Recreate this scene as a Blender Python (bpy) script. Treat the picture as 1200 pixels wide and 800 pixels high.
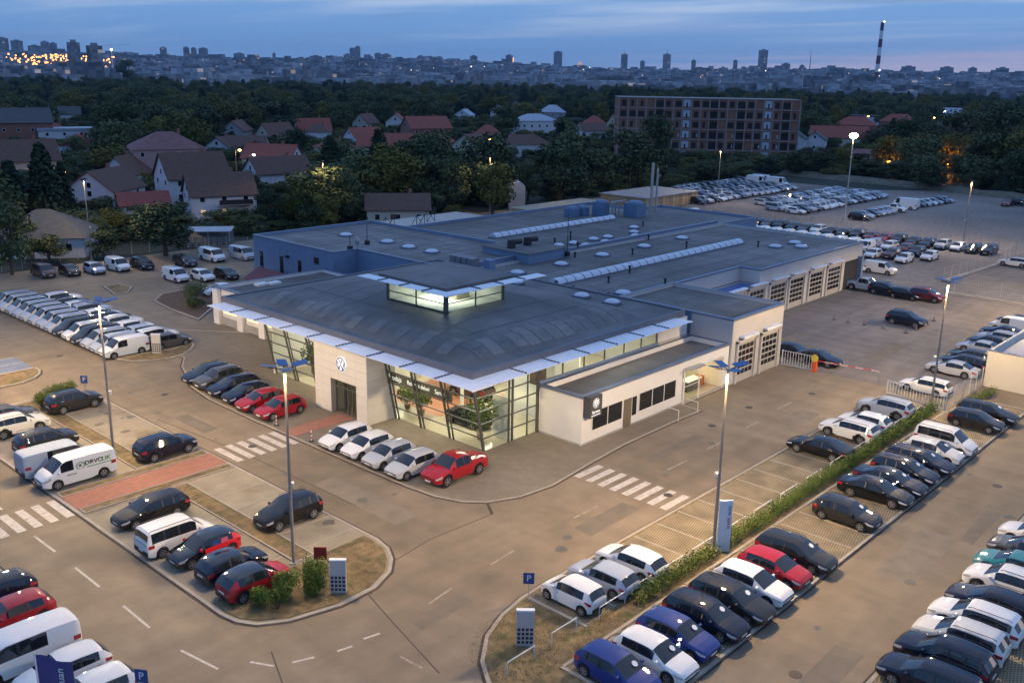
import bpy, math, random
from mathutils import Vector, Matrix
R = math.radians
random.seed(7)
S = bpy.context.scene
for o in list(bpy.data.objects): bpy.data.objects.remove(o)

# ------------------------------------------------------------------ camera
# site axes: +x runs up and to the right along the workshop front, +y up and to the left along the showroom front
F_PX, PITCH, ROLL, YAW, CAM_H = 1125.98, R(15.6632), R(1.0239), R(42.4358), 28.0
fw = Vector((math.cos(PITCH)*math.cos(YAW), math.cos(PITCH)*math.sin(YAW), -math.sin(PITCH)))
rt0 = Vector((math.sin(YAW), -math.cos(YAW), 0)); up0 = rt0.cross(fw)
rt = math.cos(ROLL)*rt0 + math.sin(ROLL)*up0; up = -math.sin(ROLL)*rt0 + math.cos(ROLL)*up0
cd = bpy.data.cameras.new('camera'); cam = bpy.data.objects.new('camera', cd); S.collection.objects.link(cam)
cd.sensor_width = 36; cd.lens = 36*F_PX/1200; cd.clip_start = .5; cd.clip_end = 60000
m = Matrix((rt, up, -fw)).transposed().to_4x4(); m.translation = Vector((0, 0, CAM_H)); cam.matrix_world = m
S.camera = cam

# ------------------------------------------------------------------ world: sky after sunset, thin cloud
W = bpy.data.worlds.new('World'); S.world = W; W.use_nodes = True
nt = W.node_tree; N = nt.nodes; L = nt.links
for n in list(N): N.remove(n)
def nd(t, **k):
    n = N.new(t)
    for a, v in k.items(): setattr(n, a, v)
    return n
SUN_EL, SUN_AZ = R(3.0), R(-28)      # the sun has gone down beyond the right-hand horizon
sky = nd('ShaderNodeTexSky', sky_type='NISHITA', sun_disc=False, sun_elevation=SUN_EL, sun_rotation=math.pi/2 - SUN_AZ,
         altitude=100, air_density=1.0, dust_density=.6, ozone_density=4.0)
tint = nd('ShaderNodeMix', data_type='RGBA', blend_type='MULTIPLY'); tint.inputs[0].default_value = 1
tint.inputs[7].default_value = (.62, .80, 1.30, 1); L.new(sky.outputs[0], tint.inputs[6])
tc = nd('ShaderNodeTexCoord'); sep = nd('ShaderNodeSeparateXYZ'); L.new(tc.outputs['Generated'], sep.inputs[0])
def mth(op, a, b=None, clamp=False):
    n = nd('ShaderNodeMath', operation=op, use_clamp=clamp)
    for i, v in enumerate((a, b)):
        if v is None: continue
        if isinstance(v, (int, float)): n.inputs[i].default_value = v
        else: L.new(v, n.inputs[i])
    return n.outputs[0]
# even dusk dome by height above the horizon (same all the way round)
ramp = nd('ShaderNodeValToRGB'); L.new(mth('MAXIMUM', sep.outputs[2], 0), ramp.inputs[0])
els = ramp.color_ramp.elements
els[0].position = 0; els[0].color = (.20, .375, .70, 1)
els[1].position = 1; els[1].color = (.16, .33, .78, 1)
for p, c in ((.03, (.185, .375, .73, 1)), (.075, (.215, .425, .80, 1)), (.2, (.20, .41, .84, 1))):
    e = els.new(p); e.color = c
skymix = nd('ShaderNodeMix', data_type='RGBA'); skymix.inputs[0].default_value = .93
sk8 = nd('ShaderNodeMix', data_type='RGBA', blend_type='MULTIPLY'); sk8.inputs[0].default_value = 1; sk8.inputs[7].default_value = (.10, .10, .10, 1)
L.new(tint.outputs[2], sk8.inputs[6]); L.new(sk8.outputs[2], skymix.inputs[6]); L.new(ramp.outputs[0], skymix.inputs[7])
# flat cloud deck: direction divided by height gives a plane overhead, so clouds thin to streaks near the horizon
zz = mth('ADD', mth('MAXIMUM', sep.outputs[2], 0), .035)
cx = mth('DIVIDE', sep.outputs[0], zz); cy = mth('DIVIDE', sep.outputs[1], zz)
cv = nd('ShaderNodeCombineXYZ'); L.new(cx, cv.inputs[0]); L.new(cy, cv.inputs[1])
def clouds(scale, lo, hi, off, det=5):
    mp = nd('ShaderNodeMapping'); mp.inputs['Location'].default_value = off; mp.inputs['Rotation'].default_value = (0, 0, R(-48))
    mp.inputs['Scale'].default_value = (scale*2.2, scale, 1); L.new(cv.outputs[0], mp.inputs[0])
    nz = nd('ShaderNodeTexNoise'); nz.inputs['Scale'].default_value = 1; nz.inputs['Detail'].default_value = det; nz.inputs['Roughness'].default_value = .55
    L.new(mp.outputs[0], nz.inputs[0])
    r = nd('ShaderNodeMapRange', interpolation_type='SMOOTHSTEP'); r.inputs[1].default_value = lo; r.inputs[2].default_value = hi
    L.new(nz.outputs[0], r.inputs[0]); return r.outputs[0]
high = nd('ShaderNodeMapRange'); high.inputs[1].default_value = .02; high.inputs[2].default_value = .09; L.new(sep.outputs[2], high.inputs[0])
c1 = mth('MULTIPLY', clouds(.16, .46, .70, (3.2, 1.0, 0)), mth('ADD', mth('MULTIPLY', high.outputs[0], .78), .06))
mixc = nd('ShaderNodeMix', data_type='RGBA'); L.new(c1, mixc.inputs[0]); L.new(skymix.outputs[2], mixc.inputs[6]); mixc.inputs[7].default_value = (.72, .80, .92, 1)
c2 = mth('MULTIPLY', clouds(.24, .56, .70, (9.1, 4.4, 0), 4), .55)
mixd = nd('ShaderNodeMix', data_type='RGBA'); L.new(c2, mixd.inputs[0]); L.new(mixc.outputs[2], mixd.inputs[6]); mixd.inputs[7].default_value = (.20, .33, .60, 1)
# last pink low over the place where the sun went down
dsun = nd('ShaderNodeVectorMath', operation='DOT_PRODUCT'); dsun.inputs[1].default_value = (math.cos(SUN_AZ+R(30)), math.sin(SUN_AZ+R(30)), 0); L.new(tc.outputs['Generated'], dsun.inputs[0])
az = nd('ShaderNodeMapRange', interpolation_type='SMOOTHSTEP'); az.inputs[1].default_value = .72; az.inputs[2].default_value = .99; L.new(dsun.outputs[1], az.inputs[0])
band = nd('ShaderNodeMapRange', interpolation_type='SMOOTHSTEP'); band.inputs[1].default_value = .075; band.inputs[2].default_value = .0; L.new(sep.outputs[2], band.inputs[0])
c3 = mth('MULTIPLY', mth('MULTIPLY', az.outputs[0], band.outputs[0]), mth('ADD', mth('MULTIPLY', clouds(.10, .42, .66, (1.7, 8.2, 0)), .75), .12))
mixe = nd('ShaderNodeMix', data_type='RGBA'); L.new(c3, mixe.inputs[0]); L.new(mixd.outputs[2], mixe.inputs[6]); mixe.inputs[7].default_value = (.56, .50, .66, 1)
bg = nd('ShaderNodeBackground'); bg.inputs[1].default_value = 1.0; L.new(mixe.outputs[2], bg.inputs[0])
wo = nd('ShaderNodeOutputWorld'); L.new(bg.outputs[0], wo.inputs[0])

sl = bpy.data.lights.new('sun', 'SUN'); sl.energy = .06; sl.angle = R(12); sl.color = (1, .8, .72)
so = bpy.data.objects.new('sun', sl); S.collection.objects.link(so)
sd = Vector((math.cos(SUN_EL)*math.cos(SUN_AZ), math.cos(SUN_EL)*math.sin(SUN_AZ), math.sin(SUN_EL)))
so.rotation_euler = sd.to_track_quat('Z', 'Y').to_euler(); so.location = (0, 0, 60)

S.view_settings.view_transform = 'Standard'; S.view_settings.look = 'None'; S.view_settings.gamma = 1
S.view_settings.exposure = 0; S.view_settings.use_curve_mapping = False
S.cycles.use_denoising = True
try: S.cycles.denoiser = 'OPENIMAGEDENOISE'
except Exception: pass
S.cycles.max_bounces = 6; S.cycles.diffuse_bounces = 2; S.cycles.glossy_bounces = 3; S.cycles.transmission_bounces = 4
S.cycles.transparent_max_bounces = 12; S.cycles.caustics_reflective = False; S.cycles.caustics_refractive = False
S.cycles.sample_clamp_indirect = 4
S.cycles.use_light_tree = True

# ------------------------------------------------------------------ materials
MATS = {}
def M(name, rgb=(.5, .5, .5), rough=.7, metal=0., var=.15, vs=.8, bump=0., bs=12., coat=0., var2=0., vs2=.08, spec=.5, dirt=None, streak=0.):
    if name in MATS: return MATS[name]
    mt = bpy.data.materials.new(name); mt.use_nodes = True; t = mt.node_tree; b = t.nodes['Principled BSDF']; MATS[name] = mt
    b.inputs['Roughness'].default_value = rough; b.inputs['Metallic'].default_value = metal
    b.inputs['Coat Weight'].default_value = coat; b.inputs['Specular IOR Level'].default_value = spec
    b.inputs['Base Color'].default_value = (*rgb, 1)
    g = t.nodes.new('ShaderNodeNewGeometry')
    def noise(sc, det=4):
        n = t.nodes.new('ShaderNodeTexNoise'); n.inputs['Scale'].default_value = sc; n.inputs['Detail'].default_value = det
        t.links.new(g.outputs['Position'], n.inputs['Vector']); return n.outputs[0]
    def scaled(fac, v, src=None):
        r = t.nodes.new('ShaderNodeMapRange'); r.inputs[1].default_value = .3; r.inputs[2].default_value = .7
        r.inputs[3].default_value = 1-v; r.inputs[4].default_value = 1+v; t.links.new(fac, r.inputs[0])
        x = t.nodes.new('ShaderNodeMix'); x.data_type = 'RGBA'; x.blend_type = 'MULTIPLY'; x.inputs[0].default_value = 1
        if src is None: x.inputs[6].default_value = (*rgb, 1)
        else: t.links.new(src, x.inputs[6])
        t.links.new(r.outputs[0], x.inputs[7]); return x.outputs[2]
    col = None
    if var: col = scaled(noise(vs), var)
    if var2: col = scaled(noise(vs2, 6), var2, col)
    if streak:
        for rot in ((.6, .035, 1), (.035, .6, 1)):
            mp = t.nodes.new('ShaderNodeMapping'); mp.inputs['Scale'].default_value = rot; t.links.new(g.outputs['Position'], mp.inputs[0])
            n = t.nodes.new('ShaderNodeTexNoise'); n.inputs['Scale'].default_value = 1; n.inputs['Detail'].default_value = 5; t.links.new(mp.outputs[0], n.inputs['Vector']); col = scaled(n.outputs[0], streak, col)
    if dirt:
        r = t.nodes.new('ShaderNodeMapRange'); r.inputs[1].default_value = dirt[1]; r.inputs[2].default_value = dirt[1]+.12
        t.links.new(noise(dirt[2], 6), r.inputs[0])
        x = t.nodes.new('ShaderNodeMix'); x.data_type = 'RGBA'; t.links.new(r.outputs[0], x.inputs[0])
        if col is None: x.inputs[6].default_value = (*rgb, 1)
        else: t.links.new(col, x.inputs[6])
        x.inputs[7].default_value = (*dirt[0], 1); col = x.outputs[2]
    if col is not None: t.links.new(col, b.inputs['Base Color'])
    if bump:
        bn = t.nodes.new('ShaderNodeBump'); bn.inputs['Strength'].default_value = bump; bn.inputs['Distance'].default_value = .05
        t.links.new(noise(bs, 3), bn.inputs['Height']); t.links.new(bn.outputs[0], b.inputs['Normal'])
    return mt
def paintmat(name, rough=.5, coat=1., metal=0.):
    if name in MATS: return MATS[name]
    mt = bpy.data.materials.new(name); mt.use_nodes = True; t = mt.node_tree; b = t.nodes['Principled BSDF']; MATS[name] = mt
    oi = t.nodes.new('ShaderNodeObjectInfo'); t.links.new(oi.outputs['Color'], b.inputs['Base Color'])
    b.inputs['Roughness'].default_value = rough; b.inputs['Coat Weight'].default_value = coat; b.inputs['Coat Roughness'].default_value = .035; b.inputs['Specular IOR Level'].default_value = .06
    b.inputs['Metallic'].default_value = metal
    return mt
def emit(name, rgb, st):
    if name in MATS: return MATS[name]
    mt = bpy.data.materials.new(name); mt.use_nodes = True; b = mt.node_tree.nodes['Principled BSDF']; MATS[name] = mt
    b.inputs['Base Color'].default_value = (*rgb, 1); b.inputs['Emission Color'].default_value = (*rgb, 1); b.inputs['Emission Strength'].default_value = st
    return mt
def glass(name, tint=(.84, .92, .88), refl=1.0):
    if name in MATS: return MATS[name]
    mt = bpy.data.materials.new(name); mt.use_nodes = True; t = mt.node_tree; MATS[name] = mt
    for n in list(t.nodes):
        if n.type != 'OUTPUT_MATERIAL': t.nodes.remove(n)
    out = [n for n in t.nodes if n.type == 'OUTPUT_MATERIAL'][0]
    tr = t.nodes.new('ShaderNodeBsdfTransparent'); tr.inputs[0].default_value = (*tint, 1)
    gl = t.nodes.new('ShaderNodeBsdfGlossy'); gl.inputs['Roughness'].default_value = .02
    ge = t.nodes.new('ShaderNodeNewGeometry'); dp = t.nodes.new('ShaderNodeVectorMath'); dp.operation = 'DOT_PRODUCT'; t.links.new(ge.outputs['Normal'], dp.inputs[0]); t.links.new(ge.outputs['Incoming'], dp.inputs[1])
    def mk(op, a, b=None):
        k = t.nodes.new('ShaderNodeMath'); k.operation = op
        for i, v in enumerate((a, b)):
            if v is None: continue
            if isinstance(v, (int, float)): k.inputs[i].default_value = v
            else: t.links.new(v, k.inputs[i])
        return k.outputs[0]
    fr = mk('ADD', mk('MULTIPLY', mk('POWER', mk('SUBTRACT', 1, mk('ABSOLUTE', dp.outputs[1])), 5), .9*refl), .05*refl)
    mx = t.nodes.new('ShaderNodeMixShader'); t.links.new(fr, mx.inputs[0]); t.links.new(tr.outputs[0], mx.inputs[1]); t.links.new(gl.outputs[0], mx.inputs[2])
    t.links.new(mx.outputs[0], out.inputs[0]); return mt
def leafmat(name, c1, c2, c3):
    if name in MATS: return MATS[name]
    mt = bpy.data.materials.new(name); mt.use_nodes = True; t = mt.node_tree; b = t.nodes['Principled BSDF']; MATS[name] = mt
    oi = t.nodes.new('ShaderNodeObjectInfo'); g = t.nodes.new('ShaderNodeNewGeometry')
    n = t.nodes.new('ShaderNodeTexNoise'); n.inputs['Scale'].default_value = .55; t.links.new(g.outputs['Position'], n.inputs['Vector'])
    a = t.nodes.new('ShaderNodeMath'); a.operation = 'ADD'; t.links.new(n.outputs[0], a.inputs[0])
    s2 = t.nodes.new('ShaderNodeMath'); s2.operation = 'MULTIPLY'; s2.inputs[1].default_value = .6; t.links.new(oi.outputs['Random'], s2.inputs[0]); t.links.new(s2.outputs[0], a.inputs[1])
    s3 = t.nodes.new('ShaderNodeMath'); s3.operation = 'MULTIPLY_ADD'; s3.inputs[1].default_value = .35; t.links.new(g.outputs['Random Per Island'], s3.inputs[0]); t.links.new(a.outputs[0], s3.inputs[2])
    r = t.nodes.new('ShaderNodeValToRGB'); t.links.new(s3.outputs[0], r.inputs[0])
    e = r.color_ramp.elements; e[0].position = .45; e[0].color = (*c1, 1); e[1].position = 1.2; e[1].color = (*c3, 1)
    x = e.new(.8); x.color = (*c2, 1); e[-1].position = 1.0
    t.links.new(r.outputs[0], b.inputs['Base Color']); b.inputs['Roughness'].default_value = .7; b.inputs['Specular IOR Level'].default_value = .2
    return mt

# ------------------------------------------------------------------ mesh helpers
COL = S.collection
class MB:
    def __init__(s): s.v = []; s.f = []; s.m = []
    def add(s, vs, fs, mi=0):
        o = len(s.v); s.v += [tuple(p) for p in vs]; s.f += [tuple(i+o for i in f) for f in fs]; s.m += [mi]*len(fs); return s
    def box(s, x0, y0, z0, x1, y1, z1, mi=0):
        return s.add([(x0,y0,z0),(x1,y0,z0),(x1,y1,z0),(x0,y1,z0),(x0,y0,z1),(x1,y0,z1),(x1,y1,z1),(x0,y1,z1)],
                     [(0,3,2,1),(4,5,6,7),(0,1,5,4),(1,2,6,5),(2,3,7,6),(3,0,4,7)], mi)
    def quad(s, a, b, c, d, mi=0): return s.add([a, b, c, d], [(0, 1, 2, 3)], mi)
    def prism(s, poly, z0, z1, mi=0, mside=None, bottom=False):
        n = len(poly); vs = [(x, y, z0) for x, y in poly]+[(x, y, z1) for x, y in poly]
        s.add(vs, [tuple(range(n, 2*n))], mi)
        o = len(s.v)-2*n
        for i in range(n):
            j = (i+1) % n; s.f.append((o+i, o+j, o+n+j, o+n+i)); s.m.append(mi if mside is None else mside)
        return s
    def tube(s, p0, p1, r0, r1=None, n=8, mi=0, cap=True):
        r1 = r0 if r1 is None else r1; p0 = Vector(p0); p1 = Vector(p1); d = (p1-p0).normalized()
        u = d.orthogonal().normalized(); w = d.cross(u); vs = []
        for p, r in ((p0, r0), (p1, r1)):
            for i in range(n):
                a = 2*math.pi*i/n; vs.append(p+u*(math.cos(a)*r)+w*(math.sin(a)*r))
        fs = [(i, (i+1) % n, n+(i+1) % n, n+i) for i in range(n)]
        if cap: fs += [tuple(range(n))[::-1], tuple(range(n, 2*n))]
        return s.add(vs, fs, mi)
    def ball(s, c, rx, ry=None, rz=None, n=8, k=5, mi=0, half=False):
        ry = rx if ry is None else ry; rz = rx if rz is None else rz; vs = []; fs = []
        ks = range(0, k+1); lo = 0 if half else -math.pi/2
        for j in ks:
            t = lo+(math.pi/2-lo)*j/k
            for i in range(n):
                a = 2*math.pi*i/n; vs.append((c[0]+rx*math.cos(t)*math.cos(a), c[1]+ry*math.cos(t)*math.sin(a), c[2]+rz*math.sin(t)))
        for j in range(k):
            for i in range(n): fs.append((j*n+i, j*n+(i+1) % n, (j+1)*n+(i+1) % n, (j+1)*n+i))
        return s.add(vs, fs, mi)
    def mesh(s, name, mats, smooth=None):
        me = bpy.data.meshes.new(name); me.from_pydata(s.v, [], s.f)
        for mt in (mats if isinstance(mats, (list, tuple)) else [mats]): me.materials.append(mt)
        if any(s.m): me.polygons.foreach_set('material_index', s.m)
        if smooth is not None:
            me.polygons.foreach_set('use_smooth', [True]*len(s.f)); me.set_sharp_from_angle(angle=R(smooth))
        me.update(); return me
    def build(s, name, mats, parent=None, loc=None, rz=0, smooth=None, mesh_name=None):
        return obj(name, s.mesh(mesh_name or name, mats, smooth), parent, loc, rz)
def obj(name, me, parent=None, loc=None, rz=0):
    o = bpy.data.objects.new(name, me); COL.objects.link(o)
    if parent: o.parent = parent
    if loc: o.location = loc
    if rz: o.rotation_euler.z = rz
    return o
def tag(o, label, cat=None, group=None, kind=None):
    if label: o['label'] = label
    if cat: o['category'] = cat
    if group: o['group'] = group
    if kind: o['kind'] = kind
    return o
def thing(name, label, cat, loc=(0, 0, 0), rz=0, group=None):
    o = bpy.data.objects.new(name, None); COL.objects.link(o); o.location = loc; o.rotation_euler.z = rz; o.empty_display_size = .3
    return tag(o, label, cat, group)
def struct(o, kind='structure'): o['kind'] = kind; return o
def text(body, size, mat, parent, loc, rot, name='lettering', ext=.004, sx=1, align='CENTER'):
    c = bpy.data.curves.new(name, 'FONT'); c.body = body; c.size = size; c.extrude = ext; c.align_x = align; c.align_y = 'CENTER'
    c.materials.append(mat); tmp = bpy.data.objects.new(name, c); me = bpy.data.meshes.new_from_object(tmp); bpy.data.objects.remove(tmp)
    if not me.materials: me.materials.append(mat)
    o = bpy.data.objects.new(name, me); COL.objects.link(o); o.parent = parent; o.location = loc; o.rotation_euler = rot; o.scale.x = sx
    return o
ORD = 'zeroth first second third fourth fifth sixth seventh eighth ninth tenth eleventh twelfth thirteenth fourteenth fifteenth sixteenth seventeenth eighteenth nineteenth twentieth'.split()
def nth(i): return ORD[i] if i <= 20 else ('twenty-'+ORD[i-20] if i < 30 else 'thirty-'+ORD[i-30])

# ------------------------------------------------------------------ material palette
asphalt = M('asphalt', (.238, .185, .124), .82, var=.13, vs=.55, var2=.20, vs2=.07, bump=.3, bs=30, dirt=((.162, .125, .086), .59, .06), streak=.10)
asphalt2 = M('yard asphalt', (.20, .172, .148), .85, var=.12, vs=.7, var2=.22, vs2=.06, bump=.3, bs=20, dirt=((.13, .115, .098), .58, .045), streak=.14)
gravel = M('yard gravel', (.21, .185, .165), .95, var=.2, vs=1.2, var2=.35, vs2=.03, bump=.5, bs=9)
meadow = M('meadow', (.017, .027, .014), .95, var=.35, vs=.15, var2=.5, vs2=.01, bump=.5, bs=2)
drygrass = M('dry grass', (.21, .150, .072), .95, var=.35, vs=2.2, var2=.3, vs2=.4, bump=.8, bs=25, dirt=((.10, .105, .035), .56, .9))
kerbm = M('kerb concrete', (.40, .345, .28), .85, var=.12, vs=1.5, bump=.2, bs=20)
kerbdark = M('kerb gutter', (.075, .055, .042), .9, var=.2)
concrete = M('concrete', (.36, .35, .33), .85, var=.14, vs=.6, var2=.12, bump=.2, bs=15)
plaza = M('plaza paving', (.215, .175, .125), .8, var=.10, vs=1.4, var2=.18, vs2=.12, bump=.2, bs=25)
redpave = M('red paving', (.36, .16, .11), .85, var=.12, vs=2, bump=.3, bs=25)
roadpaint = M('road paint', (.56, .51, .46), .7, var=.18, vs=3, dirt=((.30, .26, .22), .60, 1.4))
bluepaint = M('blue bay paint', (.18, .22, .31), .8, var=.12)
iron = M('cast iron', (.07, .055, .045), .6, .3, var=.3, vs=6)
white = M('white render', (.76, .745, .715), .8, var=.04, vs=.5, var2=.05, vs2=.2, bump=.05, bs=30)
tile = M('portal panel', (.68, .66, .62), .45, var=.03, vs=.7)
bluegrey = M('blue grey cladding', (.17, .24, .36), .55, var=.06, vs=.5, var2=.06)
roofm = M('roof membrane', (.165, .16, .155), .8, var=.14, vs=.35, var2=.34, vs2=.07, bump=.15, bs=8, dirt=((.105, .092, .08), .57, .10), streak=.14)
domem = M('dome roof membrane', (.135, .132, .13), .6, var=.14, vs=.5, var2=.38, vs2=.14, bump=.12, bs=5)
capm = M('parapet capping', (.19, .23, .31), .4, .3, var=.06)
alum = M('white louvre', (.82, .85, .90), .5, .0, var=.05, vs=2)
darkm = M('dark metal', (.035, .037, .042), .45, .4, var=.1)
steel = M('steel', (.50, .50, .50), .35, .8, var=.08)
galv = M('galvanised pole', (.46, .44, .41), .45, .5, var=.1, vs=2)
mullion = M('mullion', (.12, .125, .12), .45, .4, var=.1)
winglass = M('window glass', (.012, .014, .018), .06, 0, var=0)
frame_w = M('white frame', (.72, .72, .70), .5, var=.04)
skylight = M('skylight acrylic', (.56, .60, .68), .25, var=.04, coat=.4)
black = M('black plastic', (.018, .018, .02), .5, var=.1)
rubber = M('tyre rubber', (.02, .02, .021), .85, var=.1)
rimm = M('alloy rim', (.48, .48, .50), .3, .8, var=.05)
carglass = M('car glass', (.012, .016, .022), .04, 0, var=0, coat=.6)
lampglass = M('headlight glass', (.55, .57, .60), .12, .3, var=.05, coat=1)
taillens = M('tail light lens', (.36, .015, .02), .15, 0, var=0, coat=1)
plate = M('number plate', (.72, .72, .70), .4, var=.03)
paint = paintmat('car paint'); roofpaint = M('gloss black roof', (.012, .013, .016), .15, var=0, coat=1)
signblue = M('sign blue', (.02, .07, .24), .4, var=.04); signwhite = M('sign white', (.82, .82, .82), .5, var=.02)
tree_b = leafmat('broadleaf foliage', (.010, .022, .011), (.030, .052, .021), (.085, .108, .042))
tree_y = leafmat('yellow green foliage', (.045, .062, .014), (.085, .095, .020), (.13, .12, .025))
tree_c = leafmat('conifer foliage', (.010, .022, .014), (.018, .035, .018), (.030, .050, .024))
hedgem = leafmat('hedge foliage', (.030, .062, .010), (.065, .115, .018), (.12, .17, .03))
bark = M('bark', (.085, .062, .045), .95, var=.3, vs=3, bump=.8, bs=8)
pavers = None
def paver_material():
    mt = bpy.data.materials.new('grass block pavers'); mt.use_nodes = True; t = mt.node_tree; b = t.nodes['Principled BSDF']
    g = t.nodes.new('ShaderNodeNewGeometry'); mp = t.nodes.new('ShaderNodeMapping'); mp.inputs['Rotation'].default_value = (0, 0, R(45)); mp.inputs['Scale'].default_value = (3.4, 3.4, 3.4)
    t.links.new(g.outputs['Position'], mp.inputs[0])
    vo = t.nodes.new('ShaderNodeTexBrick'); vo.offset = .5; vo.inputs['Scale'].default_value = 1; vo.inputs['Mortar Size'].default_value = .16; vo.inputs['Mortar Smooth'].default_value = .3
    vo.inputs['Brick Width'].default_value = .62; vo.inputs['Row Height'].default_value = .5
    vo.inputs['Color1'].default_value = (.075, .055, .026, 1); vo.inputs['Color2'].default_value = (.11, .08, .036, 1); vo.inputs['Mortar'].default_value = (.31, .245, .155, 1)
    t.links.new(mp.outputs[0], vo.inputs[0])
    n = t.nodes.new('ShaderNodeTexNoise'); n.inputs['Scale'].default_value = .5; n.inputs['Detail'].default_value = 5; t.links.new(g.outputs['Position'], n.inputs[0])
    r = t.nodes.new('ShaderNodeMapRange'); r.inputs[1].default_value = .35; r.inputs[2].default_value = .65; r.inputs[3].default_value = .72; r.inputs[4].default_value = 1.2; t.links.new(n.outputs[0], r.inputs[0])
    x = t.nodes.new('ShaderNodeMix'); x.data_type = 'RGBA'; x.blend_type = 'MULTIPLY'; x.inputs[0].default_value = 1; t.links.new(vo.outputs[0], x.inputs[6]); t.links.new(r.outputs[0], x.inputs[7])
    t.links.new(x.outputs[2], b.inputs['Base Color']); b.inputs['Roughness'].default_value = .9
    bp = t.nodes.new('ShaderNodeBump'); bp.inputs['Strength'].default_value = .6; bp.inputs['Distance'].default_value = .03; t.links.new(vo.outputs[1], bp.inputs['Height']); t.links.new(bp.outputs[0], b.inputs['Normal'])
    return mt
pavers = paver_material()
blocks = M('bay concrete', (.30, .255, .185), .85, var=.12, vs=.6, var2=.22, vs2=.15, bump=.3, bs=12, dirt=((.22, .17, .10), .58, .35))
# ================================================================== GROUND
mb = MB(); G = 12
for i in range(G+1):
    for j in range(G+1): mb.v.append((-6400+i*1200., -6400+j*1200., -.05))
for i in range(G):
    for j in range(G):
        a = i*(G+1)+j; mb.f.append((a, a+G+1, a+G+2, a+1)); mb.m.append(0)
struct(mb.build('ground', meadow))
def sheet(name, poly, z, mat, parent=None):
    o = MB().add([(x, y, z) for x, y in poly], [tuple(range(len(poly)))]).build(name, mat, parent)
    return o if parent else struct(o)
sheet('road', [(-12, -25), (140, -25), (140, 141), (84, 141), (84, 139.5), (40, 139.5), (-12, 139.5)], 0, asphalt)
sheet('yard', [(104, 4), (182, 4), (182, 45), (140, 45), (104, 53)], .004, asphalt2)
sheet('gravel_yard', [(140, 45), (182, 45), (182, 4), (262, 30), (262, 88), (250, 100), (246, 138), (140, 138)], .008, gravel)
sheet('yard_apron', [(87.5, 27), (140, 24), (140, 62), (160, 62), (178, 46), (178, 112), (140, 112), (131.5, 53.5), (87.5, 53.5)], .012, asphalt2)

def inset(poly, d):
    n = len(poly); out = []
    for i in range(n):
        p0 = Vector(poly[i-1]); p1 = Vector(poly[i]); p2 = Vector(poly[(i+1) % n])
        a = (p1-p0).normalized(); b = (p2-p1).normalized(); na = Vector((-a.y, a.x)); nb = Vector((-b.y, b.x))
        k = na+nb; k = k/max(.3, k.dot(k)/2) ; out.append(tuple(p1+k*d))
    return out
def area(p): return sum(p[i-1][0]*p[i][1]-p[i][0]*p[i-1][1] for i in range(len(p)))/2
def island(poly, fill, h=.12, kw=.2, name='traffic_island', gutter=True):
    if area(poly) < 0: poly = poly[::-1]
    inn = inset(poly, kw); n = len(poly)
    o = struct(MB().add([(x, y, h-.02) for x, y in inn], [tuple(range(n))]).build(name, fill))
    k = MB(); vs = [(x, y, -.02) for x, y in poly]+[(x, y, h) for x, y in poly]+[(x, y, h) for x, y in inn]+[(x, y, h-.03) for x, y in inn]
    fs = []
    for i in range(n):
        j = (i+1) % n
        for q in range(3): fs.append((q*n+i, q*n+j, (q+1)*n+j, (q+1)*n+i))
    k.add(vs, fs); k.build('kerb', kerbm, o)
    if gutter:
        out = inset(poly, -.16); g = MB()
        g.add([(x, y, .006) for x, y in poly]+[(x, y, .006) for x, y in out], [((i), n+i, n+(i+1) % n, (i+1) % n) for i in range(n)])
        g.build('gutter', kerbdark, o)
    return o
def arc(cx, cy, r, a0, a1, n=8): return [(cx+r*math.cos(R(a0+(a1-a0)*i/n)), cy+r*math.sin(R(a0+(a1-a0)*i/n))) for i in range(n+1)]
# block of bays beside the entrance road
blkA = [(23.0, 83.5), (23.0, 41.6), (23.2, 40.4), (23.8, 39.4), (25.2, 38.5), (28.0, 37.8), (30.5, 37.9), (32.3, 38.7), (33.4, 39.8), (34.1, 41.0), (34.4, 42.4), (34.4, 79), (33.8, 82), (32, 83.5)]
A = island(blkA, blocks, .06)
def patch(name, x0, y0, x1, y1, z, mat, parent): return MB().box(x0, y0, 0, x1, y1, z, 0).build(name, mat, parent)
def strip(parent, x0, y0, x1, y1, z, mat, name='grass_strip'):
    o = patch(name, x0+.1, y0+.1, x1-.1, y1-.1, z, mat, parent); k = MB()
    k.box(x0, y0, 0, x0+.1, y1, z+.05); k.box(x1-.1, y0, 0, x1, y1, z+.05); k.box(x0+.1, y0, 0, x1-.1, y0+.1, z+.05); k.box(x0+.1, y1-.1, 0, x1-.1, y1, z+.05)
    k.build('kerb', kerbm, parent); return o
strip(A, 29.0, 43.4, 30.4, 58.2, .085, drygrass); strip(A, 29.0, 62.9, 30.4, 79.3, .085, drygrass)
strip(A, 23.3, 58.4, 34.2, 59.25, .085, drygrass); strip(A, 23.3, 61.85, 34.2, 62.75, .085, drygrass)
strip(A, 23.3, 79.4, 33.9, 82.9, .085, drygrass)
patch('red_walkway', 23.3, 59.27, 34.3, 61.83, .066, redpave, A)
endA = [(23.35, 42.9), (23.3, 41.7), (23.5, 40.6), (24.1, 39.7), (25.4, 38.8), (28.0, 38.15), (30.4, 38.25), (32.0, 38.95), (33.1, 40.0), (33.75, 41.1), (34.0, 42.4), (34.0, 43.3)]
MB().prism(endA, 0, .085).build('grass_strip', drygrass, A)
for y in (44.6, 47.1, 49.6, 52.1, 54.6, 65.4, 67.9, 70.4, 72.9, 75.4, 77.9):
    patch('bay_line', 23.5, y-.05, 28.9, y+.05, .063, kerbm, A)
    patch('bay_line', 30.5, y-.05, 34.2, y+.05, .063, kerbm, A)
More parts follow.
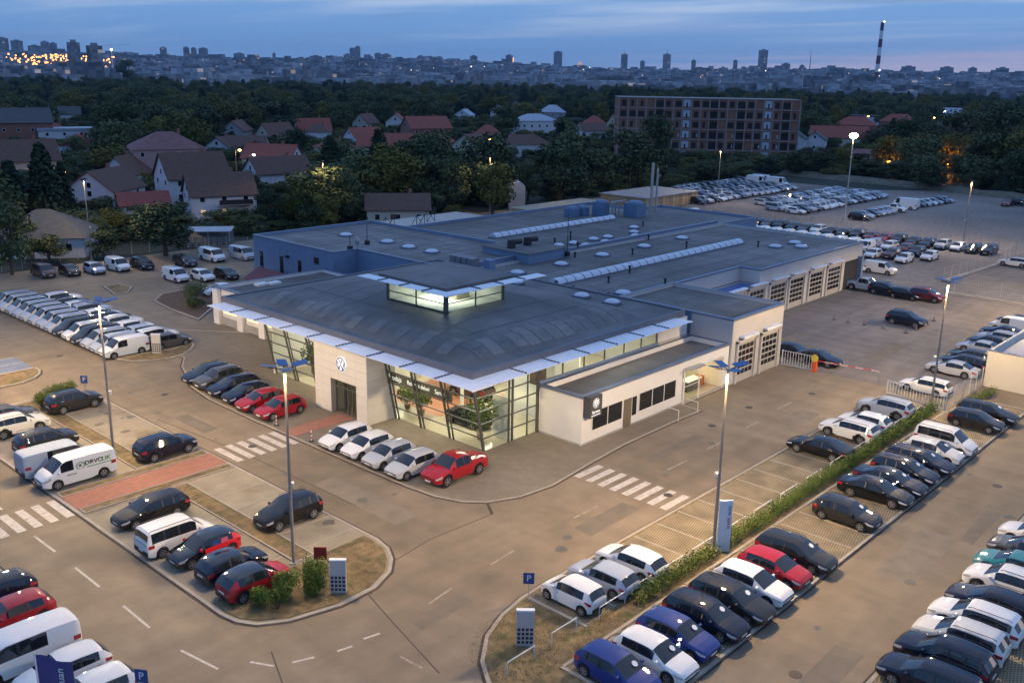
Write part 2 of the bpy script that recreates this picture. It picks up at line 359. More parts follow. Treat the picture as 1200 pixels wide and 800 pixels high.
# block with the hedge between the two lower rows
blkB = [(90, 20.35), (90, 24.6), (84.2, 25.6), (84.2, 31.5), (37.1, 31.5), (35.4, 31.4), (33.4, 31.0), (31.4, 30.2), (29.6, 28.8), (28.6, 27.4), (28.1, 25.6), (28.1, 20.35)]
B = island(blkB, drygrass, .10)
patch('paver_bay', 35.75, 27.0, 84.0, 31.15, .09, pavers, B); patch('paver_bay', 32.1, 20.6, 89.8, 25.45, .09, pavers, B)
patch('kerb', 35.55, 26.9, 35.75, 31.1, .13, kerbm, B); patch('kerb', 31.9, 20.6, 32.1, 25.6, .13, kerbm, B)
patch('kerb', 32.1, 25.45, 84.0, 25.65, .14, kerbm, B)
for i in range(19):
    x = 38.3+i*2.5
    if x < 83.5: patch('bay_line', x-.06, 27.05, x+.06, 31.2, .096, kerbm, B)
for i in range(23):
    x = 33.95+i*2.5
    if x < 89: patch('bay_line', x-.06, 20.62, x+.06, 25.4, .096, kerbm, B)
# lower right row, its kerb facing the lane
C = island([(28, 8.2), (76, 8.2), (76, 14.3), (28, 14.3)], pavers, .10)
patch('grass_strip', 28.3, 6.8, 75.7, 8.15, .08, M('green verge', (.05, .07, .02), .95, var=.4, vs=2, bump=.6, bs=20), C)
# tear-shaped island at the end of the van rows, and the others behind
island([(40.4, 90.4), (41.2, 88.2), (42.6, 87.1), (44.5, 86.6), (46.2, 86.9), (47.4, 87.7), (48.6, 89.2), (49.2, 91.0), (49.2, 117), (48.9, 117), (48.8, 91.4), (48.2, 89.9), (46, 89.6)], drygrass)
mulch = M('brown mulch', (.12, .075, .045), .95, var=.3, vs=2, bump=.7, bs=14)
island([(54.4, 98.4), (58.8, 102.6), (62, 108), (63.6, 112.4), (60.6, 113.6), (57.6, 113.2), (55.2, 110.5), (54.5, 105.4)], mulch)
island([(53.4, 117.2), (55.2, 117), (57, 119.6), (56.6, 122.6), (54.4, 122.4)], drygrass)
D = island([(22, 88.5), (29.2, 88.6), (31.2, 88.6), (32.5, 89.2), (33.4, 90.2), (33.9, 91.4), (33.9, 92.5), (22, 92.7)], drygrass)
sheet('blue_bay', [(22, 92.8), (33.8, 92.7), (33.8, 97.6), (22, 98.2)], .008, bluepaint)
for y in (92.85, 95.3, 97.5): sheet('bay_line', [(26, y), (33.8, y-.02), (33.8, y+.1), (26, y+.12)], .013, roadpaint)
E_ = island([(6, 36), (16.85, 36), (16.85, 56.5), (6, 56.5)], blocks, .06)
for y in (40.3, 43.0, 46.3, 49.6, 52.2): patch('bay_line', 9, y-.05, 16.6, y+.05, .065, kerbm, E_)
# paved apron round the showroom, a low kerb along its edge
plz = [(45.6, 86), (43.9, 83.4), (42.9, 80.8), (41.4, 77.3), (40.75, 73), (40.6, 66), (40.65, 57), (40.7, 51.4), (40.8, 46.8), (41.05, 44.4), (41.7, 42.6), (42.9, 41.2), (45.1, 40.2), (48.1, 39.85), (52.8, 40.4), (58.1, 40.9), (66, 41.0), (69.2, 40.9), (69.4, 42.9), (77, 42.9), (77, 60), (50, 97), (45.7, 97)]
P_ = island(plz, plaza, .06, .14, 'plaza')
patch('red_walkway', 40.85, 60.35, 46.6, 62.05, .064, redpave, P_)
# drain line, manhole covers, painted markings
sheet('drain_channel', [(42.75, 41.2), (42.95, 41.15), (41.95, 39.7), (41.75, 39.8)], .009, kerbdark)
for x, y in ((39.6, 17.1), (70.7, 17.2), (37.2, 95), (38.7, 76.9), (52.6, 33.2), (37.4, 61), (73, 38.4), (80.6, 36.2), (66.7, 38.3), (88.9, 31.9)):
    o = MB(); o.tube((0, 0, 0), (0, 0, .012), .33, n=14); struct(o.build('manhole_cover', iron, None, (x, y, .003)))
def marks(name, rects, mt=None):
    e = thing(name, None, None); e['kind'] = 'structure'
    for r in rects:
        MB().add([(x, y, .009) for x, y in r], [(0, 1, 2, 3)]).build('stripe', mt or roadpaint, e)
def rect(x0, y0, x1, y1): return [(x0, y0), (x1, y0), (x1, y1), (x0, y1)]
marks('crosswalk', [rect(17.3+i*1.0, 58.8, 17.85+i*1.0, 62.0) for i in range(6)])
marks('crosswalk', [rect(34.95+i*.97, 59.1, 35.5+i*.97, 62.5) for i in range(6)])
marks('crosswalk', [rect(50.5, 31.95+i*1.06, 53.4, 32.5+i*1.06) for i in range(8)])
dash = [((19.9, 64.6), (19.9, 62.9)), ((19.85, 57.7), (19.9, 54.8)), ((19.9, 52.1), (19.9, 49)), ((19.9, 46.2), (19.85, 43.2)), ((19.95, 40.2), (20.4, 37.5)), ((21.8, 36.9), (22.4, 35.8)), ((23.2, 35.4), (24.2, 35)), ((25.3, 34.6), (26.1, 34.4)), ((26.9, 34.5), (27.8, 34.3)),
        ((45.2, 35.6), (47.8, 35.6)), ((56.2, 35.7), (58.8, 35.7)), ((62, 35.8), (64.6, 35.8)), ((68.2, 36), (70.4, 36)), ((74.4, 36.4), (77, 36.4)), ((37, 35.2), (39.2, 35.4)), ((31.5, 34.6), (33.5, 34.9)), ((20, 79), (20, 76)), ((20, 72), (20, 69)), ((27.2, 32), (27.3, 30.5))]
rs = []
for (x0, y0), (x1, y1) in dash:
    d = Vector((x1-x0, y1-y0)).normalized(); n = Vector((-d.y, d.x))*.07
    rs.append([(x0+n.x, y0+n.y), (x0-n.x, y0-n.y), (x1-n.x, y1-n.y), (x1+n.x, y1+n.y)])
marks('lane_marking', rs[:9]); marks('lane_marking', rs[9:], M('worn road paint', (.36, .30, .235), .75, var=.25, vs=4, dirt=((.25, .205, .155), .5, 1.6)))
# rectangular repair patches in the asphalt
for i, (x0, y0, x1, y1) in enumerate(((44, 33.2, 49.5, 34.8), (36.4, 43, 38.4, 52), (57, 37.2, 64, 38.2), (17.5, 66, 19.2, 73), (36.2, 66, 37.6, 71), (52, 16.2, 60, 18.6), (37, 15.2, 43.5, 16.8), (72, 33, 76, 35), (29.5, 33, 33.4, 34.1), (36.8, 80, 38.6, 86), (95, 36, 104, 38), (92, 46, 100, 47.5), (60, 15.4, 66, 16.4))):
    sheet('asphalt_patch', [(x0, y0), (x1, y0+.1), (x1-.1, y1), (x0+.1, y1-.1)], .0045 if x0 < 90 else .0165, M('patch asphalt %d' % (i % 2), ((.19, .155, .115), (.225, .185, .135))[i % 2], .85, var=.15, vs=.8, bump=.3, bs=30))
# oil marks in bays and lanes
for i in range(46):
    x, y = random.choice(((random.uniform(23.8, 28), random.uniform(44, 79)), (random.uniform(31, 34), random.uniform(44, 79)), (random.uniform(36, 84), random.uniform(33, 39)), (random.uniform(36, 40), random.uniform(44, 84)), (random.uniform(40, 84), random.uniform(15, 19.6)), (random.uniform(90, 130), random.uniform(30, 50))))
    r = random.uniform(.12, .5); n = 9
    sheet('oil_stain', [(x+math.cos(k*6.283/n)*r*random.uniform(.6, 1.1), y+math.sin(k*6.283/n)*r*random.uniform(.6, 1.1)) for k in range(n)], .0665 if x < 34.5 else .0175 if x > 88 else .0065, M('oil stain', (.12, .105, .085), .6, var=.2, vs=4))
# tar-filled cracks
cr = []
for pts in ([(29.9, 38.0), (28.9, 34.5), (27.6, 29.6)], [(42.0, 39.8), (36.6, 40.1), (32.2, 39.4), (29.9, 37.6)], [(23, 36.9), (21.5, 33.4), (21.2, 28)], [(35.2, 71.5), (36.2, 60.2), (36.4, 47)]):
    for (x0, y0), (x1, y1) in zip(pts, pts[1:]):
        d = Vector((x1-x0, y1-y0)).normalized(); n = Vector((-d.y, d.x))*.035
        cr.append([(x0+n.x, y0+n.y), (x0-n.x, y0-n.y), (x1-n.x, y1-n.y), (x1+n.x, y1+n.y)])
e = thing('road_crack', None, None); e['kind'] = 'structure'
for r in cr: MB().add([(x, y, .005) for x, y in r], [(0, 1, 2, 3)]).build('crack', kerbdark, e)

# ================================================================== CAR SHOWROOM AND WORKSHOPS
bld = thing('dealership_building', 'white car showroom with domed roof joined to long flat roofed workshops', 'building', (60, 60, 0))
def bpart(mb, name, mats, smooth=None, parent=None):
    o = mb.build(name, mats, None, smooth=smooth); o.parent = parent or bld; o.matrix_parent_inverse = Matrix.Translation((-60, -60, 0)); return o
def bempty(name): return None
RZ = 6.0
# --- workshop volumes: walls and flat roofs with parapets
def volume(poly, z, wallm, roof=roofm, par=.35, name='wall', cap=capm, skip=()):
    if area(poly) < 0: poly = poly[::-1]
    n = len(poly); w = MB()
    w.add([(x, y, 0) for x, y in poly]+[(x, y, z) for x, y in poly], [(i, (i+1) % n, n+(i+1) % n, n+i) for i in range(n) if i not in skip])
    inn = inset(poly, .3)
    w.add([(x, y, z-.004) for x, y in inn]+[(x, y, z-par) for x, y in inn], [((i+1) % n, i, n+i, n+(i+1) % n) for i in range(n)])
    bpart(w, name, wallm)
    bpart(MB().add([(x, y, z-par+.01) for x, y in inn], [tuple(range(n))]), 'flat_roof', roof)
    c = MB(); out = inset(poly, -.05)
    c.add([(x, y, z+.03) for x, y in out]+[(x, y, z+.03) for x, y in inset(poly, .32)], [(i, (i+1) % n, n+(i+1) % n, n+i) for i in range(n)])
    c.add([(x, y, z-.16) for x, y in out]+[(x, y, z+.03) for x, y in out], [(i, (i+1) % n, n+(i+1) % n, n+i) for i in range(n)])
    bpart(c, 'parapet_cap', cap)
greywall = M('workshop wall', (.55, .525, .50), .75, var=.05, vs=.4, var2=.06)
volume([(102, 53.7), (131, 53.7), (131, 76.2), (76.6, 77.4), (76.6, 56.4), (102, 56.4)], 6.05, greywall)
volume([(91.2, 77.5), (141.5, 76.0), (141.5, 95), (134.8, 95), (134.8, 105.4), (91.2, 106)], 6.02, bluegrey)
volume([(74, 77.6), (90.9, 77.6), (90.2, 111.2), (70.4, 111.6), (70.4, 94.1), (74, 94.0)], 6.5, bluegrey)
volume([(77.2, 42.9), (87.0, 42.9), (87.0, 56.1), (77.2, 56.1)], 6.35, greywall)
volume([(87.1, 53.75), (101.9, 53.75), (101.9, 56.3), (87.1, 56.3)], 4.3, greywall, roof=M('blue canopy roof', (.09, .16, .42), .4, .2, var=.06), par=.12)
volume([(55.5, 82.2), (70.3, 82.2), (70.3, 96.2), (55.5, 96.2)], 4.15, white)
volume([(55.3, 43.1), (77.1, 43.1), (77.1, 47.4), (55.3, 47.4)], 4.06, white, roof=roofm, par=.45, skip=(0,))
fw_ = MB(); fw_.box(55.306, 43.1, 0, 69.5, 43.35, 4.05); fw_.box(69.5, 43.1, 3.0, 76.1, 43.35, 4.049); fw_.box(76.1, 43.1, 0, 77.094, 43.35, 4.05); bpart(fw_, 'front_wall', white)
w = MB(); w.box(85.2, 75.4, 5.7, 92.2, 83.2, 6.95); bpart(w, 'raised_roof_block', bluegrey); bpart(MB().box(85.0, 75.2, 6.95, 92.4, 83.4, 7.02), 'flat_roof', roofm)
bpart(MB().box(93, 77.0, 5.7, 131, 77.45, 6.35), 'parapet', capm)
# cladding joints on the blue-grey office wall and the white workshop block
for x0, x1, y0, y1, z0, z1, ax, step, mt in ((70.4, 70.4, 94.2, 111.5, .5, 6.3, 'y', 1.4, M('joint blue', (.13, .17, .26), .6, var=0)), (77.1, 77.1, 47.6, 56, 4.0, 6.2, 'y', .9, M('joint blue', (.13, .17, .26), .6, var=0))):
    y = y0
    while y < y1:
        bpart(MB().box(x0-.012, y-.012, z0, x0-.004, y+.012, z1), 'cladding_joint', mt); y += step
w = MB(); w.box(77.12, 47.45, 4.1, 77.17, 56.05, 6.15); bpart(w, 'side_cladding', bluegrey)

# --- roller doors
def rollup(x0, x1, y, h, rows=5, cols=4):
    d = bpart(MB().box(x0, y-.05, 0, x1, y+.02, h), 'roller_door', M('door panel', (.45, .43, .40), .5, var=.06))
    sub = []
    pw = (x1-x0-.3)/cols; ph = (h-.9)/rows
    me = MB().box(0, -.02, 0, pw-.12, 0, ph-.16).mesh('door_pane', winglass)
    for r in range(rows):
        for c in range(cols):
            o = obj('pane', me, d, (x0+.2+c*pw, y-.055, .75+r*ph))
    for sx in (x0-.25, x1): bpart(MB().box(sx, y-.22, 0, sx+.25, y-.01, h+.2), 'door_jamb', greywall)
    bpart(MB().box(x0-.25, y-.22, h+.01, x1+.25, y-.01, h+.25), 'door_lintel', greywall)
    bpart(MB().box(x0+.3, y-.55, h+.45, x1-.1, y-.02, h+.62), 'awning', alum)
    return d
for x0, x1 in ((78.2, 81.4), (82.7, 86.0)): rollup(x0, x1, 42.9, 3.9)
for x0, x1 in ((89.6, 93.2), (94.6, 98.4), (99.5, 103.2), (104.6, 108.6), (109.6, 113.4), (115.0, 118.8), (120.2, 124.2)): rollup(x0, x1, 53.7, 3.9)
# open overhang at the far end of the workshop: a panel painted dark for the shade inside, and a pillar
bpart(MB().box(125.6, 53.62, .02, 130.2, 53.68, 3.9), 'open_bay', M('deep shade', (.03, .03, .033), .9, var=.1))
bpart(MB().box(129.5, 53.0, 0, 130.1, 53.6, 4.2), 'pillar', bluegrey)

# --- welded laps in the flat roof membranes
lap = M('membrane lap', (.125, .12, .118), .8, var=.15)
for x0, x1, y0, y1, z in ((77, 130.6, 57, 76, 5.725), (91.6, 134.4, 78, 105, 5.695), (74.4, 90.5, 78, 93.6, 6.175), (70.8, 90, 94.4, 111, 6.175), (77.6, 86.6, 43.3, 55.6, 6.025), (55.7, 70, 82.6, 95.8, 3.825)):
    y = y0+1.4
    while y < y1: bpart(MB().box(x0, y-.04, z-.02, x1, y+.04, z), 'membrane_lap', lap); y += 2.1
    x = x0+9
    while x < x1: bpart(MB().box(x-.04, y0, z-.02, x+.04, y1, z+.003), 'membrane_lap', lap); x += 13
# --- rooflights
def dome(x, y, z, s=1.25, sy=None):
    sy = sy or s; d = MB(); d.box(-s*.62, -sy*.62, 0, s*.62, sy*.62, .22)
    k = bpart(d, 'rooflight_kerb', capm); k.location = (x, y, z); k.matrix_parent_inverse = Matrix.Translation((-60, -60, 0))
    t = MB(); t.ball((0, 0, .22), s*.66, sy*.66, .28, n=12, k=4, half=True); o = t.build('dome', skylight, k, smooth=60)
for x, y in ((80.1, 72.6), (87.8, 72.5), (96.3, 72.8), (105.6, 72.9), (115.2, 73.2), (80.5, 57.9), (121.5, 58.3), (119.0, 60.8), (123.8, 60.4)): dome(x, y, 5.72, 1.25)
for x, y in ((105, 81), (108, 80.8), (114.4, 80.9), (100.4, 80.8), (97.6, 81.1), (100.3, 78.6), (104.6, 78.6), (111.8, 78.8), (118, 83.5)): dome(x, y, 5.7, 1.05)
for x, y in ((80.7, 96.2), (80.2, 91.4), (80.2, 87.1), (80, 104)): dome(x, y, 6.17, 1.25)
for x, y in ((73.6, 58.0), (73.6, 54.2), (73.4, 66.7)): dome(x, y, 6.5, 1.15)
def vault(x0, x1, y, z, n, wd=1.3):
    k = bpart(MB().box(x0, y-wd*.62, z, x1, y+wd*.62, z+.18), 'rooflight_kerb', capm)
    st = (x1-x0)/n; me = MB(); vs = []; seg = 6
    for q in (0.04, st-.16):
        for i in range(seg+1):
            a = math.pi*i/seg; vs.append((q, -math.cos(a)*wd*.6, math.sin(a)*.5))
    fs = [(i, i+1, seg+2+i, seg+1+i) for i in range(seg)]+[tuple(range(seg+1))[::-1], tuple(range(seg+1, 2*seg+2))]
    me.add(vs, fs); ms = me.mesh('vault_segment', skylight, 50)
    for i in range(n): obj('vault_segment', ms, k, (x0+i*st, y, z+.18))
vault(78.7, 118.4, 66.0, 5.72, 26); vault(95.7, 123.4, 91.6, 5.7, 19, 1.2)
# flat pale roof panes in the low wing
for x, y in ((60.4, 94.6), (61.9, 94.2), (60.9, 89.4), (65.8, 90.6), (67.4, 90.1)):
    bpart(MB().box(x-.7, y-.45, 3.8, x+.7, y+.45, 4.05), 'roof_pane', M('pale roof pane', (.82, .83, .82), .3, var=.03))
# ventilators, masts, air handling units and flues
def vent(x, y, z, h=1.0, r=.14):
    h *= .75; r *= .8; v = MB(); v.tube((x, y, z), (x, y, z+h), r, n=8); v.tube((x, y, z+h), (x, y, z+h+.2), r*1.7, r*1.5, n=8); bpart(v, 'roof_vent', darkm)
for a in ((84, 62.5, 5.7, .8), (90, 64, 5.7), (100, 70.8, 5.7, .9), (93, 74.6, 5.7, .7), (109, 68.5, 5.7, 1.1), (117.5, 62.6, 5.7, .9), (111, 76, 5.7, .8), (103, 83.5, 5.7, 1.3), (77.2, 62, 5.8, .7), (77.5, 57.6, 5.8, .6), (77.4, 64.5, 5.8, .8), (87.5, 57.4, 5.8, .7), (121, 84, 5.7, .7), (99, 83, 5.7, .8), (96, 76.6, 6.3, .8)): vent(*a)
for x, y, z, h in ((92.2, 75.2, 6, 5.2), (78, 97, 6.2, 2.6), (73.2, 94.4, 6.4, 1.8), (70.9, 82.5, 4.1, 2.3)):
    v = MB(); v.tube((x, y, z), (x, y, z+h), .06, .035, n=6); v.box(x-.25, y-.25, z-.1, x+.25, y+.25, z+.5); bpart(v, 'antenna_mast', darkm)
for i in range(4): bpart(MB().box(77.0+.05, 79.8-i*.95, 6.15, 78.3, 80.6-i*.95, 7.2), 'condenser_unit', M('condenser', (.22, .23, .25), .5, .3, var=.1))
bpart(MB().box(77.6, 74.6, 6.0, 78.6, 75.6, 7.3), 'condenser_unit', bluegrey)
ahm = M('air handler', (.13, .21, .33), .5, .2, var=.08)
for x, y, h, r in ((120.5, 97.6, 1.3, .9), (122.8, 97.3, 1.3, .8), (125.1, 95.3, 2.2, 1.0), (128.4, 90.9, 2.2, 1.3)):
    v = MB(); v.box(x-r, y-r, 5.7, x+r, y+r, 5.7+h); v.tube((x, y, 5.7+h), (x, y, 6.0+h), r*.9, r*.8, n=10); bpart(v, 'air_handler', ahm)
for i, (x, y) in enumerate(((126.2, 93.8), (126.9, 93.0), (127.6, 94.2), (126.4, 95.2))):
    v = MB(); v.tube((x, y, 5.7), (x, y, 8.0), .12, n=6); bpart(v, 'flue', steel)
bpart(MB().box(124.5, 92.6, 8.0, 128.2, 92.9, 8.2), 'pipe_bridge', steel)
for x, y, h, r in ((135.4, 92.6, 8.3, .24), (136.3, 92.2, 7.4, .18)):
    v = MB(); v.tube((x, y, 5.5), (x, y, 5.5+h), r, n=10); bpart(v, 'flue', galv)
for a in (86.6, 89.6):
    v = MB(); v.tube((a, 79.6, 7.05), (a+.1, 79.6, 8.0), .55, n=10); v.tube((a+.1, 79.6, 7.75), (a+1.4, 79.2, 7.75), .34, n=8); bpart(v, 'extract_fan', darkm)
# satellite dish on the office corner
v = MB(); v.tube((74.2, 94.2, 6.5), (74.2, 94.2, 8.4), .05, n=6); v.ball((74.0, 94.0, 7.5), .15, .5, .5, n=10, k=4); bpart(v, 'satellite_dish', galv)

# --- office wall windows (tall slots) on the blue-grey wall
def window(x, y, z, w, h, ax='x', fm=frame_w, name='window', bars=0):
    d = .04
    f = MB()
    if ax == 'x': f.box(x-.06, y-w/2-.07, z-.07, x-.01, y+w/2+.07, z+h+.07)
    else: f.box(x-w/2-.07, y-.06, z-.07, x+w/2+.07, y-.01, z+h+.07)
    o = bpart(f, name, fm); p = MB()
    if ax == 'x': p.box(x-.09, y-w/2, z, x-.062, y+w/2, z+h)
    else: p.box(x-w/2, y-.09, z, x+w/2, y-.062, z+h)
    p.build('pane', winglass, o)
    if bars:
        b = MB()
        for i in range(1, bars+1):
            if ax == 'x': b.box(x-.11, y-w/2+w*i/(bars+1)-.03, z, x-.092, y-w/2+w*i/(bars+1)+.03, z+h)
            else: b.box(x-w/2+w*i/(bars+1)-.04, y-.11, z, x-w/2+w*i/(bars+1)+.04, y-.092, z+h)
        b.build('glazing_bar', fm, o)
    return o
for y in (109.8, 105.2, 101.2): window(70.4, y, 1.2, .55, 3.2, fm=darkm)
for y in (97.6, ): window(70.4, y, 4.6, .8, .7, fm=darkm)
bpart(MB().box(70.0, 103.4, 4.5, 70.38, 103.9, 4.75), 'wall_lamp', darkm)
# --- annex front (white, under the small sign)
for x0, x1, z0, z1, nb in ((56.6, 60.4, 1.05, 2.55, 1), (62.9, 68.2, 1.05, 2.55, 2)):
    window((x0+x1)/2, 43.1, z0, x1-x0, z1-z0, 'y', bars=nb)
window(62.15, 43.1, .9, .6, 1.6, 'y')
bpart(MB().box(60.75, 43.02, .05, 61.75, 43.09, 2.5), 'door', M('brown door', (.16, .13, .09), .5, var=.1))
bpart(MB().box(55.3, 43.04, .0, 77.0, 43.095, .18), 'plinth', concrete)
bpart(MB().box(55.24, 43.2, .0, 55.297, 47.4, .18), 'plinth', concrete)
# open glazed entrance to the service desk
sv = M('service room wall', (.72, .66, .52), .7, var=.05)
bpart(MB().box(69.4, 47.0, .0, 76.2, 47.1, 3.3), 'service_room_wall', sv); bpart(MB().box(69.4, 43.36, 0, 69.48, 47, 3.3), 'service_room_wall', sv); bpart(MB().box(76.12, 43.36, 0, 76.2, 47, 3.3), 'service_room_wall', sv)
bpart(MB().box(69.48, 43.12, .0, 76.12, 47, .07), 'service_room_floor', M('service floor', (.4, .34, .26), .4, var=.08)); bpart(MB().box(69.48, 43.36, 3.2, 76.12, 47, 3.3), 'service_room_ceiling', sv)
la = bpy.data.lights.new('service lamp', 'AREA'); la.shape = 'RECTANGLE'; la.size = 4; la.size_y = 2; la.energy = 170; la.color = (1, .82, .52)
lo = bpy.data.objects.new('service_lamp', la); COL.objects.link(lo); lo.parent = bld; lo.location = (72.8-60, 45.2-60, 3.15)
bpart(MB().box(69.6, 46.2, .07, 71.6, 46.9, 1.9), 'shelf_unit', M('shelf', (.25, .16, .1), .6, var=.2)); bpart(MB().box(74.9, 44.6, .07, 75.6, 45.3, .95), 'visitor_chair', M('orange chair', (.5, .16, .03), .5, var=.1))
bpart(MB().quad((69.6, 43.2, .07), (71.9, 43.2, .07), (71.9, 43.2, 2.98), (69.6, 43.2, 2.98)), 'service_glass', glass('showroom glass'))
for x in (69.45, 71.9, 76.0): bpart(MB().box(x, 42.95, .05, x+.14, 43.028, 3.05), 'door_frame', frame_w)
bpart(MB().box(69.45, 42.95, 3.05, 76.14, 43.028, 3.2), 'door_frame', frame_w)
bpart(MB().box(69.6, 42.94, 1.55, 71.9, 42.95, 1.62), 'door_rail', frame_w)
dk = bpart(MB().box(72.4, 44.4, .07, 74.6, 45.2, 1.0), 'service_desk', M('desk', (.10, .10, .09), .5, var=.2)); bpart(MB().box(72.3, 44.3, 1.0, 74.7, 45.3, 1.06), 'desk_top', frame_w)
bpart(MB().box(69.5, 42.3, 3.25, 71.8, 43.0, 3.33), 'awning', steel)
# blue-grey band and upper window over the annex roof
window(73.6, 47.58, 4.95, 1.9, .85, 'y', fm=darkm, bars=1)
# --- showroom roof: flat rim, rounded shoulder, low dome carrying a glazed lantern
X0, X1, Y0, Y1 = 47.95, 76.5, 47.75, 82.2
DX0, DX1, DY0, DY1 = 49.3, 71.9, 49.3, 80.2
def hroof(x, y):
    a, b = min(x-DX0, DX1-x), min(y-DY0, DY1-y)
    if min(a, b) <= 0: return 6.45
    k = 1.2; d = min(a, b); e = abs(a-b)
    if e < k: d -= (k-e)**2/(4*k)*.9
    d = max(d, 0)
    return min(6.45+.95*math.sin(math.pi/2*min(1, d/2.3))+.15*max(0, d-2.3), 8.05)
nx, ny = 74, 88; mb = MB()
for i in range(nx+1):
    for j in range(ny+1):
        x = X0+(X1-X0)*i/nx; y = Y0+(Y1-Y0)*j/ny; mb.v.append((x, y, hroof(x, y)))
for i in range(nx):
    for j in range(ny):
        a = i*(ny+1)+j; mb.f.append((a, a+ny+1, a+ny+2, a+1)); mb.m.append(0)
bpart(mb, 'dome_roof', domem, smooth=40)
fascia = MB(); rp = [(X0, Y0), (X1, Y0), (X1, Y1), (X0, Y1)]
fascia.add([(x, y, 5.98) for x, y in rp]+[(x, y, 6.46) for x, y in rp], [(i, (i+1) % 4, 4+(i+1) % 4, 4+i) for i in range(4)])
fascia.box(X0+.002, Y0+.002, 6.455, X0+.24, Y1, 6.56); fascia.box(X0+.24, Y0+.002, 6.455, X1, Y0+.24, 6.56); fascia.box(X0+.24, Y1-.24, 6.455, X1, Y1-.002, 6.56); fascia.box(X1-.24, Y0+.24, 6.455, X1-.002, Y1-.24, 6.6)
bpart(fascia, 'fascia', M('roof edge metal', (.16, .18, .22), .5, .2, var=.08))
# welted seams
def seam(pts, wd=.03, up=.02):
    s = MB(); vs = []
    for i, (x, y) in enumerate(pts):
        j = min(i, len(pts)-2); d = Vector((pts[j+1][0]-pts[j][0], pts[j+1][1]-pts[j][1])).normalized(); n = Vector((-d.y, d.x))*wd
        for q in (-1, 1): vs.append((x+n.x*q, y+n.y*q, hroof(x+n.x*q, y+n.y*q)+up))
    fs = [(2*i, 2*i+1, 2*i+3, 2*i+2) for i in range(len(pts)-1)]
    bpart(s.add(vs, fs), 'roof_seam', seamm)
seamm = M('roof seam', (.12, .125, .14), .6, var=.12)
y = DY0+1.4
while y < DY1-1: seam([(DX0+.05+k*.25, y) for k in range(13)]); y += 1.45
x = DX0+1.4
while x < DX1-1: seam([(x, DY0+.05+k*.25) for k in range(13)]); x += 1.45
for y in (53, 55.5, 67.8, 70.4, 73, 75.6, 78): seam([(DX0+3.3+k*.8, y) for k in range(19)], .035, .03)
for x in (53.4, 64.5, 67.6): seam([(x, DY0+3.4+k*.8) for k in range(34)], .035, .03)
# bleached patches of membrane over the shoulders
blm = [M('bleached membrane %d' % k, c, .6, var=.15, vs=1.5, var2=.2, vs2=.5) for k, c in enumerate(((.165, .16, .155), (.20, .192, .18), (.15, .148, .145)))]
def patchm(f, n=7):
    s = MB(); vs = []
    for i in range(n+1):
        for q in (0, 1): x, y = f(i/n, q); vs.append((x, y, hroof(x, y)+.012))
    bpart(s.add(vs, [(2*i, 2*i+1, 2*i+3, 2*i+2) for i in range(n)]), 'roof_patch', random.choice(blm))
y = DY0+1.4
while y < DY1-2.5:
    if random.random() < .8: a_ = random.uniform(.05, .5); b_ = random.uniform(1.5, 2.6); patchm(lambda u, q: (DX0+a_+(b_-a_)*u, y+.06+1.33*q))
    y += 1.45
x = DX0+1.4
while x < DX1-2.5:
    if random.random() < .9: a_ = random.uniform(.05, .4); b_ = random.uniform(1.7, 3.0); patchm(lambda u, q: (x+.06+1.33*q, DY0+a_+(b_-a_)*u))
    x += 1.45
# --- louvred canopy round the eaves
def louvre(length, depth, n=15, s=1):
    p = MB(); st = depth/n
    for i in range(n):
        z = .0; za, zb_ = (.03, .05) if s > 0 else (.05, .03); p.add([(0, i*st, za), (length, i*st, za), (length, i*st+st*.9, zb_), (0, i*st+st*.9, zb_), (0, i*st, za-.03), (length, i*st, za-.03), (length, i*st+st*.9, zb_-.03), (0, i*st+st*.9, zb_-.03)], [(0, 1, 2, 3), (4, 5, 1, 0), (7, 6, 5, 4), (3, 2, 6, 7)])
    p.box(0, 0, -.05, .06, depth, .02); p.box(length-.06, 0, -.05, length, depth, .02)
    return p
def teeth(depth):
    t = MB()
    t.box(-.03, .05, .05, .03, depth-.05, .07)
    for i in range(6): t.box(-.07, .12+i*depth/6, .06, .07, .12+i*depth/6+.17, .12)
    return t.mesh('bracket', darkm)
CZ = 6.0
lm = louvre(35.8/9, 2.02, s=-1).mesh('canopy_panel', alum); tm = teeth(2.0)
for i in range(9):
    o = obj('canopy_panel', lm, bld, (48.13-60, 45.9+i*35.8/9-60, CZ), math.pi/2)
    if i: obj('bracket', tm, bld, (48.1-60, 45.9+i*35.8/9-60, CZ), math.pi/2)
lm2 = louvre(26.85/7, 2.02).mesh('canopy_panel', alum)
for i in range(7):
    obj('canopy_panel', lm2, bld, (48.16+i*26.85/7-60, 45.9-60, CZ))
    if i: obj('bracket', tm, bld, (48.16+i*26.85/7-60, 45.9-60, CZ))
bpart(MB().box(48.14, 47.93, 5.9, 75.0, 48.0, 5.99), 'canopy_rail', steel)
